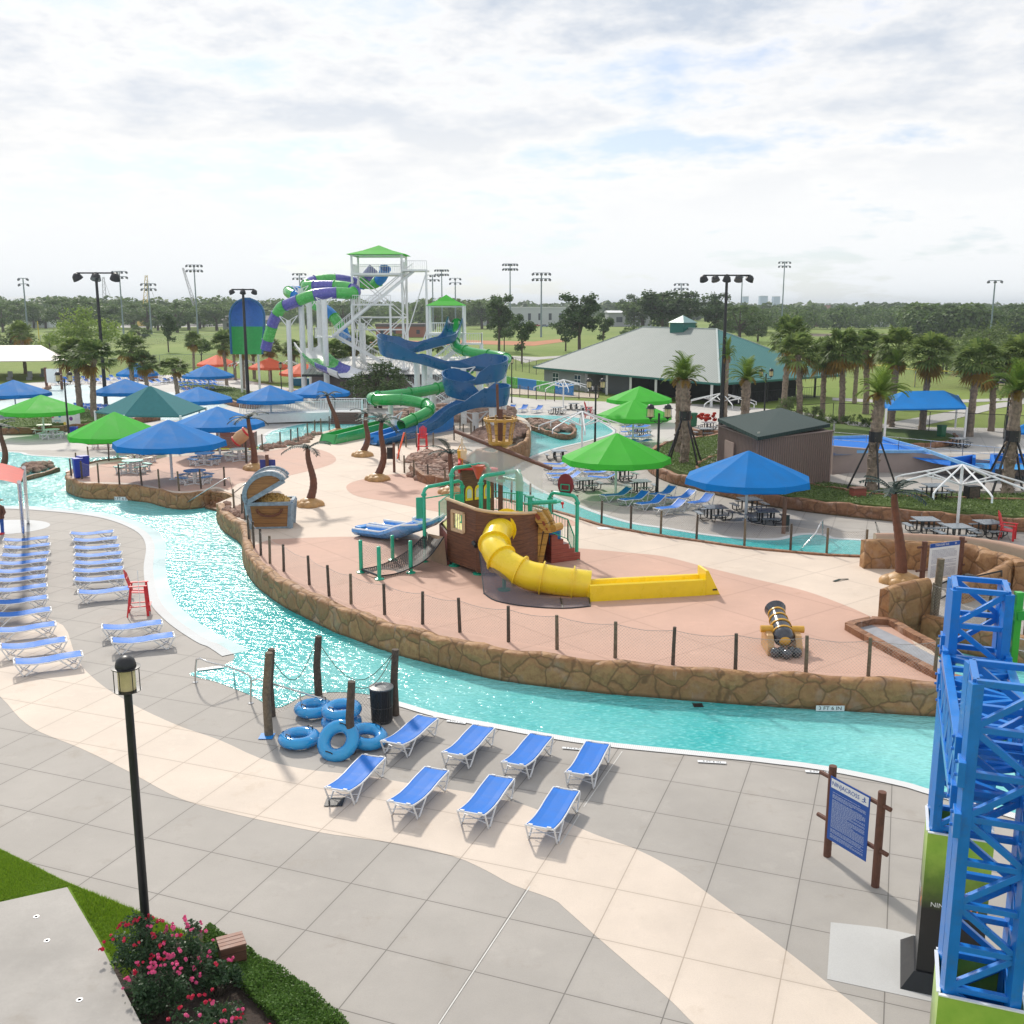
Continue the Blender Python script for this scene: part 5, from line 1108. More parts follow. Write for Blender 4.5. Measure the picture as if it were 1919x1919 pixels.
def ninja(Mx,w,hh,bd,plate):
    plate(-w*.47,hh*.33,w*.47,hh*.475,.003,m_signw,'header',bd)
    text_mesh('NINJACROSS',.135,m_signb,'title_lettering',bd,Mx@Matrix.Translation((-w*.10,hh*.40,.006)),.001,'CENTER',1.0)
    m=MB(); c=Vector((w*.36,hh*.40,.006)) # leaping runner
    for a,b_,q in (((0,.02),(.02,-.02),.03),((.02,-.02),(.06,-.03),.018),((.02,-.02),(-.02,-.05),.018),((-.02,-.05),(-.06,-.04),.014),((0,.02),(.05,.03),.014),((0,.02),(-.05,.0),.014)):
        A=c+Vector((*a,0)); B=c+Vector((*b_,0)); d=(B-A).normalized(); n=Vector((-d.y,d.x,0))*q/2; m.add([Mx@p for p in (A-n,B-n,B+n,A+n)],[(0,1,2,3)])
    m.add([Mx@(c+Vector((.012+.018*math.cos(k*PI/4),.052+.018*math.sin(k*PI/4),0))) for k in range(8)],[tuple(range(8))]); m.build('runner_emblem',m_signb,bd)
    lines(Mx,w,hh,bd,hh*.27,-hh*.44,44,m_inkw,.010)
pa,pb=G(1550,1604),G(1640,1661)
signpost('rules_sign','dark blue rules sign headed NINJACROSS between two brown timber posts',pa,pb,2.15,.50,1.98,m_signb,None,ninja,.12,(.05,.86))
def isle(Mx,w,hh,bd,plate):
    plate(-w*.5,hh*.38,w*.5,hh*.5,.003,m_signb,'header',bd)
    text_mesh('TREASURE ISLE',.115,m_signw,'title_lettering',bd,Mx@Matrix.Translation((-w*.10,hh*.44,.006)),.001,'CENTER',1.0)
    m=MB(); 
    for i in range(3): m.add([Mx@Vector((w*.36+x*.10,hh*.44+.03-i*.03+y*.012,.006)) for x,y in ((-.5,-.5),(.5,-.5),(.5,.5),(-.5,.5))],[(0,1,2,3)])
    m.build('wave_emblem',m_signw,bd); lines(Mx,w,hh,bd,hh*.33,-hh*.46,24,m_ink,.012)
    rc=MB()
signpost('rules_sign','white rules sign headed TREASURE ISLE against the carved rock wall',G(1727,1093,IZ),G(1801,1083,IZ)+Vector((-.1,.0,0)),1.75,.2,1.65,m_signw,None,isle,.13,(.08,.88),True,.11)
r=thing('sign_back','dark sign board seen from behind on a brown post beside the treasure chest','sign',G(503,915,IZ)); m=MB(); m.bar((0,0,0),(0,0,2.1),.18); m.build('post',m_brown,r); m=MB(); m.box((0,.13,1.35),(.95,.04,.85)); m.build('board',m_dkblue,r)
r=thing('sign_back','dark narrow sign on a brown post near the rock heap','sign',G(739,885,IZ)); m=MB(); m.bar((0,0,0),(0,0,2.0),.16); m.build('post',m_brown,r); m=MB(); m.box((-.28,.05,1.3),(.4,.04,.8)); m.build('board',m_black,r)
r=thing('sign_back','brown post with black sign box under the big blue umbrella on the right','sign',G(1468,1000)); m=MB(); m.tube([(0,0,0),(0,0,2.0)],.11,10); m.build('post',m_brown,r); m=MB(); m.box((.17,.05,.55),(.25,.12,.9)); m.build('box',m_black,r)
r=thing('rescue_board','orange red rescue board leaning by the fence in front of the slide runout','rescue board',G(744,865,IZ)); m=MB(); m.bar((0,0,.2),(.55,.2,2.1),.28,.08); m.build('board',M('orange_red_foam',(.85,.12,.04),.5),r,bev=.03); m=MB(); m.bar((0,0,0),(0,0,.6),.1); m.build('stand',m_white,r)
r=thing('menu_sign','white sign between two brown posts behind the left green umbrella','sign',G(101,730)); m=MB(); m.bar((-1,0,0),(-1,0,3.2),.3); m.bar((1.2,0,0),(1.2,0,3.0),.3); m.build('post',m_brown,r); m=MB(); m.box((.1,-.1,2),(1.9,.08,2)); m.build('board',m_signw,r)
# depth markers
def marker(px,py,z,txt,rz,name,label,w=.75,flat=False,h=.17):
    pp=G(px,py,z); pp=pp if flat else pp+Vector((math.sin(rz),-math.cos(rz),0))*.10; r=thing('depth_marker',label,'depth marker',pp,rz,'white tile depth markers'); m=MB()
    if flat: m.box((0,0,.004),(w,h,.008))
    else: m.box((0,0,0),(w,.012,h))
    m.build('tile',m_signw,r); Mx=Matrix.Translation((0,0,.010)) if flat else Matrix.Translation((0,-.009,0))@Matrix.Rotation(PI/2,4,'X'); text_mesh(txt,h*.95,m_blk,'lettering',r,Mx,.0005,'CENTER',1.1)
marker(1554,1325,.12,'3 FT 6 IN',R(-1),'','white depth tile on the rock wall below the cannon reading 3 FT 6 IN',.85)
marker(1036,1266,.14,'3 FT 6 IN',R(-8),'','white depth tile on the rock wall below the yellow slide reading 3 FT 6 IN',.85)
marker(665,1180,.16,'3 FT 6 IN',R(-24),'','white depth tile on the rock wall below the net bridge reading 3 FT 6 IN',.80)
marker(229,934,.12,'3 FT 6 IN',R(-6),'','white depth tile on the terrace rock wall reading 3 FT 6 IN',.95,h=.24)
marker(1334,1428,.026,'3 FT 6 IN',R(-8),'','faded depth tile in the deck near the right foreground loungers',.75,True,.12)
marker(1074,1403,.026,'3 FT 6 IN',R(-12),'','faded depth tile in the deck behind the fourth lounger',.6,True,.10)
marker(855,1353,.026,'3 FT 6 IN',R(-18),'','faded depth tile in the deck behind the second lounger',.6,True,.10)
marker(1535,1447,.026,'3 FT 6 IN',R(-10),'','faded depth tile in the deck beside the blue rules sign',.7,True,.12)
marker(395,1252,.05,'3 FT 6 IN',R(22),'','depth tile along the step at the pool entry reading 3 FT 6 IN',.85,True,.2)
# ---------------------------------------------------------------- small twin slide tower and its slides
def lattice_tower(name,label,c,rz,w,d,zp,ztop,roofmat,roof_h,over=.5,braces=2,legr=.11,rails=True,z0=0,group=None):
    r=thing(name,label,'slide tower',c,rz)
    cs=[(-w/2,-d/2),(w/2,-d/2),(w/2,d/2),(-w/2,d/2)]
    for x,y in cs: m=MB(); m.tube([(x,y,z0),(x,y,ztop)],legr,8); m.build('leg',m_white,r,smooth=50)
    m=MB()
    for i in range(4):
        a,b_=cs[i],cs[(i+1)%4]
        for k in range(braces):
            za,zb=z0+(zp-z0)*k/braces,z0+(zp-z0)*(k+1)/braces; m.tube([(*a,za),(*b_,zb)],legr*.45,5); m.tube([(*b_,za),(*a,zb)],legr*.45,5); m.tube([(*a,zb-.1),(*b_,zb-.1)],legr*.55,5)
    m.build('bracing',m_white,r)
    m=MB(); m.box((0,0,zp),(w+.3,d+.3,.22)); m.build('platform',m_white,r)
    if rails:
        for i in range(4): rail([(*cs[i],zp),(*cs[(i+1)%4],zp)],1.15,'railing',m_white,r,.22,.04,.018)
    if roofmat:
        m=MB(); X,Y=w/2+over,d/2+over; vs=[(-X,-Y,ztop),(X,-Y,ztop),(X,Y,ztop),(-X,Y,ztop),(0,0,ztop+roof_h),(-X*.5,-Y*.5,ztop+roof_h*.42),(X*.5,-Y*.5,ztop+roof_h*.42),(X*.5,Y*.5,ztop+roof_h*.42),(-X*.5,Y*.5,ztop+roof_h*.42)]
        m.add(vs,[(0,1,6,5),(1,2,7,6),(2,3,8,7),(3,0,5,8),(5,6,4),(6,7,4),(7,8,4),(8,5,4),(3,2,1,0)]); m.build('roof',roofmat,r)
        m=MB()
        for i in range(4): m.tube([(*[cs[i][0],cs[i][1]],ztop-.12),(*cs[(i+1)%4],ztop-.12)],.08,6)
        m.build('roof_beam',m_white,r)
    return r
TA=Vector((-7.1,113,0))
tw=lattice_tower('slide_tower','short white twin slide tower with a bright green hip roof',TA,R(-2),3.8,3.6,9.0,12.0,m_green_can,1.15,.2,3,.13)
# columns carrying the small slides
def column(r,p,ztop,rad=.33,arms=None,z0=0):
    m=MB(); q=Vector((p[0],p[1],0))-r.location; m.tube([(q.x,q.y,z0-r.location.z),(q.x,q.y,ztop-r.location.z)],rad,12); m.build('column',m_white,r,smooth=50)
    if arms:
        m=MB()
        for a in arms:
            e=Vector(a)-r.location; m.tube([(q.x,q.y,ztop-1.0-r.location.z),e],.07,6); m.tube([(q.x,q.y,ztop-.1-r.location.z),e],.05,6)
        m.build('bracket',m_white,r)
bs=thing('body_slide','open dark blue zigzag water slide with tall curved walls','water slide',(-5.6,104,0)); BSL=bs.location
bp=[(854,606,112.0),(849,622,109.5),(840,640,107.5),(815,648,106.3),(790,655,105.6),(765,660,105),(742,658,104.2),(727,654,102.8),(723,660,101.2),(733,668,100.2),(755,672,99.6),(785,678,99.2),(812,686,98.9),(835,692,98.8),(862,691,98.9),(890,692,98.8),(915,694,98.4),(932,697,97.4),(936,704,96.0),(925,712,94.8),(905,716,94.3),(885,719,93.9),(864,722,93.2),(850,725,92.2),(846,732,91.0),(852,741,90.2),(870,747,89.8),(895,750,89.7),(920,752,89.5),(934,752,89.0),(938,757,88.2),(925,760,87.6),(900,760,87.0),(878,764,86.4),(855,772,85.9),(835,785,85.6),(815,800,85.2),(790,810,84.9),(760,817,84.3),(728,826,83.3),(698,833,82.2)]
BP=[D(*q)-BSL for q in bp]; BP=catmull(BP,n=4); NB_=len(BP)
def hwl(side):
    def f(q):
        i=q*(len(bp)-1)
        # the outer wall of each bend is taller
        bend=[(5.5,9.5,1),(15.5,19.5,-1),(22,26.5,1),(28,32,-1)]
        h=.75
        for a,b_,s_ in bend:
            if a-1.5<i<b_+1.5: h+= .75*s_*side*max(0,min(1,(i-a+1.5)/1.5,(b_+1.5-i)/1.5))
        if i>35: h*=max(.35,1-(i-35)*.16)
        return max(.4,h)
    return f
trough(BP,1.45,hwl(-1),hwl(1),bs,'slide_section',[m_slideb],16,.06,.2)
for (x,y,zt_,arms) in ((-9.3,101,7.2,1),(-4.6,97.5,6.2,1),(-8.5,100,6.6,0),(-1.3,92.6,4.0,1),(-1.9,96.3,5.3,1),(-3.2,89.5,2.8,1),(-6.0,104,6.8,1)):
    column(bs,(x,y),zt_,.28,[(x+1.1,y+.5,zt_+.1),(x-1.1,y-.4,zt_+.1)] if arms else None)
m=MB(); a=G(697,833,IZ)-BSL; b_=G(836,805,IZ)-BSL; d=(b_-a).normalized(); n=Vector((-d.y,d.x,0)); z0=a.z
P=[a+n*-.9,b_+n*-.9,b_+n*.9,a+n*.9]; 
def wedge(m,a,b_,w,h0,h1,wt=.22):
    d=(b_-a).normalized(); n=Vector((-d.y,d.x,0))
    for s_ in (-1,1):
        q=[a+n*(s_*w),b_+n*(s_*w),b_+n*(s_*w)+Vector((0,0,h1)),a+n*(s_*w)+d*.5*(h0>.1)+Vector((0,0,h0))]; q2=[p-n*(s_*wt) for p in q]
        m.add(q+q2,[(0,1,2,3),(7,6,5,4),(3,2,6,7),(0,3,7,4),(1,0,4,5),(2,1,5,6)])
    q=[a+n*w+d*.6,b_+n*w,b_-n*w,a-n*w+d*.6]; m.add([p+Vector((0,0,.25)) for p in q],[(0,1,2,3)])
    q=[a-n*w,a+n*w,a+n*w+d*.5+Vector((0,0,h0)),a-n*w+d*.5+Vector((0,0,h0))]; m.add(q,[(0,1,2,3)])
wedge(m,a,b_,.85,.75,1.5); m.build('runout',m_slideb2,bs,bev=.03)
ts=thing('tube_slide','green enclosed tube water slide zigzagging beneath the blue one to an open runout','water slide',(-5.6,104,0))
gp=[(856,606,112),(855,622,110.3),(852,640,108.8),(857,652,107.4),(872,657,106.4),(892,662,105.6),(915,665,104.9),(938,668,104),(948,672,102.8),(944,678,101.8),(925,680,101.3),(900,681,101.0),(880,690,100.4),(862,702,99.6),(850,712,98.8),(838,722,97.8),(818,728,96.8),(795,733,95.9),(768,737,95),(735,741,94),(708,744,92.8),(697,746,91.6),(704,749,90.6),(728,749,90.1),(752,749,90.0),(778,753,89.9),(797,758,89.4),(806,765,88.6),(802,772,87.8),(790,779,87.2),(775,786,86.6),(760,793,86.0),(752,797,85.6)]
GP=catmull([D(*q)-BSL for q in gp],n=4); tubeslide(GP,.50,ts,'tube_section',[m_slideg],8,.10,16)
a=G(612,832,IZ)-BSL; b_=G(752,803,IZ)-BSL; m=MB(); wedge(m,a,b_,.8,.75,1.1); m.build('runout',m_slideg,ts,bev=.03)
for (x,y,zt_) in ((-11.2,94.5,3.6),(-3.5,107,7.2),(-.8,104.5,6.2),(-7.6,99,4.6),(-10.2,88.5,2.6)): column(ts,(x,y),zt_,.24,[(x+.7,y,zt_+.4),(x-.7,y,zt_+.4)])
# stairs of the small tower
def stairs(r,a,b_,w,n,mat,name='stairs',tread=.3,sidebeam=True):
    a=Vector(a)-r.location; b_=Vector(b_)-r.location; d=(b_-a); dh=Vector((d.x,d.y,0)).normalized(); nn=Vector((-dh.y,dh.x,0)); m=MB()
    an=math.atan2(dh.y,dh.x)
    for k in range(n): p=a.lerp(b_,(k+.5)/n); m.box(p,(tread,w,.05),rz=an)
    for s_ in (-1,1): m.bar(a+nn*(s_*w/2),b_+nn*(s_*w/2),.06,.28)
    o=m.build(name,mat,r)
    for s_ in (-1,1):
        A,B=a+nn*(s_*w/2),b_+nn*(s_*w/2); q=MB(); q.tube([A+Vector((0,0,1.05)),B+Vector((0,0,1.05))],.035,5); q.tube([A+Vector((0,0,.2)),B+Vector((0,0,.2))],.025,5); k=max(4,int((B-A).length/.4))
        for i in range(k+1): p=A.lerp(B,i/k); q.tube([p+Vector((0,0,.1)),p+Vector((0,0,1.05))],.018,4,False)
        q.build('handrail',mat,o)
    return o
tw.rotation_euler=(0,0,0)
stairs(tw,(-5.2,112.3,7.9),(-9.5,111.2,4.6),1.1,16,m_white); stairs(tw,(-9.5,110.5,4.6),(-5.5,110.2,2.2),1.1,12,m_white); stairs(tw,(-6.5,109.5,2.2),(-10.5,108.5,0),1.1,10,m_white)
m=MB(); m.box((2.8,.6,7.9),(2.0,2.4,.15)); m.build('landing',m_white,tw); rail([(1.9,-.6,7.9),(3.8,-.6,7.9),(3.8,1.8,7.9)],1.15,'railing',m_white,tw,.22,.04,.018)
for x,y in ((3.75,-.5),(3.75,1.7)): m=MB(); m.tube([(x,y,0),(x,y,7.9)],.17,8); m.build('leg',m_white,tw)
# ---------------------------------------------------------------- tall tower with enclosed tube slides
TB=Vector((-17.0,135,0))
bt_=lattice_tower('tall_slide_tower','very tall white steel slide tower with zigzag stairs and a green pointed canopy',TB,R(0),6.3,5.6,15.9,18.3,m_green_can,1.25,.6,3,.14)
for i,(a,b_) in enumerate((((-12.5,133,16.2),(-17.5,132.0,12.2)),((-17.5,131,12.2),(-22.5,131.0,8.2)),((-22.5,132.2,8.2),(-15.5,132.6,4.2)),((-14.5,131.2,4.2),(-10.5,130.5,0.2)))):
    stairs(bt_,a,b_,1.6,22,m_white)
def landing(r,x,y,z,w,d):
    m=MB(); m.box(Vector((x,y,z))-r.location,(w,d,.2)); o=m.build('landing',m_white,r); L=r.location
    rail([Vector((x-w/2,y-d/2,z))-L,Vector((x+w/2,y-d/2,z))-L],1.15,'railing',m_white,r,.25,.04,.02); rail([Vector((x-w/2,y+d/2,z))-L,Vector((x-w/2,y-d/2,z))-L],1.15,'railing',m_white,r,.25,.04,.02)
landing(bt_,-12.2,133,16.3,3.2,4.5); landing(bt_,-17.6,131.6,12.1,5.0,3.0); landing(bt_,-23.6,131.6,8.1,2.2,3.2); landing(bt_,-14.4,131.8,4.1,2.2,3.2)
for x,y,z in ((-10.7,131,16.3),(-23.2,130.2,8.1),(-24.4,132.8,8.1),(-15.2,130.3,12.1),(-20.0,130.3,12.1)): m=MB(); m.tube([Vector((x,y,0))-TB,Vector((x,y,z))-TB],.14,8); m.build('leg',m_white,bt_)
m=MB(); m.tube([Vector((-10.7,131,16))-TB,Vector((-13.8,132.2,7))-TB],.08,6); m.tube([Vector((-10.7,131,9))-TB,Vector((-13.8,132.2,1))-TB],.10,6); m.tube([Vector((-13.8,132.2,9))-TB,Vector((-10.7,131,1))-TB],.10,6); m.tube([Vector((-13.8,132.2,9.0))-TB,Vector((-20.2,132.2,9.0))-TB],.10,6); m.build('bracing',m_white,bt_)
def striped(name,label,pts,r_,mats,seg,orient=None,sub=4):
    o=thing(name,label,'water slide',(pts[0][0]*0-24,138,0)); P=catmull([D(*q)-o.location for q in pts],n=sub); tubeslide(P,r_,o,'tube_section',mats,seg,.10,14); return o
s1=striped('tube_slide','purple and green striped tube slide with the sharp zigzag in front',[(700,503,139),(690,515,139),(680,527,139),(668,530,138.5),(640,525,138),(615,524,137.5),(590,527,137),(577,531,136),(575,537,134.8),(590,536,134),(615,536,133.5),(640,537,133),(660,541,132.5),(666,547,131.5),(655,550,130.6),(630,549,130.2),(600,551,130),(578,556,130),(560,563,130.3),(542,570,130.8),(528,576,131.2),(519,589,131.5),(512,604,131.8),(507,620,132),(502,638,132.2),(498,655,132.4)],.72,[m_purp,m_green2],6)
s2=striped('tube_slide','blue and green tube slide looping behind the purple one and dropping to the right',[(722,503,141),(716,520,142),(700,532,143),(680,532,144),(640,538,145),(600,541,146),(565,545,146),(545,546,145),(541,548,143.5),(552,554,142),(575,558,141.5),(610,567,141.5),(640,569,141.2),(652,562,140.8),(640,556,140.5)][:11]+[(590,572,140.5),(606,578,139.5),(620,588,138.5),(632,603,137.5),(642,620,136.8),(650,638,136.2)],.70,[m_slideb2,m_green2],6)
for o,L in ((s1,((540,594,131),)),(s2,((680,600,137),))):
    for (x,y,Y) in L: p=D(x,y,Y); column(o,(p.x,p.y),p.z-.4,.30,[(p.x+1.2,p.y,p.z+.2),(p.x-1.2,p.y,p.z+.2)])
for x,ty,Y in ((563,540,131.5),(579,565,133.5),(597.5,563,135),(607,562,129)):
    p=D(x,ty,Y); column(s1,(p.x,p.y),p.z,.36,[(p.x+1.0,p.y,p.z+.3),(p.x-1.0,p.y,p.z+.3)])
# half pipe wall: big blue and green rounded panel
hp=thing('slide_wall','huge rounded blue and green slide wall standing like a giant tongue','slide wall',D(463,640,138)); hp.location.z=0; HL=hp.location
P=[];rows=18
for i in range(rows+1):
    q=i/rows; y_=664-104*q; half=33.5 if q<.65 else 33.5*math.sqrt(max(0.02,1-((q-.65)/.35)**2)); P.append((y_,half*(1-.15*(1-q))))
def hpart(i0,i1,mat,nm):
    m=MB(); K=12; vs=[]
    for i in range(i0,i1+1):
        y_,h_=P[i]
        for k in range(K+1): u=-1+2*k/K; vs.append(D(463+u*h_,y_,138-2.2*(1-(1-abs(u))**2)*0-1.8*abs(u)**2)-HL)
    n=len(vs); back=[v+Vector((0,.35,0)) for v in vs]; m.add(vs+back,[(a*(K+1)+k,a*(K+1)+k+1,(a+1)*(K+1)+k+1,(a+1)*(K+1)+k) for a in range(i1-i0) for k in range(K)]+[(n+a*(K+1)+k+1,n+a*(K+1)+k,n+(a+1)*(K+1)+k,n+(a+1)*(K+1)+k+1) for a in range(i1-i0) for k in range(K)]+[(a*(K+1)+K,n+a*(K+1)+K,n+(a+1)*(K+1)+K,(a+1)*(K+1)+K) for a in range(i1-i0)]+[(n+a*(K+1),a*(K+1),(a+1)*(K+1),n+(a+1)*(K+1)) for a in range(i1-i0)]+[((i1-i0)*(K+1)+k,(i1-i0)*(K+1)+k+1,n+(i1-i0)*(K+1)+k+1,n+(i1-i0)*(K+1)+k) for k in range(K)])
    return m.build(nm,mat,hp,smooth=50)
hpart(9,rows,M('matte_blue_panel',(.06,.19,.56),.5),'blue_panel'); hpart(0,9,M('matte_green_panel',(.06,.42,.12),.5),'green_panel')
m=MB(); m.tube([D(463+u*P[i][1]*1.02,P[i][0]-.5,136.3)-HL for u,i in [(-1,k) for k in range(rows+1)]+[(1,k) for k in range(rows,-1,-1)]],.16,6); m.build('rim',m_slideb,hp)
m=MB()
for x in (-1.2,1.2): m.tube([(x,.8,0),(x,.8,11.0)],.16,8)
m.build('back_post',m_white,hp)
# long striped runout behind the palms
rs=thing('slide_runout','long sloping white green and purple striped slide runout behind the palms','water slide',D(640,690,128)); rs.location.z=0
P=[D(x,y,Y)-rs.location for x,y,Y in ((575,652,134),(590,672,131),(612,690,128),(635,700,126),(655,708,124))]
P=catmull(P,n=5); trough(P,3.2,.8,.8,rs,'runout_section',[m_white,m_green2,m_purp,m_white],5,.08,.3)
# ---------------------------------------------------------------- blue steel gantry, right foreground
gd=Vector((math.sin(R(20.5)),math.cos(R(20.5)),0)); gs=Vector((math.cos(R(20.5)),-math.sin(R(20.5)),0))
def truss(m,a,b_,u,v,w,h,n,lw=.13,bw=.085):
    """box truss from a to b; u,v its cross directions"""
    cs=[u*(s1*w/2)+v*(s2*h/2) for s1,s2 in ((-1,-1),(1,-1),(1,1),(-1,1))]
    for c in cs: m.bar(a+c,b_+c,lw,lw)
    for k in range(n+1):
        p=a.lerp(b_,k/n)
        for i in range(4): m.bar(p+cs[i],p+cs[(i+1)%4],bw,bw)
    for k in range(n):
        p,q=a.lerp(b_,k/n),a.lerp(b_,(k+1)/n)
        for i in range(4):
            c,e=cs[i],cs[(i+1)%4]; (m.bar(p+c,q+e,bw,bw) if (k+i)%2 else m.bar(p+e,q+c,bw,bw))
gt=thing('obstacle_gantry','bright blue steel truss gantry with two columns in green printed boxes','obstacle frame',(6.35,12.5,0)); GL=Vector(gt.location)
c1=Vector((6.36,12.45,0)); c2=Vector((7.93,16.75,0)); UP=Vector((0,0,1))
for c in (c1,c2):
    m=MB(); truss(m,c-GL+UP*1.2,c-GL+UP*7.35,gs,gd,.80,.80,10,.15,.085); m.build('column',m_truss,gt,bev=.006)
m=MB(); truss(m,c1-GL+gd*.5+UP*5.8,c2-GL-gd*.5+UP*5.8,gs,UP,.95,.80,6,.13,.085); m.build('beam',m_truss,gt,bev=.006)
m=MB(); truss(m,c1-GL+gs*.5+UP*5.9,c1-GL+gs*7+UP*5.9,gd,UP,.80,.80,9,.13,.085); m.build('beam',m_truss,gt,bev=.006)
for c in (c1,c2):
    for sg in (-1,1):
        for sv in (-1,1):
            for z in (5.45,6.15):
                m=MB(); m.box(c-GL+gs*(sg*.48)+gd*(sv*.42)+UP*z,(.09,.30,.34),rz=-R(20.5))
                for bz in (-.09,.09): m.tube([c-GL+gs*(sg*.50)+gd*(sv*.42+.07)+UP*(z+bz),c-GL+gs*(sg*.56)+gd*(sv*.42+.07)+UP*(z+bz)],.025,6)
                m.build('connector_plate',m_truss,gt,bev=.006)
mg,t,b,o=nt('green_print_panel'); c=coords(t,'Object'); sp=nd(t,'ShaderNodeSeparateXYZ'); t.links.new(c,sp.inputs[0]); n=noise(t,c,2.2,4,.6)
vo=nd(t,'ShaderNodeTexVoronoi'); vo.inputs['Scale'].default_value=14; vo.inputs['Randomness'].default_value=.0; t.links.new(c,vo.inputs['Vector'])
g_=mixc(t,ramp(t,n,.35,.65),(.20,.42,.03),(.36,.55,.07)); g_=mixc(t,mth(t,'MULTIPLY',ramp(t,vo.outputs[0],.02,.05),.22),g_,(.55,.72,.2))
zf=ramp(t,mth(t,'ADD',sp.outputs[2],mth(t,'MULTIPLY',n,.5)),1.75,2.9); cc=mixc(t,zf,(.012,.014,.016),g_); t.links.new(cc,b.inputs[0]); b.inputs['Roughness'].default_value=.3
for c,nm in ((c1,0),(c2,1)):
    bx=thing('printed_box','green printed cladding box round the foot of the %s blue column'%('nearer' if nm==0 else 'farther'),'cladding box',c+gs*.02,-R(20.5)); w=1.06; m=MB(); tt=.03
    for sx,sy,dx,dy in ((0,-1,w,tt),(0,1,w,tt),(-1,0,tt,w-2*tt),(1,0,tt,w-2*tt)): m.box((sx*(w-tt)/2,sy*(w-tt)/2,1.5),(dx,dy,2.95))
    m.build('panel',mg,bx); m=MB(); m.box((0,0,.14),(w+.50,w+.50,.28),taper=.72); m.build('plinth',m_black,bx)
    m=MB(); 
    for sx,sy in ((0,-1),(0,1),(-1,0),(1,0)): m.box((sx*w/2,sy*w/2,2.985),((w if sy else .05),(w-.1 if sx else .05),.02))
    m.build('rim',m_signw,bx)
    Mx=Matrix.Translation((-w/2-.003,-.02,1.55))@Matrix.Rotation(-PI/2,4,'Z')@Matrix.Rotation(PI/2,4,'X'); text_mesh('NINJA',.125,m_signw,'lettering',bx,Mx@Matrix.Translation((-.18,.0,0)),.001)
    Mx2=Matrix.Translation((-.22,-w/2-.004,1.62))@Matrix.Rotation(PI/2,4,'X'); text_mesh('NINJA',.125,m_signw,'lettering',bx,Mx2,.001)
    for Mq in (Mx@Matrix.Translation((.24,.02,.002)),Mx2@Matrix.Translation((.42,.0,.002))):
        m=MB(); 
        for kk,(rr,a0,a1,wd) in enumerate(((.16,-.6,2.2,.022),(.13,2.6,4.9,.03))):
            for k in range(8):
                a=a0+(a1-a0)*k/8; b2=a0+(a1-a0)*(k+1)/8; m.add([Mq@Vector((q*math.cos(x),q*math.sin(x),0)) for q,x in ((rr,a),(rr+wd,a),(rr+wd,b2),(rr,b2))],[(0,1,2,3)])
        m.add([Mq@Vector(p) for p in ((-.06,-.05,0),(.10,.10,0),(.13,.07,0),(-.02,-.12,0))],[(0,1,2,3)]); m.build('swirl_emblem',M('orange_print',(.85,.25,.03),.4),bx)
gg=thing('green_gantry','bright green steel truss arm leaving the blue column towards the right','obstacle frame',c2+gs*.6)
m=MB(); e=Vector((0,0,0)); m.bar(e+UP*6.9,e+gs*5+UP*7.7,.16); m.bar(e+UP*4.9+gd*.2,e+gs*5+UP*5.1,.16); m.bar(e+UP*5.0+gd*.2,e+gs*2.0+UP*6.9,.12); m.bar(e+UP*7.3-gs*.0,e+UP*4.6,.12); m.bar(e+gd*1+UP*5.1,e+gs*5+gd*1+UP*5.3,.14); m.bar(e+UP*4.95+gd*.2,e+gs*.5+gd*1+UP*5.1,.12); m.build('truss_arm',m_gtruss,gg,bev=.006)
m=MB(); m.tube([e+UP*6.5,e+gs*5+UP*5.9],.012,5); m.tube([e+UP*6.3,e+gs*5+UP*5.6],.008,5); m.build('cable',m_steel,gg)
o=sheet('concrete_patch',[c2+gs*a+gd*b_ for a,b_ in ((-2.0,-.95),(2.0,-.95),(2.05,1.0),(-1.15,1.05),(-2.05,.9))],.006,m_patch); struct(o)
# ---------------------------------------------------------------- carved walls at the right end of the island
def zr(a,b_): return lambda q:a+(b_-a)*q
wa=[(1622,1015),(1657,1015),(1719,1017),(1809,1022),(1841,1032),(1879,1041),(1903,1054)]
rockwall('rock_wall',pxs(wa,2.1),.6,2.1,.5,m_stone,'curved brown carved rock wall behind the TREASURE ISLE sign',jit=.04)
rockwall('rock_wall',pxs([(1903,1056),(1879,1064),(1840,1073),(1809,1081)],2.0)[::-1],.6,2.0,.4,m_stone,'sloping end of the carved wall beside the black handrails',jit=.03,ztop=lambda q:1.6+.45*q)
rockwall('rock_wall',[G(1668,1109,2.05),G(1706,1097,2.15),G(1748,1087,2.25)],-.1,2.1,.45,m_stone,'tall brown carved rock wall beside the grey channel and wooden post',jit=.04,ztop=lambda q:2.05+.2*q)
rockwall('rock_wall',[G(1727,1154,1.0),G(1776,1167,1.0),G(1850,1182,1.0),G(1960,1205,1.0)],-.1,1.0,.4,m_stone,'lower carved rock wall under the grey walkway at the right',jit=.04)
rockwall('stucco_wall',pxs([(1643,1002),(1680,1002),(1748,1004),(1841,1012),(1919,1027),(2050,1060)],1.5),-.1,1.5,.4,m_tan,'smooth tan rendered wall behind the carved rock wall on the right',jit=.015)
struct(sheet('walkway',pxs([(1748,1092),(1810,1075),(1880,1060),(2000,1050),(2300,1120),(2300,1260),(1960,1203),(1850,1181),(1776,1166),(1735,1153)],.95),.95,m_deck,.6))
struct(sheet('grey_channel',pxs([(1596,1180),(1634,1171),(1700,1202),(1790,1250),(1790,1274),(1760,1268),(1700,1236),(1650,1210)],IZ+.02),IZ+.02,M('grey_channel_floor',(.30,.31,.34),.6)))
kerbline([(1800,1282),(1760,1272),(1700,1241),(1650,1214),(1590,1180),(1600,1176),(1634,1168),(1668,1170),(1700,1190),(1795,1240)],'rock_kerb','rough brown rock kerb framing the grey channel',IZ,m_stone2,.3,.28)
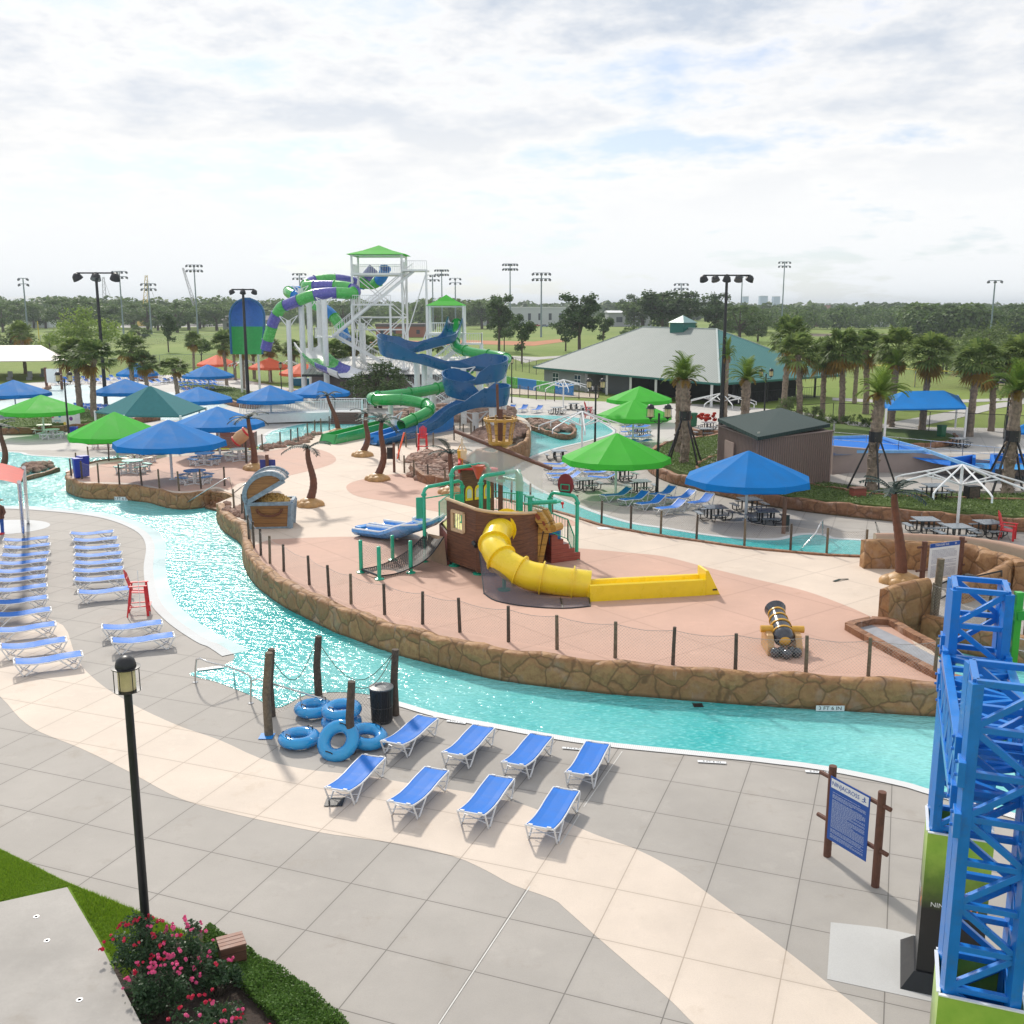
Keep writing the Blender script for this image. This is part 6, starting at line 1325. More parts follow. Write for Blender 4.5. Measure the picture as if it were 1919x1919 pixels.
r=thing('timber_post','thick weathered timber post at the end of the carved wall','post',G(1752,1152,.95)); m=MB(); m.tube([(0,0,0),(0.05,0,2.1)],.13,10); m.build('post',m_wood,r,smooth=40)
r=thing('handrail','black metal handrails of the ramp by the TREASURE ISLE sign','handrail',G(1780,1120,.95)); hl=r.location; m=MB()
for pts in (((1762,1122,.95),(1762,1094,1.0),(1762,1094,1.9),(1808,1077,2.4),(1830,1080,2.2),(1877,1070,2.4),(1877,1085,1.2)),((1762,1122,1.2),(1785,1110,1.3)),((1830,1080,2.2),(1830,1100,1.0))):
    m.tube([G(x,y,z)-hl for x,y,z in pts],.035,6)
m.build('rail',m_black,r)
netfence([(1745,1155),(1790,1166),(1850,1178),(1920,1190)],.95,1.25,'short net fence along the grey walkway behind the gantry')
# pool handrails
def grab(name,label,pts,z=0,rad=.028):
    r=thing(name,label,'handrail',G(pts[0][0],pts[0][1],pts[0][2])); o=r.location; P=[G(x,y,zz)-o for x,y,zz in pts]; m=MB(); m.tube(P,rad,8); m.build('rail',m_steel,r,smooth=60); return r,o
r,o=grab('pool_handrail','curved stainless handrail at the step of the pool entry',[(366,1279,0),(366,1254,.55),(368,1236,.9),(375,1234,1.02),(388,1240,1.0),(430,1250,.72),(465,1264,.42),(471,1272,.3),(468,1280,.15)]); m=MB(); m.tube([G(438,1258,.66)-o,G(440,1282,0)-o],.024,6); m.lathe([(.09,0),(.09,.02),(.04,.04)],(0,0,0),12); m.build('rail_leg',m_steel,r)
r,o=grab('pool_handrail','curved stainless handrail beside the roped timber posts',[(470,1318,0),(470,1290,.55),(472,1276,.9),(482,1272,1.02),(500,1278,.98),(560,1296,.65),(612,1312,.36),(625,1322,.2),(624,1328,.05)]); m=MB(); m.tube([G(562,1300,.62)-o,G(564,1318,0)-o],.024,6); m.lathe([(.09,0),(.09,.02),(.04,.04)],(0,0,0),12); m.build('rail_leg',m_steel,r)
grab('pool_handrail','steel handrail down the left side of the stone steps',[(343,948,.05),(343,946,.3),(420,898,1.9),(430,895,1.9),(434,910,.95)],rad=.035)
grab('pool_handrail','steel handrail down the right side of the stone steps',[(421,942,.1),(421,938,.4),(462,905,1.9),(478,895,1.9),(481,912,.95)],rad=.035)
grab('pool_handrail','curved steel handrail at the far canal entry under the big blue umbrella',[(1500,1030,0),(1505,1025,.3),(1528,1000,.85),(1538,980,1.1),(1542,975,1.15),(1542,1003,0)],rad=.035)
grab('pool_handrail','steel handrail post beside the tan rendered wall',[(1650,1003,0),(1643,985,.9),(1641,979,1.1),(1646,1003,0)],rad=.035)
# entry step slab
if 0: m=MB(); P=flipup([(p.x,p.y) for p in catmull(pxs([(330,1200),(390,1200),(420,1212),(436,1226),(434,1240),(410,1254),(372,1268),(350,1262)],.05),n=4,closed=True)]); m.prism(P,0,.045); kerbline([(352,1262),(375,1261),(400,1254),(420,1244),(434,1232),(436,1220),(420,1208)],'entry_kerb','low pale kerb round the tip of the deck at the pool entry',.0,m_gutter,.22,.10)
# drains
for px,py,mt,s_ in ((627,1503,m_black,.45),(1308,1322,m_black,.3),(500,1380,m_slideb2,.4)):
    r=thing('deck_drain','small square metal drain set flat near %s'%('the front loungers' if px==627 else 'the rock wall in the water' if px==1308 else 'the roped posts'),'drain',G(px,py,.013)); m=MB(); m.box((0,0,.01),(s_,s_,.012)); m.build('grate',mt,r)
# ---------------------------------------------------------------- palms
def fan_palm(name,h,rc,n,seed,trunkr=.22,dry=.13):
    r=thing(name,'','palm tree'); q=random.Random(seed); m=MB(); lx,ly=q.uniform(-.3,.3),q.uniform(-.3,.3)
    K=10; pts=[Vector((lx*(k/K)**2,ly*(k/K)**2,h*k/K)) for k in range(K+1)]; m.tube(pts,[trunkr*(1.25-.35*k/K)*(1+.07*(-1)**k) for k in range(K+1)],9)
    for i in range(int(h*10)):
        z=q.uniform(h*.45,h); a=q.random()*6.28; c=pts[min(K,int(z/h*K))]; rr=trunkr*1.0; m.bar(Vector((c.x+rr*math.cos(a)*.7,c.y+rr*math.sin(a)*.7,z-.1)),Vector((c.x+rr*math.cos(a)*1.35,c.y+rr*math.sin(a)*1.35,z+.12)),.09,.04)
    m.build('trunk',m_trunk,r); top=pts[-1]
    for part,cnt in (('green',n),('dry',int(n*dry))):
        m=MB()
        for i in range(cnt):
            a=q.random()*6.28; el=q.uniform(-.35,1.35) if part=='green' else q.uniform(-1.2,-.3); L=rc*q.uniform(.45,.62)*(1 if part=='green' else .8)
            d=Vector((math.cos(a)*math.cos(el),math.sin(a)*math.cos(el),math.sin(el))); p=top+d*L+Vector((0,0,-.05)); m.bar(top,p,.03,.02)
            sd=d.cross(Vector((0,0,1))); sd=sd.normalized() if sd.length>.05 else Vector((1,0,0)); up=sd.cross(d).normalized(); B=rc*q.uniform(.42,.6)
            nb=11
            for k in range(nb):
                t_=(k/(nb-1)-.5)*2.9; dd=(d*math.cos(t_)+sd*math.sin(t_)).normalized(); bl=B*(1-.15*abs(t_)); w=.045*rc
                pm=p+dd*bl*.6+up*(.03*rc*math.cos(k)); pe=p+dd*bl+Vector((0,0,-bl*.28))+up*q.uniform(-.06,.06); ss=dd.cross(up).normalized()*w
                m.add([p,pm+ss,pe,pm-ss],[(0,1,2,3)])
        m.build('crown' if part=='green' else 'dry_fronds',m_frond if part=='green' else m_frondd,r)
    return r
def feather_palm(name,h,rc,n,seed,mat,trunkr=.26,spread=.9,tmat=None,props=False,leafw=.05,dry=True):
    r=thing(name,'','palm tree'); q=random.Random(seed); m=MB(); K=12
    pts=[Vector((.1*math.sin(k*.4),0,h*k/K)) for k in range(K+1)]; m.tube(pts,[trunkr*(1.1+.1*(-1)**k) for k in range(K+1)],10)
    for i in range(int(h*16)): z=q.uniform(.1,h); a=q.random()*6.28; rr=trunkr; m.bar(Vector((rr*math.cos(a)*.8,rr*math.sin(a)*.8,z-.1)),Vector((rr*math.cos(a)*1.3,rr*math.sin(a)*1.3,z+.08)),.12,.05)
    m.build('trunk',tmat or m_trunk,r); top=pts[-1]
    for nm,cnt,mt in (('crown',n,mat),('dry_fronds',n//3 if dry else 0,m_frondd)):
        if not cnt: continue
        m=MB()
        for i in range(cnt):
            a=q.random()*6.28; el=q.uniform(.25,1.45)*spread if nm=='crown' else q.uniform(.0,.6); L=rc*q.uniform(.8,1.1)*(1 if nm=='crown' else .55); P=[]; nseg=8; p=Vector(top); e=el
            for k in range(nseg+1):
                P.append(p.copy()); p=p+Vector((math.cos(a)*math.cos(e),math.sin(a)*math.cos(e),math.sin(e)))*(L/nseg); e-=.10+.03*k*(1.5-spread*.5)
            for k in range(nseg): m.bar(P[k],P[k+1],.03,.03)
            for k in range(1,nseg*2):
                f=k/2; b0=P[int(f)].lerp(P[min(nseg,int(f)+1)],f-int(f)); d=(P[min(nseg,int(f)+1)]-P[int(f)]).normalized(); sd=d.cross(Vector((0,0,1))).normalized(); ll=L*.27*math.sin(PI*(.15+.8*f/nseg))
                for s_ in (-1,1):
                    e_=b0+sd*s_*ll*.8+d*ll*.6+Vector((0,0,ll*.12)); w=d*leafw; m.add([b0-w*.5,b0+w*.5,e_+w*.2,e_],[(0,1,2,3)])
        m.build(nm,mt,r)
    if props:
        m=MB()
        for k in range(4): a=PI/4+PI/2*k; m.bar((math.cos(a)*1.5,math.sin(a)*1.5,0),(math.cos(a)*.25,math.sin(a)*.25,2.5),.09)
        m.lathe([(trunkr*1.4,2.4),(trunkr*1.4,2.9)],n=10,cap=False); m.build('support_props',m_black,r)
    return r
FP=[fan_palm('fan_palm',5.2,2.05,60,s_) for s_ in (1,2,3)]
DPm=feather_palm('date_palm',4.6,1.75,40,5,m_date,.28,1.2,props=True,leafw=.07); DPn=feather_palm('date_palm',4.6,1.65,36,8,m_date,.28,1.25,leafw=.07)
pc={}
def palm(protos,key,px,py,topy,label,group,z=0,h0=5.2,hr=1.0,rz=None,wide=None):
    p=G(px,py,z); h=D(px,topy,p.y).z-z; s_=h/h0; pr=protos[len(pc.get(key,[]))%len(protos)]; k=key+str(len(pc.get(key,[]))%len(protos)); pc.setdefault(key,[]).append(1)
    w=wide if wide else s_; return place(pr,k,p,rnd.random()*6.28 if rz is None else rz,label,group,(w,w,s_))
gp1='fan palms around the wave pool'
for px,py,ty,w,lb in ((151,775,668,1.35,'leafy fan palm left of the tall floodlight pole, thickest crown'),(177,790,672,1.3,'fan palm with leaning trunk just left of the tall floodlight pole'),(250,753,655,1.2,'tall fan palm right of the floodlight pole'),(278,752,682,1.05,'shorter fan palm beside the tall one right of the floodlight pole'),(334,752,690,1.15,'fan palm standing behind the teal shade sail'),(48,700,625,1.2,'lone fan palm above the white pavilion'),(364,702,640,.9,'fan palm behind the blue umbrella at the wave pool end'),(425,722,645,1.0,'staked fan palm left of the dark floodlight in the bed'),(457,728,650,1.0,'staked fan palm beside the dark floodlight in the bed'),(441,712,640,.95,'fan palm between two staked palms'),(477,710,648,1.1,'fan palm right of the dark floodlight pole'),(507,715,652,1.15,'fan palm above the middle coral umbrella'),(553,712,655,1.1,'fan palm above the right coral umbrella'),(594,724,653,1.2,'fan palm in front of the white slide columns'),(627,740,662,1.1,'dark fan palm left of the bushy tree'),(648,725,652,1.2,'fan palm in the clump left of the bushy tree'),(668,725,646,1.25,'fan palm in the clump behind the bushy tree'),(690,722,650,1.2,'rightmost fan palm of the clump behind the bushy tree')):
    palm(FP,'fp',px,py,ty,lb,gp1,wide=w)
gp2='palms by the bathhouse and shed'
for px,py,ty,w,lb in ((1468,775,637,1.3,'tall fan palm at the bathhouse roof corner with brown hanging fronds'),(1497,800,665,1.25,'thick fan palm right behind the brown shed'),(1540,790,672,1.1,'dark fan palm right of the bathhouse corner'),(1576,795,660,1.25,'fan palm in the row right of the bathhouse'),(1622,775,655,1.35,'broad fan palm over a thick bare trunk in the row'),(1601,755,665,1.1,'fan palm partly behind the broad one in the row'),(1668,795,658,1.3,'fan palm above the small spiky one left of the blue canopy'),(1728,805,668,1.3,'fan palm behind the right half of the blue canopy'),(1816,818,680,1.35,'fan palm right of the blue canopy'),(1857,808,700,1.2,'fan palm just left of the right edge lantern post'),(1896,812,672,1.35,'fan palm at the right edge of the photo')):
    palm(FP,'fp',px,py,ty,lb,gp2,wide=w)
for px,py,ty,w,z,lb,pp in ((1281,868,712,1.1,.6,'stout date palm with props left of the brown shed',0),(1634,920,742,1.05,.6,'date palm held by black props in the right green bed',0),(1887,925,735,1.15,.6,'date palm held by black props at the right edge of the bed',0),(1393,848,712,1.1,.6,'date palm growing directly behind the brown shed roof',1),(1358,800,672,.6,0,'thin upright date palm left of the shed',1),(1271,848,715,1.0,.6,'date palm half hidden behind the stout propped one',1),(1163+508,800,688,.9,0,'small spiky date palm left of the blue canopy',1)):
    palm([DPm] if pp==0 else [DPn],'dp%d'%pp,px,py,ty,lb,'date palms in the right beds',z,4.6,wide=w)
# moulded palms
def fake_palm(px,py,topy,label,lean=0,cur=.35,z=IZ,fr=9,sz=1.0,seed=1,tilt=0.9,topx=None):
    p=G(px,py,z); h=D(px,topy,p.y).z-z; r=thing('moulded_palm',label,'artificial palm',p,0,'brown moulded palms on the island'); q=random.Random(seed)
    dx=0 if topx is None else (topx-px)/FPX*p.y; K=26; pts=[]
    for k in range(K+1): f=k/K; pts.append(Vector((dx*f+cur*math.sin(f*PI*1.6),0,.25+(h-.25)*f)))
    m=MB(); m.tube(pts,[(.24-.12*k/K)*(1+.08*(k%2)) for k in range(K+1)],12); m.build('trunk',m_ptrunk,r,smooth=25)
    m=MB(); b0=0
    for i,(x,y,s_) in enumerate(((0,0,.62),(.42,.1,.40),(-.40,.12,.42),(.1,-.38,.42),(-.2,-.3,.38))): m.ball((x,y,.05),s_,12,(1.1,1,.75))
    m.build('rock_base',m_prock,r,smooth=60); top=pts[-1]; m=MB()
    for i in range(fr):
        a=2*PI*i/fr+q.uniform(-.2,.2); e=q.uniform(.2,1.0)*tilt; L=1.45*sz*q.uniform(.8,1.1); P=[];p_=Vector(top)
        for k in range(8): P.append(p_.copy()); p_=p_+Vector((math.cos(a)*math.cos(e),math.sin(a)*math.cos(e),math.sin(e)))*(L/7); e-=.17
        for k in range(7):
            d=(P[k+1]-P[k]).normalized(); sd=d.cross(Vector((0,0,1))).normalized(); w0=.20*sz*math.sin(PI*(k+.4)/7.6); w1=.20*sz*math.sin(PI*(k+1.4)/8.6)
            for s_ in (-1,1):
                for j in range(2):
                    a0=P[k].lerp(P[k+1],j/2); a1=P[k].lerp(P[k+1],(j+.8)/2); o_=sd*s_*(w0+.03)+Vector((0,0,-.05)); m.add([a0,a1,a1+o_+d*.08,a0+o_+d*.10],[(0,1,2,3)])
            m.bar(P[k],P[k+1],.035,.03)
    m.build('fronds',m_fake,r); return r
fake_palm(580,948,840,'brown moulded palm with sparse drooping fronds standing alone right of the treasure chest',seed=2,cur=.20,topx=588,fr=7,sz=1.1,tilt=.7)
fake_palm(707,900,792,'dark headed moulded palm in front of the blue slide runout',seed=3,cur=.24,topx=725,sz=1.15)
fake_palm(679,855,775,'moulded palm with curved trunk between the green and blue runouts',seed=4,cur=.24,topx=694,sz=.9)
fake_palm(634,812,742,'moulded palm on a rock base in front of the brown bridge panel',seed=5,cur=.1,topx=618,sz=.9)
fake_palm(477,880,785,'moulded palm right of the ivory picnic table',seed=6,cur=.08,topx=472,sz=1.1)
fake_palm(1688,1093,925,'moulded palm with leaning trunk beside the TREASURE ISLE sign',seed=7,cur=.05,topx=1664,sz=1.15,tilt=1.2)
fake_palm(5,885,800,'moulded palm at the far left edge beside a white sign',seed=8,cur=.2,topx=14,z=0,sz=1.1)
fake_palm(846,925,850,'dark spiky moulded palm top behind the ship green pipes',seed=9,cur=.05,topx=846,sz=1.15,tilt=1.3)
# ---------------------------------------------------------------- trees
def leafball(m,c,rad,n,ls,q,clumps=26,shell=.55,flat=.55):
    cs=[]
    for i in range(clumps):
        d=Vector((q.gauss(0,1),q.gauss(0,1),q.gauss(0,1)*.9)).normalized()*q.uniform(shell,1); cs.append((Vector((c[0]+d.x*rad[0],c[1]+d.y*rad[1],c[2]+d.z*rad[2])),q.uniform(.20,.36)*min(rad[0],rad[2]*1.3)))
    for i in range(n):
        cc,cr=cs[q.randrange(clumps)]; d=Vector((q.gauss(0,1),q.gauss(0,1),q.gauss(0,flat))); d=d.normalized()*cr*q.random()**.4; p=cc+d
        a=Vector((q.gauss(0,1),q.gauss(0,1),q.gauss(0,.6))).normalized(); b_=a.cross(Vector((q.gauss(0,1),q.gauss(0,1),q.gauss(0,1)))).normalized(); s_=ls*q.uniform(.6,1.3)
        m.add([p-a*s_,p-b_*s_*.6,p+a*s_,p+b_*s_*.6],[(0,1,2,3)])
    return cs
def tree(name,h,rw,n,ls,mat,seed,trunk=.35,base=.35,clumps=26,shell=.5,asp=1.0,stems=1):
    r=thing(name,'','tree'); q=random.Random(seed); m=MB(); ch=h*(1-base)/2; cz=h-ch
    cs=leafball(m,(0,0,cz),(rw,rw*asp,ch),n,ls,q,clumps,shell); m.build('crown',mat,r)
    m=MB()
    for s_ in range(stems):
        o_=Vector((q.uniform(-.5,.5),q.uniform(-.5,.5),0))*(stems>1); m.tube([o_,o_+Vector((.1,0,h*.3)),o_+Vector((q.uniform(-.4,.4),.1,h*.62)),o_+Vector((0,0,h*.85))],[trunk,trunk*.8,trunk*.5,trunk*.15],8)
    for i in range(9):
        c=cs[q.randrange(len(cs))][0]; z=h*q.uniform(.28,.6); m.tube([(0,0,z),(c.x*.5,c.y*.5,(z+c.z)*.5+.3),tuple(c)],[trunk*.4,trunk*.25,.04],5)
    m.build('trunk',m_bark,r); return r
T={'pine':tree('pine_tree',14,4.2,4200,.30,m_leafd,11,.32,.22,34,.35),'pineb':tree('pine_tree',14,4.6,3600,.30,m_leafd,12,.3,.30,26,.45),'oak':tree('oak_tree',10,5.2,4200,.27,m_leaf,13,.4,.18,34,.5),'oakb':tree('oak_tree',10,4.6,3400,.27,m_leaf,14,.4,.12,26,.55),'willow':tree('willow_tree',10,6.4,7000,.24,m_leafl,15,.3,.02,44,.45),'bush':tree('bushy_tree',5,2.7,5200,.12,m_leafg,16,.10,.08,36,.35,stems=4),'small':tree('young_tree',5,1.6,1400,.15,m_leaf,17,.08,.35,16,.4),'grey':tree('mesquite_tree',8,5.0,6000,.16,m_leafg,18,.2,.08,46,.4,stems=3)}
H0={'pine':14,'pineb':14,'oak':10,'oakb':10,'willow':10,'bush':5,'small':5,'grey':8}
def tr(kind,px,py,topy,label,group=None,wide=1.0,z=0):
    p=G(px,py,z); h=D(px,topy,p.y).z-z; s_=h/H0[kind]; return place(T[kind],'t'+kind,p,rnd.random()*6.28,label,group,(s_*wide,s_*wide,s_))
for a in (('willow',160,672,578,'large pale green willow behind the left palms',1.05),('bush',28,672,612,'pale green shrub tree at the left edge',1.4),('willow',95,668,632,'low pale shrub beside the willow',1.2),('oakb',262,645,608,'round grey green tree right of the willow',1.2),('pine',316,660,584,'young pine on the field behind the wave pool',.8),('small',377,685,622,'small round young tree behind the blue umbrella',1.3),('small',425,660,608,'young tree left of the blue and green slide wall',1.3),
 ('pine',935,660,548,'tall open pine just right of the small slide tower',1.05),('pineb',978,682,588,'darker pine right of the tall open one, nearest the bathhouse roof',.95),('small',945,658,600,'small leafy tree below the tall open pine',1.2),('pine',1086,665,545,'biggest dark pine behind the bathhouse roof',1.3),('pineb',1060,658,590,'dark pine in front of the biggest one',1.2),('pineb',1130,655,585,'spreading dark pine right of the biggest one',1.0),
 ('oakb',1190,650,610,'low green tree at the bathhouse roof edge',1.5),('bush',712,765,680,'bushy grey green tree in front of the small grey building',1.35),('grey',1840,725,600,'big feathery grey green tree behind the right palms',1.1),('grey',1905,740,625,'feathery tree at the right edge',1.0),('grey',1770,700,630,'feathery tree between the field fence and the right palms',.9),('bush',1475,800,745,'dark green shrub beside the lantern behind the shed',1.0),('bush',1525,805,762,'dark green shrub right of the shed roof',1.0),('pineb',1290,640,545,'dark pine rising behind the bathhouse cupola',1.5),('pine',1240,640,540,'dark tall tree left of the cupola',1.6),('pineb',1340,640,560,'dark tree right of the cupola',1.3),('oakb',1385,642,570,'green round tree right behind the bathhouse ridge end',1.2),('oakb',1420,640,590,'small round tree at the right end of the bathhouse roof',1.0),('pine',1345,635,545,'thin tree near the floodlight mast',.8),
 ('small',740,648,618,'small dark tree at the foot of the tall slide tower',2.0),('oak',820,668,640,'low dark tree beneath the small slide tower',1.2)):
    tr(*a[:4],a[4],None,a[5])
q=random.Random(21); tl=0
for (x0,x1,yb,yt,n,kinds) in ((-30,420,618,566,17,('oak','oakb')),(240,430,612,570,9,('oak','oakb')),(1180,1260,622,552,4,('pineb','oak')),(560,700,612,575,6,('oak','oakb')),(790,930,612,570,7,('oak','oakb'))):
    for i in range(n):
        x=x0+(x1-x0)*(i+.5)/n+q.uniform(-6,6); tl+=1
        tr(kinds[i%2],x,yb+q.uniform(-3,6),yt+q.uniform(-8,8),'dark oak in the line of street trees across the far field','oaks along the far street',q.uniform(1.1,1.7))
# far woods: one mass
def woods(name,label,specs,mat,seed,leaf=1.0):
    q=random.Random(seed); m=MB()
    for (x0,x1,Y0,Y1,h0,h1,n,lv) in specs:
        for i in range(n):
            Y=q.uniform(Y0,Y1); u0,u1=(x0-CX)/FPX*Y*1.0,(x1-CX)/FPX*Y*1.0; X=q.uniform(u0,u1); h=q.uniform(h0,h1); w=h*q.uniform(.45,.75); nl=lv
            for k in range(nl):
                d=Vector((q.gauss(0,1),q.gauss(0,1),q.gauss(0,1))).normalized(); p=Vector((X+d.x*w*q.uniform(.7,1),Y+d.y*w*q.uniform(.7,1),h*.52+d.z*h*.48*q.uniform(.8,1))); 
                a=Vector((q.gauss(0,1),q.gauss(0,1),q.gauss(0,.5))).normalized(); b_=a.cross(d+Vector((.1,.2,.3))).normalized(); s_=h*.13*q.uniform(.6,1.2)*leaf; m.add([p-a*s_,p-b_*s_,p+a*s_,p+b_*s_],[(0,1,2,3)])
    return tag(m.build(name,mat),label,'woods',kind='stuff')
woods('distant_woods','dense green tree belt along the horizon',[(-200,2150,1500,2600,11,17,420,70),(-200,900,900,1400,11,18,200,80),(1150,2150,800,1300,9,15,330,80),(700,1250,1000,1500,10,17,130,80)],m_far,31,1.3)
woods('tree_belt','nearer belt of dark green trees on the right',[(1380,2150,520,640,7.5,12.5,120,330),(1700,2150,380,470,8.5,13.5,50,620),(1350,1500,420,500,8,12,18,420)],m_leaf,32,.5)
woods('tree_belt','belt of dark green trees behind the left field',[(-200,430,640,760,12,19,90,220),(430,930,620,800,10,17,80,190)],m_leaf,33,.65)
# red flowers in the planter, hedges
def shrub(name,label,cat,px,py,z,w,h,n,mat,ls=.06,flat=1,group=None,d=None):
    r=thing(name,label,cat,G(px,py,z),0,group); q=random.Random(int(px)); m=MB(); leafball(m,(0,0,h*.5),(w,d or w,h*.55),n,ls,q,14,.3); m.build('foliage',mat,r); return r
m_redl=leafmat('red_leaf',(.50,.02,.01),(.75,.08,.03),.3)
shrub('red_shrub','clipped bed of bright red foliage above the brown planter wall','shrub',1323,790,.5,2.6,1.0,2600,m_redl,.08,d=1.2)
for x in (1585,1605,1625,1560,1540): shrub('low_shrub','dark low shrub in the row along the path behind the shed','shrub',x,800-(x==1585)*2,0,.9,1.3,700,m_leaf,.07,group='low shrubs along the right path')
# ---------------------------------------------------------------- front left planting
def lb(px,py,z=0): return G(px,py,z)
bedp=[(275,1775),(330,1752),(386,1742),(392,1745),(440,1775),(500,1815),(560,1855),(606,1893),(650,1935),(700,2010),(330,2050),(265,1919),(230,1850),(215,1805)]
struct(sheet('mulch_bed',catmull(pxs(bedp,.03),n=3,closed=True),.03,m_mulch))
# clipped ground cover hedge between the bed and the paving
q=random.Random(77); m=MB(); P=pxs([(392,1750),(430,1768),(500,1812),(560,1852),(606,1890),(645,1928),(690,1985),(560,1990),(520,1930),(470,1880),(430,1840),(400,1800),(380,1770)],.0); C0=sum(P,Vector())/len(P)
def inpoly(x,y,P):
    c=False
    for i in range(len(P)):
        a,b_=P[i],P[i-1]
        if (a.y>y)!=(b_.y>y) and x<(b_.x-a.x)*(y-a.y)/(b_.y-a.y)+a.x: c=not c
    return c
def scatter(m,P,n,z0,z1,ls,q,edge=0):
    xs=[p.x for p in P]; ys=[p.y for p in P]; k=0
    while k<n:
        x,y=q.uniform(min(xs),max(xs)),q.uniform(min(ys),max(ys))
        if not inpoly(x,y,P): continue
        k+=1; z=z0+(z1-z0)*(q.random()**.5)*(.75+.25*math.sin(x*5)*math.sin(y*4)); p=Vector((x,y,z)); a=Vector((q.gauss(0,1),q.gauss(0,1),q.gauss(0,.7))).normalized(); b_=a.cross(Vector((q.gauss(0,1),q.gauss(0,1),q.gauss(0,1)))).normalized(); s_=ls*q.uniform(.6,1.3); m.add([p-a*s_,p-b_*s_*.55,p+a*s_,p+b_*s_*.55],[(0,1,2,3)])
scatter(m,P,26000,.02,.30,.028,q); o=m.build('ground_cover_hedge',leafmat('hedge_leaf',(.05,.13,.02),(.15,.27,.05),.35)); tag(o,'low dense green ground cover hedge along the paving in the near left corner','hedge',kind='stuff')
# grass blades on the front lawn
m=MB(); Pl=pxs([(-60,1575),(0,1592),(60,1622),(120,1652),(190,1682),(262,1710),(330,1740),(384,1768),(300,1760),(275,1780),(235,1840),(130,1662),(0,1690),(-60,1700)],0)
xs=[p.x for p in Pl]; ys=[p.y for p in Pl]; k=0
while k<42000:
    x,y=q.uniform(min(xs),max(xs)),q.uniform(min(ys),max(ys))
    if not inpoly(x,y,Pl): continue
    k+=1; a=q.random()*6.28; hh=q.uniform(.035,.09)*(1+.4*math.sin(x*2.1)*math.sin(y*1.7)); dx,dy=.007*math.cos(a),.007*math.sin(a); l=q.uniform(-.04,.04); m.add([(x-dx,y-dy,.01),(x+dx,y+dy,.01),(x+l,y+q.uniform(-.04,.04),hh)],[(0,1,2)])
tag(m.build('lawn_grass',leafmat('grass_blade',(.12,.26,.015),(.30,.44,.04),.45)),'short green grass blades of the near left lawn','grass',kind='stuff')
# rose bushes
def rose(px,py,w,h,label,nfl,seed,z=.02,red=.5):
    r=thing('rose_bush',label,'rose bush',G(px,py,z),0,'rose bushes in the near left corner'); q=random.Random(seed); m=MB(); cs=leafball(m,(0,0,h*.55),(w,w*.9,h*.5),int(5200*w*h),.032,q,30,.3,.8); m.build('foliage',leafmat('rose_leaf',(.018,.055,.025),(.07,.13,.055),.3,.45),r)
    m=MB()
    for i in range(16): c=cs[q.randrange(len(cs))][0]; m.tube([(c.x*.2,c.y*.2,0),(c.x*.6,c.y*.6,c.z*.5),tuple(c)],[.012,.009,.004],4)
    m.build('stems',m_bark,r)
    for mt,nn in ((M('crimson_petal',(.60,.01,.06),.5,var=.3,vs=9),int(nfl*red)),(M('pink_petal',(.85,.10,.28),.5,var=.3,vs=9),int(nfl*(1-red)))):
        for i in range(nn):
            a=q.random()*6.28; e=q.uniform(.1,1.5); rr=q.uniform(.92,1.12); c=Vector((w*math.cos(a)*math.cos(e)*rr,w*.9*math.sin(a)*math.cos(e)*rr,h*.55+h*.5*math.sin(e)*rr)); m=MB()
            for j in range(q.choice((1,2,2,3))):
                cc=c+Vector((q.uniform(-.045,.045),q.uniform(-.045,.045),q.uniform(-.03,.03))); sc=q.uniform(.8,1.25)
                for k in range(11):
                    d=Vector((q.gauss(0,1),q.gauss(0,1),abs(q.gauss(0,1)))).normalized(); sd=d.cross(Vector((0,.3,1))).normalized(); u=sd.cross(d); s_=.026*sc; p=cc+d*.018*sc; m.add([p-sd*s_,p-u*s_,p+sd*s_,p+u*s_],[(0,1,2,3)])
            m.build('rose_cluster',mt,r)
rose(268,1838,.62,1.15,'rose bush with deep crimson roses at the foot of the lamp post',26,1,red=.95)
rose(345,1835,.60,1.0,'rose bush with pink roses left of the brown crate',24,2,red=.1)
rose(300,1905,.62,.95,'rose bush with many small pink roses beside the concrete slab',30,3,red=.12)
rose(405,1868,.42,.7,'leafy rose bush with few flowers beneath the brown crate',6,4,red=.2)
rose(390,1965,.60,.8,'rose bush with red and magenta roses at the bottom edge',24,5,red=.6)
rose(480,1990,.45,.45,'low sparse rose bush at the bottom edge right of the others',10,6,red=.5)
r=thing('spiky_plant','small yellow green spiky plant between the rose bushes','plant',G(408,1915,.03)); m=MB(); q=random.Random(9)
for i in range(34): a=q.random()*6.28; e=q.uniform(.5,1.4); L=q.uniform(.3,.5); d=Vector((math.cos(a)*math.cos(e),math.sin(a)*math.cos(e),math.sin(e))); sd=d.cross(Vector((0,0,1))).normalized()*.012; m.add([-sd,sd,d*L],[(0,1,2)])
m.build('leaves',leafmat('spiky_leaf',(.16,.22,.05),(.30,.34,.10),.3),r)
r=thing('planter_crate','brown slatted wooden crate standing in the hedge','crate',G(436,1810,0),R(26)); m=MB()
m.box((0,0,.27),(.46,.42,.46)); m.build('body',planks('crate_planks',(.11,.05,.035),(.20,.10,.07),3.2),r,bev=.008)
for k in range(4): m=MB(); m.box((0,-.165+.11*k,.515),(.48,.10,.025)); m.build('top_slat',M('crate_top',(.24,.12,.085),.6,var=.25,vs=6),r,bev=.004)
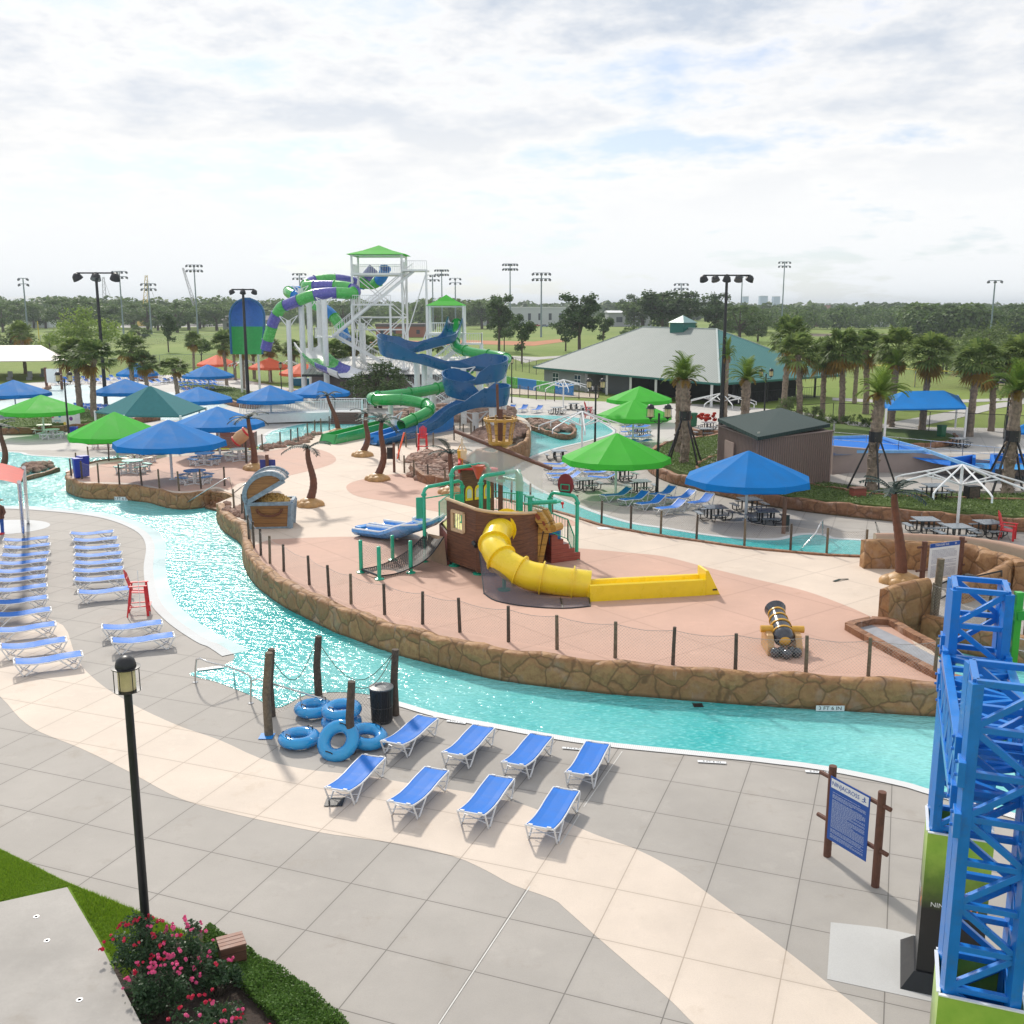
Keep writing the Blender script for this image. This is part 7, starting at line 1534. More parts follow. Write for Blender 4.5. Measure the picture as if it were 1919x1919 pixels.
# raised concrete slab in the corner
SL=.55; sl_=thing('concrete_slab','weathered grey concrete slab with three small round fittings in the near left corner','slab',G(0,1800,0)); o0=sl_.location
P=flipup([(p.x-o0.x,p.y-o0.y) for p in pxs([(-500,1880),(0,1690),(126,1662),(185,1762),(268,1924),(330,2060),(-500,2200)],SL)]); m=MB(); m.prism(P,0,SL); m.build('slab',m_slab,sl_,bev=.01)
for x,y in ((68,1718),(88,1763),(149,1874)):
    m=MB(); p=G(x,y,SL)-o0; m.lathe([(.030,.001),(.055,.001),(.055,.008),(.030,.008)],p,18,cap=False); m.build('fitting_ring',m_white,sl_); m=MB(); m.lathe([(.029,.004),(.001,.004)],p,12); m.build('fitting_lens',m_black,sl_)

# leafy cover on the raised beds
for L,n,z in ((bedR,26000,.62),([(350,716),(440,727),(500,742),(488,752),(430,745),(380,735),(335,722)],4000,.5),([(-60,795),(60,780),(170,765),(215,770),(215,786),(150,790),(60,798),(-60,805)],4000,.5)):
    m=MB(); scatter(m,pxs(L,z),n,z,z+.12,.075,q); tag(m.build('bed_leaves',leafmat('bed_leaf',(.07,.13,.03),(.20,.27,.09),.3)),'low leafy ground cover growing over the raised beds','ground cover',kind='stuff')
# ---------------------------------------------------------------- bathhouse
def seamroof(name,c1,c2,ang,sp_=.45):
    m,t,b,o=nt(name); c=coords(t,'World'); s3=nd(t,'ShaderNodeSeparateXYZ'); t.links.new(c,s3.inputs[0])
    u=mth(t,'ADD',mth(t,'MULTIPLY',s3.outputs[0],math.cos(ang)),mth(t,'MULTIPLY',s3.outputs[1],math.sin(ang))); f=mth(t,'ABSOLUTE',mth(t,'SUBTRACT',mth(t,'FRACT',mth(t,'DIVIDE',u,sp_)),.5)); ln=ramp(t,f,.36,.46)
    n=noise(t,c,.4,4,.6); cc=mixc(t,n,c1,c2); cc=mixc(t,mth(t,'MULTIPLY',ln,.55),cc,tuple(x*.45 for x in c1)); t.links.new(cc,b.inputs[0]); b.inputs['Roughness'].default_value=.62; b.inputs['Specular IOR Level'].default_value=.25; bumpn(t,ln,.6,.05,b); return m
A,B,C_=Vector((3.2,155.9,0)),Vector((24.6,122.1,0)),Vector((43.7,137.5,0)); Dd=A+C_-B
AB=(A-B).normalized(); BC=(C_-B).normalized(); R2=B+12.25*AB+12.25*BC; R1=A-12.25*AB+12.25*BC
bh=thing('bathhouse','large bathhouse pavilion with a green grey hipped metal roof and a teal cupola','building',B); b0=B
def V3(p,z): return Vector((p.x-b0.x,p.y-b0.y,z))
EH=2.95; RH=8.9
an1=math.atan2(AB.y,AB.x); an2=math.atan2(BC.y,BC.x)
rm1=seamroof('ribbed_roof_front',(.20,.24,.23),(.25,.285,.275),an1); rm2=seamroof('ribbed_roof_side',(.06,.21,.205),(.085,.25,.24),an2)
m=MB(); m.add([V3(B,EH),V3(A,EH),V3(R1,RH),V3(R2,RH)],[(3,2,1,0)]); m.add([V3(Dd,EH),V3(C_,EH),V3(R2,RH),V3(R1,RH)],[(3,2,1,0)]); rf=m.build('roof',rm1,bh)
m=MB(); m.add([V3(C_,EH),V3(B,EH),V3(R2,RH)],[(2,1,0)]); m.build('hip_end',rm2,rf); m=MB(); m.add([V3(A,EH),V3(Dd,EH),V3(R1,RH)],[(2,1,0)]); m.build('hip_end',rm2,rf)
mt_g=M('dark_teal_trim',(.015,.14,.12),.4)
m=MB()
for p,q_ in ((A,B),(B,C_),(C_,Dd),(Dd,A)): m.bar(V3(p,EH-.12),V3(q_,EH-.12),.12,.26)
m.build('fascia',mt_g,rf)
m=MB()
for p,q_ in ((B,R2),(C_,R2),(A,R1),(Dd,R1)): m.bar(V3(p,EH+.03),V3(q_,RH+.03),.22,.10)
m.bar(V3(R1,RH+.03),V3(R2,RH+.03),.25,.12); m.build('ridge_cap',M('pale_roof_trim',(.45,.52,.50),.4),rf)
sid=M('grey_siding',(.33,.34,.345),.7,var=.06); dark=M('interior_shade',(.012,.014,.016),.8); 
def inset(p,d): c=(A+B+C_+Dd)/4; return p+(c-p).normalized()*d
a_,b_,c_,d_=[inset(p,1.8) for p in (A,B,C_,Dd)]
def wpt(p,q_,f): return p.lerp(q_,f)
e1=wpt(a_,b_,.30); e2=e1+BC*9; e3=a_+BC*9
m=MB(); m.prism(flipup([(p.x-b0.x,p.y-b0.y) for p in (a_,e1,e2,e3)]),0,EH-.15); wl_=m.build('wall',sid,bh)
nn=Vector((-AB.y,AB.x,0)); nn=nn if nn.y<0 else -nn
for f,w in ((.085,1.5),(.235,1.5)):
    c=wpt(a_,b_,f)+nn*.04; m=MB(); m.bar(V3(c-AB*w/2,1.55),V3(c+AB*w/2,1.55),.08,1.5); wf=m.build('window_frame',m_white,bh)
    for s_ in (-1,1):
        for z in (1.2,1.9): m=MB(); q_=c+nn*.05; m.bar(V3(q_+AB*(s_*w*.25-.30),z),V3(q_+AB*(s_*w*.25+.30),z),.04,.58); m.build('pane',M('dark_glass',(.04,.07,.09),.1),wf)
m=MB(); 
for k in range(12): m.bar(V3(e1+nn*.03+AB*0.0,.25*k+.1),V3(a_+nn*.03,.25*k+.1),.03,.02)
m.build('siding_board',sid,wl_)
m=MB(); i1=e1+BC*5; i2=wpt(a_,b_,.98)+BC*5; i3=c_-BC*1.0+AB*.5; m.prism(flipup([(p.x-b0.x,p.y-b0.y) for p in (e1+BC*5-AB*.1,i2,i2+BC*12,e1+BC*17)]),0,EH-.3); m.build('shade_block',dark,bh)  # near-black block added as the shade of the open interior
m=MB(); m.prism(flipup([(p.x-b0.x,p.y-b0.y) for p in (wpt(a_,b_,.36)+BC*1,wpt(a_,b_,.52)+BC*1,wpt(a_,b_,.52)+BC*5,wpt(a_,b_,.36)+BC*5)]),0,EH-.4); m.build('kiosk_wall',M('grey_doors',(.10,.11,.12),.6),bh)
for f in (.31,.44,.58,.72,.86,1.0): m=MB(); p=wpt(a_,b_,f)+nn*.6; m.bar(V3(p,0),V3(p,EH-.1),.28); m.build('post',m_white if f>.4 else sid,bh)
for f in (.15,.3,.45,.6,.75,.9,1.0): m=MB(); p=wpt(b_,c_,f); m.bar(V3(p,0),V3(p,EH-.1),.22); m.build('post',m_black,bh)
m=MB(); p0,p1=wpt(b_,c_,.2),wpt(b_,c_,1.0); rail([V3(p0,0),V3(p1,0)],1.4,'railing',m_black,bh,.5,.03,.015)
cu=R1.lerp(R2,.56); m=MB(); 
def cup(s_,z0,z1,mat,nm,tp=1): m=MB(); m.box((cu.x-b0.x,cu.y-b0.y,(z0+z1)/2),(s_,s_,z1-z0),rz=an2,taper=tp); return m.build(nm,mat,rf)
cc_=cup(2.5,RH-1.2,RH+.75,mt_g,'cupola'); m=MB(); z=RH+.75; m.lathe([(2.05,0),(2.0,.04),(.03,1.0)],(cu.x-b0.x,cu.y-b0.y,z),4,Matrix.Rotation(an2+PI/4,4,'Z')); o=m.build('cupola_roof',M('pale_teal_roof',(.22,.38,.37),.4),rf)
# ---------------------------------------------------------------- brown pump shed
F,Rr_,Ll=Vector((15.0,62.2,0)),Vector((20.97,66.6,0)),Vector((14.1,69.8,0)); Bk=Rr_+Ll-F
sh=thing('pump_shed','taupe board shed with a dark green ribbed roof beside the blue pool','shed',F); f0=F
def S3(p,z): return Vector((p.x-f0.x,p.y-f0.y,z))
mw=M('taupe_boards',(.27,.195,.17),.75,var=.12,vs=5); m=MB(); m.prism(flipup([(p.x-f0.x,p.y-f0.y) for p in (F,Rr_,Bk,Ll)]),.5,3.95); m.build('wall',mw,sh)
m=MB()
for k in range(34): p=F.lerp(Rr_,k/34); m.bar(S3(p,.5)+Vector((.02,-.03,0)),S3(p,3.95)+Vector((.02,-.03,0)),.04,.04)
for k in range(30): p=F.lerp(Ll,k/30); m.bar(S3(p,.5)+Vector((-.03,-.02,0)),S3(p,3.95)+Vector((-.03,-.02,0)),.04,.04)
m.bar(S3(F,3.98),S3(Rr_,3.98),.16,.08); m.bar(S3(F,3.98),S3(Ll,3.98),.16,.08)
m.build('batten',M('batten_taupe',(.20,.145,.13),.7),sh)
d1=(Rr_-F).normalized(); d2=(Ll-F).normalized(); m=MB()
cs=[G(1421,819,4.25),G(1556,794,4.35),G(1464,764,4.75),G(1345,784,4.5)]
vs=[S3(p,p.z) for p in cs]; vs2=[v-Vector((0,0,.22)) for v in vs]; m.add(vs+vs2,[(0,1,2,3),(7,6,5,4),(0,4,5,1),(1,5,6,2),(2,6,7,3),(3,7,4,0)])
dg=seamroof('dark_green_ribbed_roof',(.008,.03,.028),(.013,.042,.038),math.atan2(d1.y,d1.x),.3); m.build('roof',dg,sh)
for p in (F,Rr_,Ll): m=MB(); m.bar(S3(p+(d1+d2)*.2,3.9),S3(p+(d1+d2)*.2,4.4),.12); m.build('roof_post',m_steel,sh)
m=MB(); p=F.lerp(Ll,.62); m.box(S3(p,2.0)+Vector((-.14,-.05,0)),(.08,1.8,2.5),rz=math.atan2(d2.y,d2.x)-PI/2); m.build('door',mw,sh)
# pool wall and blue slide pool on the right
wallp=[G(1558,903,0),G(1680,902,0),G(1800,905,0),G(1919,910,0),G(2100,915,0)]
bw=thing('pool_wall','long beige rendered wall sloping down behind the right bed','wall',wallp[0]); w0=wallp[0]
for i in range(4):
    m=MB(); za=(2.5,2.1,1.75,1.45,1.2); a,b_=wallp[i]-w0,wallp[i+1]-w0; n=Vector((0,.35,0)); m.add([a,b_,b_+Vector((0,0,za[i+1])),a+Vector((0,0,za[i])),a+n,b_+n,b_+n+Vector((0,0,za[i+1])),a+n+Vector((0,0,za[i]))],[(0,1,2,3),(7,6,5,4),(3,2,6,7),(0,3,7,4),(2,1,5,6)]); m.build('wall_section',M('beige_render',(.36,.29,.265),.85,var=.08,vs=1),bw)
rail([wallp[i]-w0+Vector((0,.1,(2.5,2.1,1.75,1.45,1.2)[i])) for i in range(5)],.95,'railing',m_steel,bw,1.6,.022,.018,.45)
sp2=thing('blue_pool','bright blue slanted surf pool behind the beige wall','pool',G(1640,860,0)); s0=sp2.location; m_pool=M('bright_blue_pool_lining',(.006,.16,.60),.6,var=.06,spec=.2)
m=MB(); P=[G(1552,820,2.2),G(1645,818,2.2),G(1725,840,1.9),G(1835,882,1.3),G(1750,868,1.5),G(1690,852,1.8),G(1600,846,2.0),G(1562,850,2.0)]; m.add([p-s0 for p in P],[tuple(range(len(P)-1,-1,-1))]); m.build('blue_ramp',m_pool,sp2)
m=MB(); m.add([G(x,y,1.9)-s0 for x,y in ((1560,847),(1598,845),(1598,852),(1562,853))],[(3,2,1,0)]); m.build('shallow_step',M('light_blue_water',(.05,.36,.80),.2,var=.1),sp2)
m=MB()
for a,b_ in (((1552,820),(1645,818)),((1645,818),(1725,840)),((1725,840),(1835,880))): m.bar(G(*a,2.25)-s0,G(*b_,2.25)-s0,.12,.2)
m.bar(G(1600,846,2.1)-s0,G(1735,846,2.1)-s0,.25,.2); m.build('pale_rim',M('pale_blue_rim',(.20,.45,.78),.4),sp2)
m=MB(); m.add([G(x,y,1.45)-s0 for x,y in ((1768,868),(1830,861),(1919,858),(2050,860),(2050,880),(1919,880),(1850,879))],[(6,5,4,3,2,1,0)]); m.build('splash_basin',M('pale_basin_water',(.08,.42,.82),.2),sp2)
m=MB()
for a,b_ in (((1858,858),(1960,859)),((1858,858),(1862,878)),((1784,866),(1825,860)),((1825,860),(1825,866))): m.bar(G(*a,1.75)-s0,G(*b_,1.75)-s0,.2,.6)
m.build('basin_wall',m_pool,sp2)
# fabric canopies
def hipcanopy(name,label,cpx,z,zr,mat,ridge=.45,posts=True,pm=None,sag=.0,zb=0,vert=None):
    C=[G(x,y,z) for x,y in cpx]; c=sum(C,Vector())/4; c.z=0; r=thing(name,label,'canopy',(c.x,c.y,zb)); o=Vector(r.location); u=((C[1]-C[0])+(C[2]-C[3]))/2; L=u.length; 
    ra=c-u*(ridge/2); rb=c+u*(ridge/2); ra.z=rb.z=zr; m=MB(); V=[p-o for p in C]+[ra-o,rb-o]
    m.add(V,[(0,1,5,4),(1,2,5),(2,3,4,5),(3,0,4)]); m.build('canopy',mat,r)
    m=MB()
    for i in range(4): m.bar(V[i],V[(i+1)%4],.05,.14)
    m.build('hem',mat,r)
    if posts:
        for i in range(4): q_=V[i]; m=MB(); m.tube([(q_.x,q_.y,0),(q_.x,q_.y,q_.z+.1)],.10,8); m.build('post',pm or m_white,r)
    return r
hipcanopy('shade_canopy','rectangular bright blue hipped shade canopy on white posts at the right',[(1661,768),(1812,766),(1795,742),(1652,746)],3.2,4.3,m_blue_can,.5)
hipcanopy('shade_canopy','small bright blue canopy cut by the right edge',[(1893,812),(1990,815),(1990,800),(1900,802)],3.0,3.6,m_blue_can,.4)
hipcanopy('shade_canopy','white hipped pavilion roof on dark posts at the far left',[(-55,678),(124,676),(110,664),(-20,664)],3.2,5.3,m_wcan,.5,True,m_brown)
hipcanopy('shade_sail','wide teal pyramid shade sail behind the green and blue umbrellas',[(232,780),(338,781),(386,765),(178,772)],3.0,5.3,m_teal_can,.03)
r=thing('shade_sail','faded red shade sail corner on two silver poles at the left edge','canopy',G(20,985,0)); o=r.location
Pz=[D(45,880,46.0),D(36,908,42.0),D(-60,912,41),D(-70,872,46)]; m=MB(); K=6; vs=[]
for i in range(K+1):
    for j in range(K+1): a=Pz[0].lerp(Pz[3],i/K); b_=Pz[1].lerp(Pz[2],i/K); vs.append(a.lerp(b_,j/K)-o+Vector((0,0,.25*math.sin(PI*i/K)-.10*math.sin(PI*j/K))))
m.add(vs,[(i*(K+1)+j,(i+1)*(K+1)+j,(i+1)*(K+1)+j+1,i*(K+1)+j+1) for i in range(K) for j in range(K)]); m.build('canopy',m_pinkc,r,smooth=180)
for q_,b_ in ((Pz[0],G(53,981)),(Pz[1],G(45,1012))): m=MB(); m.tube([Vector((b_.x,b_.y,0))-o,q_-o+Vector((0,0,.1))],.085,10); m.build('post',m_steel,r,smooth=50)
struct(sheet('sail_pad',[(G(35,988).x+2.0*math.cos(a*PI/16)*1.3-1,G(35,988).y+2.0*math.sin(a*PI/16),0) for a in range(32)],.006,m_gutter))
# statue of a buccaneer at the left edge
r=thing('buccaneer_figure','carved figure in a brown coat and hat with blue trousers, cut by the left edge','statue',G(1,1001,0)); m=MB()
for s_ in (-.12,.12): m.tube([(s_,0,.08),(s_*1.1,0,.5),(s_,0,.95)],[.085,.09,.12],10)
m.build('trousers',m_signb,r); m=MB(); m.tube([(0,0,.85),(0,0,1.15),(0,0,1.5),(0,0,1.62)],[.27,.24,.25,.12],12); m.tube([(.24,0,1.52),(.36,-.05,1.2),(.28,-.2,1.0)],[.08,.075,.06],8); m.tube([(-.24,0,1.52),(-.36,-.05,1.2),(-.28,-.2,1.0)],[.08,.075,.06],8); m.build('coat',m_brown,r,smooth=60)
m=MB(); m.ball((0,0,1.76),.13,12,(1,1,1.15)); m.build('head',M('painted_skin',(.45,.25,.16),.6),r,smooth=180); m=MB(); m.lathe([(.30,1.84),(.31,1.86),(.15,1.88),(.14,2.0),(.02,2.03)],n=16); m.build('hat',m_wood2,r,smooth=40); m=MB()
for s_ in (-.12,.12): m.box((s_,-.05,.05),(.13,.28,.1))
m.build('boots',m_red,r)
# white bridge and ramp
br=thing('white_bridge','long white bridge with slatted white railings and a brown panelled end','bridge',G(560,800,0)); o=br.location
a,b_,c_=G(450,778,.9),G(620,772,1.2),G(680,772,1.2)
m=MB(); n=Vector((0,2.6,0)); m.add([p-o for p in (a,b_,c_,c_+n,b_+n,a+n)]+[p-o-Vector((0,0,.9)) for p in (a,b_,c_,c_+n,b_+n,a+n)],[(0,1,2,3,4,5)]+[(k,(k+1)%6,6+(k+1)%6,6+k)[::-1] for k in range(6)]); m.build('deck',m_white,br)
rail([a-o,b_-o],1.15,'railing',m_white,br,.17,.04,.022); rail([a-o+n,b_-o+n,c_-o+n],1.15,'railing',m_white,br,.17,.04,.022); rail([b_-o,c_-o],1.15,'railing',m_white,br,.17,.04,.022)
m=MB(); p0,p1=b_-o-Vector((0,.3,0)),c_-o-Vector((0,.3,0)); 
for k in range(6): m.bar(p0+Vector((0,-k*.04,-.1-.2*k)),p1+Vector((0,-k*.04,-.1-.2*k)),.2,.17)
m.build('brown_panel',M('mauve_brown_boards',(.17,.09,.075),.7),br)
for p in (p0,p1): m=MB(); m.bar(p+Vector((0,-.1,-1.3)),p+Vector((0,-.1,1.3)),.2); m.build('post',m_white,br)
# small grey building behind the slides
b0=G(800,752,0); gb_=thing('service_building','low mauve grey building with a pale ribbed metal roof behind the slides','building',(b0.x-3,b0.y-1,0)); m=MB(); m.box((-2.5,5,1.8),(18,9,3.6)); m.build('wall',M('mauve_siding',(.19,.15,.145),.7),gb_)
m=MB(); m.add([(-12.5,-.2,3.5),(8,-.2,3.5),(8,10.5,5.2),(-12.5,10.5,5.2),(-12.5,-.2,3.3),(8,-.2,3.3),(8,10.5,5.0),(-12.5,10.5,5.0)],[(0,1,2,3),(7,6,5,4),(4,5,1,0),(5,6,2,1),(7,4,0,3)]); m.build('roof',seamroof('pale_ribbed_roof',(.50,.50,.49),(.60,.60,.58),0,.6),gb_); m=MB(); m.bar((-12.6,-.25,3.35),(8.1,-.25,3.35),.06,.3); m.build('fascia',m_black,gb_)
# kiosk under the coral umbrella
r=thing('kiosk','small teal fronted kiosk with a flat grey roof under the right coral umbrella','kiosk',G(568,722,0)); m=MB(); m.box((0,0,.55),(3.8,1.6,1.1)); m.build('counter',M('teal_counter',(.01,.16,.30),.5),r); m=MB(); m.box((0,-.3,2.55),(4.2,2.2,.35)); m.build('roof',M('flat_grey_roof',(.28,.28,.29),.6),r)
for x in (-1.8,1.8): m=MB(); m.bar((x,.6,0),(x,.6,2.4),.12); m.build('post',m_brown,r)
# green and blue sand pad walls by the bathhouse
r=thing('padded_wall','low green and blue panelled wall running towards the bathhouse','wall',G(1000,742,0)); o=r.location; P=pxs([(905,718),(935,722),(970,728),(1005,733),(1040,738),(1075,742)],0)
for i in range(5): m=MB(); a,b_=P[i]-o,P[i+1]-o; m.add([a,b_,b_+Vector((0,0,1.5)),a+Vector((0,0,1.5)),a+Vector((0,1.2,0)),b_+Vector((0,1.2,0)),b_+Vector((0,1.2,1.5)),a+Vector((0,1.2,1.5))],[(0,1,2,3),(3,2,6,7),(7,6,5,4),(0,3,7,4),(2,1,5,6)]); m.build('panel',m_green2 if i%2 else m_slideb2,r)
struct(sheet('sand_pad',pxs([(930,737),(1120,746),(1122,738),(1080,735),(905,725)],.03),.03,M('sand_coloured_pad',(.50,.42,.33),.8)))
# drinks trolley
r=thing('freezer_cart','white freezer cart with coloured dots and a small logo','cart',G(125,801,0),R(-8)); m=MB(); m.box((0,0,.75),(2.5,1.0,1.3)); m.build('body',m_signw,r,bev=.05); m=MB(); m.box((0,0,1.45),(2.6,1.1,.12)); m.build('lid',m_white,r,bev=.03)
for i,(x,z,c_,rr) in enumerate(((-1.1,1.15,(.75,.02,.25),.16),(-.35,1.2,(.05,.35,.7),.16),(.85,.95,(.2,.05,.3),.2),(.15,.45,(.85,.6,.1),.17),(-.62,.45,(.85,.2,.1),.12))):
    m=MB(); m.lathe([(rr,-.51),(rr,-.515),(.001,-.515)],(x,0,z),14,Matrix.Rotation(PI/2,4,'X')@Matrix.Diagonal((1,1,-1,1))); m.build('dot',M('dot_%d'%i,c_,.5),r)
text_mesh('splash',.3,M('cyan_lettering',(.05,.45,.6),.5),'logo_lettering',r,Matrix.Translation((-.6,-.512,.75))@Matrix.Rotation(PI/2,4,'X'),.002)
for x in (-1,1): m=MB(); m.tube([(x,-.35,.1),(x,.35,.1)],.1,10); m.build('wheel',m_black,r)
# red and tan barrel feature
r=thing('tipping_barrel','tilted straw coloured barrel with red bands beside a moulded palm','play feature',G(462,868,IZ)); m=MB(); Mr=Matrix.Rotation(R(50),4,'Y'); m.lathe([(.38,-.6),(.48,0),(.38,.6)],(-.3,0,1.9),14,Mr); m.build('barrel',M('straw_barrel',(.55,.33,.18),.7),r,smooth=50)
for z in (-.5,.55): m=MB(); m.lathe([(.40,z-.08),(.44,z),(.40,z+.08)],(-.3,0,1.9),14,Mr,cap=False); m.build('red_band',m_red,r)
m=MB(); m.tube([(0,0,0),(0,0,1.7),(-.3,0,1.9)],.08,8); m.build('stand',m_wood2,r)
r=thing('timber_bar','brown timber counter box under the pale blue umbrella','counter',G(445,842,0)); m=MB(); m.box((0,0,.75),(3.2,1.0,1.5)); m.build('counter',m_redp,r); m=MB(); m.box((0,-.02,.12),(3.3,1.1,.12)); m.build('yellow_base',m_yel,r)
# ---------------------------------------------------------------- floodlights
def flood(name,label,px,by,ty,n,spread,rows,mat,r0,hs,group=None,big=False):
    p=G(px,by); h=D(px,ty,p.y).z; r=thing(name,label,'floodlight mast',p,0,group); m=MB(); m.tube([(0,0,0),(0,0,h*.5),(0,0,h)],[r0,r0*.8,r0*.6],8); m.build('pole',mat,r,smooth=50)
    for k in range(rows):
        z=h-.1-k*hs*1.9; m=MB(); m.tube([(-spread/2,0,z),(spread/2,0,z)],r0*.35,5); m.build('crossbar',mat,r)
        for i in range(n):
            x=-spread/2+spread*i/(n-1); m=MB(); Mx=Matrix.Rotation(R(-25 if i%2 else 25),4,'X')@Matrix.Rotation(R(-20+40*i/(n-1)),4,'Y'); m.lathe([(hs*.15,hs*.35),(hs*.42,hs*.15),(hs*.55,-hs*.35)],(x,0,z-hs*.35),10,Mx); m.build('lamp_head',m_black if big else M('grey_lamp_head',(.12,.13,.15),.5),r,smooth=40)
    return r
m_mast=M('galvanised_mast',(.20,.26,.30),.5)
flood('floodlight_mast','tall black floodlight mast with three big lamp heads by the wave pool',199,762,510,3,4.6,1,m_black,.26,1.15,None,True)
flood('floodlight_mast','black floodlight mast beside the blue and green slide wall',466,758,541,3,2.8,1,m_black,.24,.7,None,True)
flood('floodlight_mast','tall black floodlight mast with five lamp heads in front of the bathhouse roof',1351,800,514,5,4.6,1,m_black,.22,.8,None,True)
for i,(px,by,ty,n,rw,pl) in enumerate(((53,632,521,2,2,'above the white farmhouse'),(232,628,508,4,2,'right of the black mast at left'),(284,626,531,4,2,'beside the yellow crane'),(371,626,496,5,2,'left of the rounded slide wall'),(565,620,512,4,2,'behind the purple tube slide'),(812,620,515,4,2,'left of the pair beyond the small slide tower'),(829,618,505,6,2,'tallest beyond the small slide tower'),(854,620,521,3,2,'rightmost of three beyond the small slide tower'),(956,622,494,6,2,'above the tall open pine'),(1014,632,511,5,2,'in front of the long white warehouse'),(1274,622,531,4,2,'small and far behind the cupola'),(1386,640,517,3,1,'just right of the black mast at the bathhouse'),(1463,640,490,4,2,'right of the bathhouse roof'),(1852,670,525,3,1,'alone at the far right'))):
    flood('field_light','slim grey ball field light '+pl,px,by,ty,n,{6:6.5,5:6.5,4:6,3:5,2:3.5}[n]*(1.0 if by<635 else .62),rw,m_mast,.38 if by<635 else .26,1.1 if by<635 else .7,'ball field lights')
# ---------------------------------------------------------------- far field
def ftrack(L,z,mat,nm='field_path',w=None): return struct(sheet(nm,pxs(L,z),z,mat))
m_road=M('pale_road',(.42,.41,.39),.9,co='World'); m_dirt=M('orange_clay',(.42,.17,.075),.95,var=.15,vs=.2,co='World')
ftrack([(200,608),(430,606),(430,612),(200,614)],-.02,m_road,'far_road'); ftrack([(800,636),(1000,640),(1060,634),(1060,640),(1000,648),(800,642)],-.015,m_dirt,'infield_dirt'); ftrack([(640,634),(720,636),(860,642),(830,648),(700,646),(640,640)],-.01,m_dirt,'infield_dirt')
ftrack([(960,667),(1010,669),(1060,666),(1130,664),(1130,666),(1060,669),(1010,674),(985,680),(960,672)],-.02,m_road); ftrack([(1150,668),(1260,670),(1260,673),(1150,671)],-.02,m_road)
ftrack([(1560,745),(1700,752),(1919,745),(1919,750),(1700,758),(1560,750)],-.02,m_road); ftrack([(1650,795),(1760,775),(1860,756),(1919,750),(1919,757),(1870,765),(1790,785),(1700,803)],-.015,m_road)
ftrack([(1500,625),(1740,627),(1745,632),(1500,630)],-.02,M('bare_soil',(.13,.10,.07),.95,co='World'),'bare_field')
def longfence(name,label,L,h,post,mat,cap=None,step=4,pr=.05,net=m_chain,z=0):
    P=pxs(L,z); r=thing(name,label,'fence',P[0]); o=P[0]; k=0
    for i in range(len(P)-1):
        a,b_=P[i]-o,P[i+1]-o; n=max(1,int((b_-a).length/step))
        for j in range(n): q_=a.lerp(b_,j/n); m=MB(); m.tube([q_,q_+Vector((0,0,h))],pr,5); m.build('post',post,r)
    m=MB(); u=0
    for i in range(len(P)-1):
        a,b_=P[i]-o,P[i+1]-o; L_2=(b_-a).length; m.add([a,b_,b_+Vector((0,0,h)),a+Vector((0,0,h))],[(0,1,2,3)],[((u,0),(u+L_2,0),(u+L_2,h),(u,h))]); u+=L_2
    m.build('mesh',net,r); m=MB()
    for i in range(len(P)-1): m.tube([P[i]-o+Vector((0,0,h)),P[i+1]-o+Vector((0,0,h))],.07 if cap else .03,5)
    m.build('top_rail',cap or post,r); return r
m_ywl=M('yellow_fence_cap',(.62,.50,.05),.6)
longfence('chain_fence','chain link fence with a yellow top rail on the field behind the right palms',[(1440,700),(1585,706),(1714,726),(1830,732),(1919,728)],2.6,m_mast,m_chain,m_ywl,6,.06)
longfence('chain_fence','dark chain link fence along the park path behind the right palms',[(1500,800),(1560,795),(1650,800),(1740,815),(1880,822),(2000,830)],2.2,m_black,m_chain,None,5,.04)
longfence('chain_fence','dark chain link fence on the lawn behind the small slide tower',[(900,690),(955,692),(1005,702),(1060,700)],2.4,m_black,m_chain,None,4,.05)
longfence('chain_fence','tall chain link fence across the left ball field',[(205,700),(300,690),(420,688),(520,690),(640,700)],2.6,m_mast,m_chain,None,7,.05)
longfence('chain_fence','distant chain link fence of the left ball field',[(60,650),(120,640),(260,646),(430,642)],3.0,m_mast,m_chain,None,10,.06)
for px,by,ty,lb_ in ((75,655,602,'at the left'),(1714,724,700,'at the fence corner')): r=thing('foul_pole','yellow foul pole '+lb_,'pole',G(px,by)); m=MB(); m.tube([(0,0,0),(0,0,D(px,ty,G(px,by).y).z)],.12,6); m.build('pole',m_ywl,r)
# distant buildings
def block(name,label,px0,px1,by,ty,dep,wm,rm,rh=.6,cat='building',wins=0,roof='flat'):
    a,b_=G(px0,by),G(px1,by); Y=a.y; h=D(px0,ty,Y).z; w=b_.x-a.x; r=thing(name,label,cat,((a.x+b_.x)/2,Y,0)); m=MB(); m.box((0,dep/2,h/2),(w,dep,h)); m.build('wall',wm,r); m=MB()
    if roof=='gable': X=w/2+.6; m.add([(-X,-.8,h),(X,-.8,h),(X,dep/2,h+rh),(-X,dep/2,h+rh),(X,dep+.8,h),(-X,dep+.8,h)],[(0,1,2,3),(3,2,4,5),(0,3,5),(1,4,2)])
    else: m.box((0,dep/2,h+rh/2),(w+.6,dep+.6,rh))
    m.build('roof',rm,r)
    for i in range(wins): x=-w/2+w*(i+.5)/wins; m=MB(); m.box((x,-.05,h*.5),(w/wins*.28,.1,h*.38)); m.build('window',M('far_window',(.03,.04,.06),.3),r)
    return r
mwh=M('far_white_wall',(.50,.53,.56),.8); mgr=M('far_grey_wall',(.30,.31,.33),.8); mrd=M('far_brick',(.33,.13,.09),.8); mlt=M('far_pale_roof',(.62,.64,.66),.6); mdk=M('far_dark_roof',(.10,.09,.10),.8)
block('warehouse','long pale warehouse between the two pine groups',905,1060,610,577,30,mwh,mlt,.5,wins=8)
block('warehouse','grey metal hall with a white roof right of the biggest pine',1140,1222,612,586,24,mgr,mlt,1.2,wins=2,roof='gable')
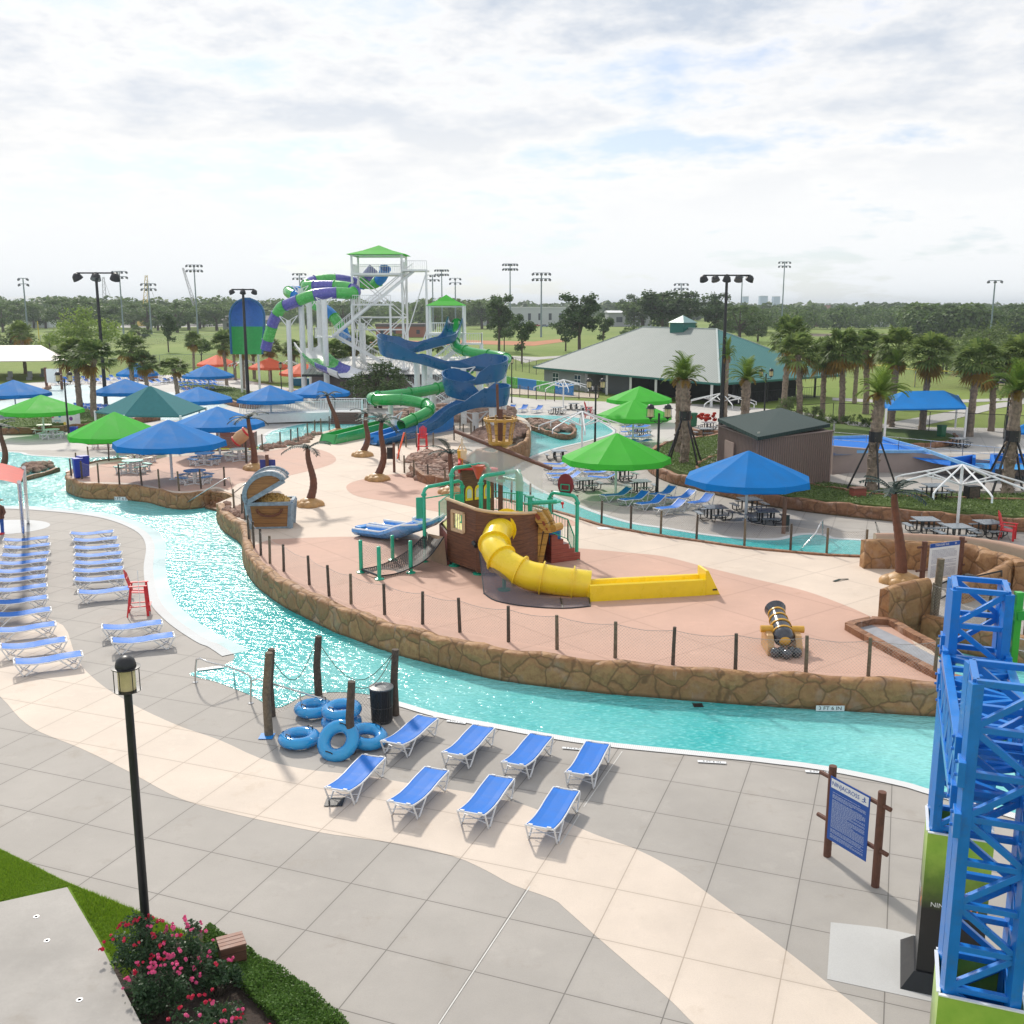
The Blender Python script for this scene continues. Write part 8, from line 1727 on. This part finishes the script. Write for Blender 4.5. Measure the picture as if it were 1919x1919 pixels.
block('brick_hall','low brick building beneath the tall slide tower',705,795,632,612,14,mrd,mdk,1.0,wins=4)
block('clubhouse','grey roofed clubhouse behind the slide wall',418,500,618,600,18,mgr,mdk,2.2,wins=4,roof='gable')
fh=block('farmhouse','white farmhouse with a front gable and dark porch at the far left',38,92,614,600,12,M('white_clapboard',(.62,.66,.72),.7),mdk,4.5,wins=5,roof='gable')
L=Vector(fh.location); h_=D(60,600,L.y).z; m=MB(); m.add([(-3,-2.2,h_),(5,-2.2,h_),(1,-2.2,h_+4.4),(-3,6,h_),(5,6,h_),(1,6,h_+4.4)],[(0,1,2)]); m.build('gable_wall',M('white_clapboard',(.62,.66,.72),.7),fh); m=MB(); m.add([(-3.6,-2.6,h_-.2),(1,-2.6,h_+4.8),(1,6,h_+4.8),(-3.6,6,h_-.2),(5.6,-2.6,h_-.2),(5.6,6,h_-.2)],[(0,1,2,3),(1,4,5,2)]); m.build('gable_roof',mdk,fh); m=MB(); m.box((1,-2.3,h_+1.5),(1.8,.1,1.7)); m.build('attic_window',m_black,fh); m=MB(); m.box((1,-2.5,h_-.6),(12,2.4,.3)); m.build('porch_roof',mdk,fh)
for x in (-4.5,-1.5,1.5,5.5): m=MB(); m.bar((x,-3.4,0),(x,-3.4,h_-.6),.3); m.build('porch_post',mwh,fh)
for i,(a,b_,by,ty,mt,lb_) in enumerate(((1478,1492,592,573,mrd,'leftmost orange brick tower block on the horizon'),(1545,1560,590,572,mrd,'orange brick tower block right of the field light'),(1500,1530,594,584,mrd,'low orange roofed house among far trees'),(1622,1650,593,582,mwh,'pale house among the far trees'),(1568,1580,590,577,mwh,'white sign like building on the horizon'))): block('distant_building',lb_,a,b_,by,ty,8,mt,mdk,.6)
for a,b_,ty,lb_ in ((1392,1402,556,'first blue grey tower block on the far horizon'),(1424,1438,555,'second blue grey tower block on the far horizon'),(1449,1461,556,'third blue grey tower block on the far horizon')): block('tower_block',lb_,a,b_,582,ty,20,M('hazy_blue_wall',(.30,.42,.55),.8),mwh,1)
r=thing('railway_wagons','row of long white and brown wagons standing beyond the right field','train',G(1600,614)); 
for i,x in enumerate((1445,1478,1505,1530,1565,1600,1635)):
    a=G(x,614)-r.location; m=MB(); m.box((a.x+5,0,1.6),(7.5,3,2.2)); m.build('wagon',mwh if i>3 else M('wagon_brown',(.14,.08,.08),.8),r)
r=thing('bus','orange school bus parked in front of the warehouse','bus',G(1007,606)); m=MB(); m.box((0,0,2),(14,3,2.6)); m.build('body',M('bus_orange',(.75,.25,.04),.5),r,bev=.3); m=MB(); m.box((0,-1.55,2.4),(12,.1,.9)); m.build('windows',m_black,r)
for x in (-4.5,4.5): m=MB(); m.tube([(x,-1.5,.6),(x,1.5,.6)],.6,10); m.build('wheel',m_black,r)
q=random.Random(4)
for i,(x,y) in enumerate(((330,607),(345,607),(357,606),(372,607),(390,607),(405,606),(1005,612),(1020,613),(1036,612),(700,622),(715,622),(735,622))):
    r=thing('parked_car','parked car on the far street','car',G(x,y),q.uniform(-.2,.2),'cars parked beyond the field'); cm=M('car_paint_%d'%(i%4),((.5,.5,.52),(.05,.05,.06),(.35,.03,.03),(.12,.18,.3))[i%4],.3); m=MB(); m.box((0,0,.65),(4.4,1.8,.7)); m.build('body',cm,r,bev=.1); m=MB(); m.box((-.1,0,1.2),(2.4,1.6,.55),taper=.8); m.build('cabin',m_black,r)
    for wx in (-1.4,1.4): m=MB(); m.tube([(wx,-.92,.33),(wx,.92,.33)],.33,10); m.build('wheel',m_black,r)
# cranes
def crane(label,px,by,ty,mat,lean,w=1.6):
    p=G(px,by); h=D(px,ty,p.y).z; r=thing('crane',label,'crane',p); m=MB(); top=Vector((lean,0,h)); d=Vector((w/2,0,0)); n=16
    for s_ in (-1,1): m.bar(d*s_,top+d*s_*.35,.32)
    for k in range(n): a=d*(-1 if k%2 else 1); f0,f1=k/n,(k+1)/n; m.bar(a*(1-.65*f0)+Vector((lean*f0,0,h*f0)),-a*(1-.65*f1)+Vector((lean*f1,0,h*f1)),.2)
    m.build('boom',mat,r); m=MB(); m.box((0,0,1.8),(7,4,3)); m.build('cab',mat,r); m=MB(); m.tube([top,(lean+6,0,h*.3)],.12,4); m.build('cable',m_steel,r)
crane('pale lattice crane behind the black mast',199,608,519,M('pale_crane',(.50,.50,.52),.6),.5,3.4); crane('yellow lattice crane boom beyond the left field',271,612,516,M('crane_yellow',(.65,.48,.12),.6),3.0,3.4); crane('thin grey crane boom leaning beside a field light',377,610,502,M('pale_crane',(.50,.50,.52),.6),-9,2.6)
# park furniture behind the pavilion
for x,y in ((18,712),(55,712),(110,705),(80,706)): r=thing('park_chair','grey garden chair under the white pavilion','chair',G(x,y),0,'garden chairs under the white pavilion'); m=MB(); m.box((0,0,.45),(.8,.8,.06)); m.build('seat',mgr,r); m=MB(); m.box((0,.4,.9),(.8,.06,1.0)); m.build('backrest',mgr,r); m=MB(); m.box((0,0,.2),(.7,.7,.4)); m.build('base',mgr,r)
r=thing('planter','dark leafy plant pot beside the pavilion','planter',G(28,742)); m=MB(); m.lathe([(.35,0),(.5,.7)],n=12); m.build('pot',m_brown,r); m=MB(); leafball(m,(0,0,1.2),(.9,.9,.6),500,.1,random.Random(3),10,.3); m.build('foliage',m_leaf,r)
r=thing('leaf_debris','fallen dark plastic frond lying on the cream paving','debris',G(1575,1088,IZ),.5); m=MB(); m.bar((-.38,0,.02),(.0,.03,.05),.10,.02); m.bar((0,.03,.05),(.42,-.02,.02),.06,.02); m.build('frond',m_fake,r)
r=thing('white_mat','white sheet lying on the island near the canal fence','mat',G(1137,990,IZ),.2); m=MB(); m.box((0,0,.012),(.95,.5,.012)); m.build('sheet',m_signw,r)
r=thing('speaker_box','square black loudspeaker box standing in the right green bed','loudspeaker',G(1820,934,.62),.2); m=MB(); m.box((0,0,.4),(.8,.5,.75)); m.build('box',m_black,r); m=MB(); m.box((0,-.27,.42),(.65,.03,.6)); m.build('grille',m_wood2,r)
r=thing('planter_crate','small reddish wooden crate in the right green bed','crate',G(1607,930,.62),.2); m=MB(); m.box((0,0,.25),(.8,.6,.5)); m.build('body',m_redp,r); m=MB(); m.box((0,0,.52),(.86,.66,.05)); m.build('lid',m_brown,r)
# ---------------------------------------------------------------- air
m,t,b,o=nt('air'); t.nodes.remove(b); v=nd(t,'ShaderNodeVolumePrincipled'); v.inputs['Density'].default_value=.00019; v.inputs['Color'].default_value=(.80,.88,.96,1); v.inputs['Anisotropy'].default_value=.2
t.links.new(v.outputs[0],o.inputs['Volume'])
h=MB(); h.box((0,4100,24),(8900,8600,50.2)); hz=h.build('haze',m); hz['kind']='stuff'; hz['label']='thin pale haze that fades the far tree line'
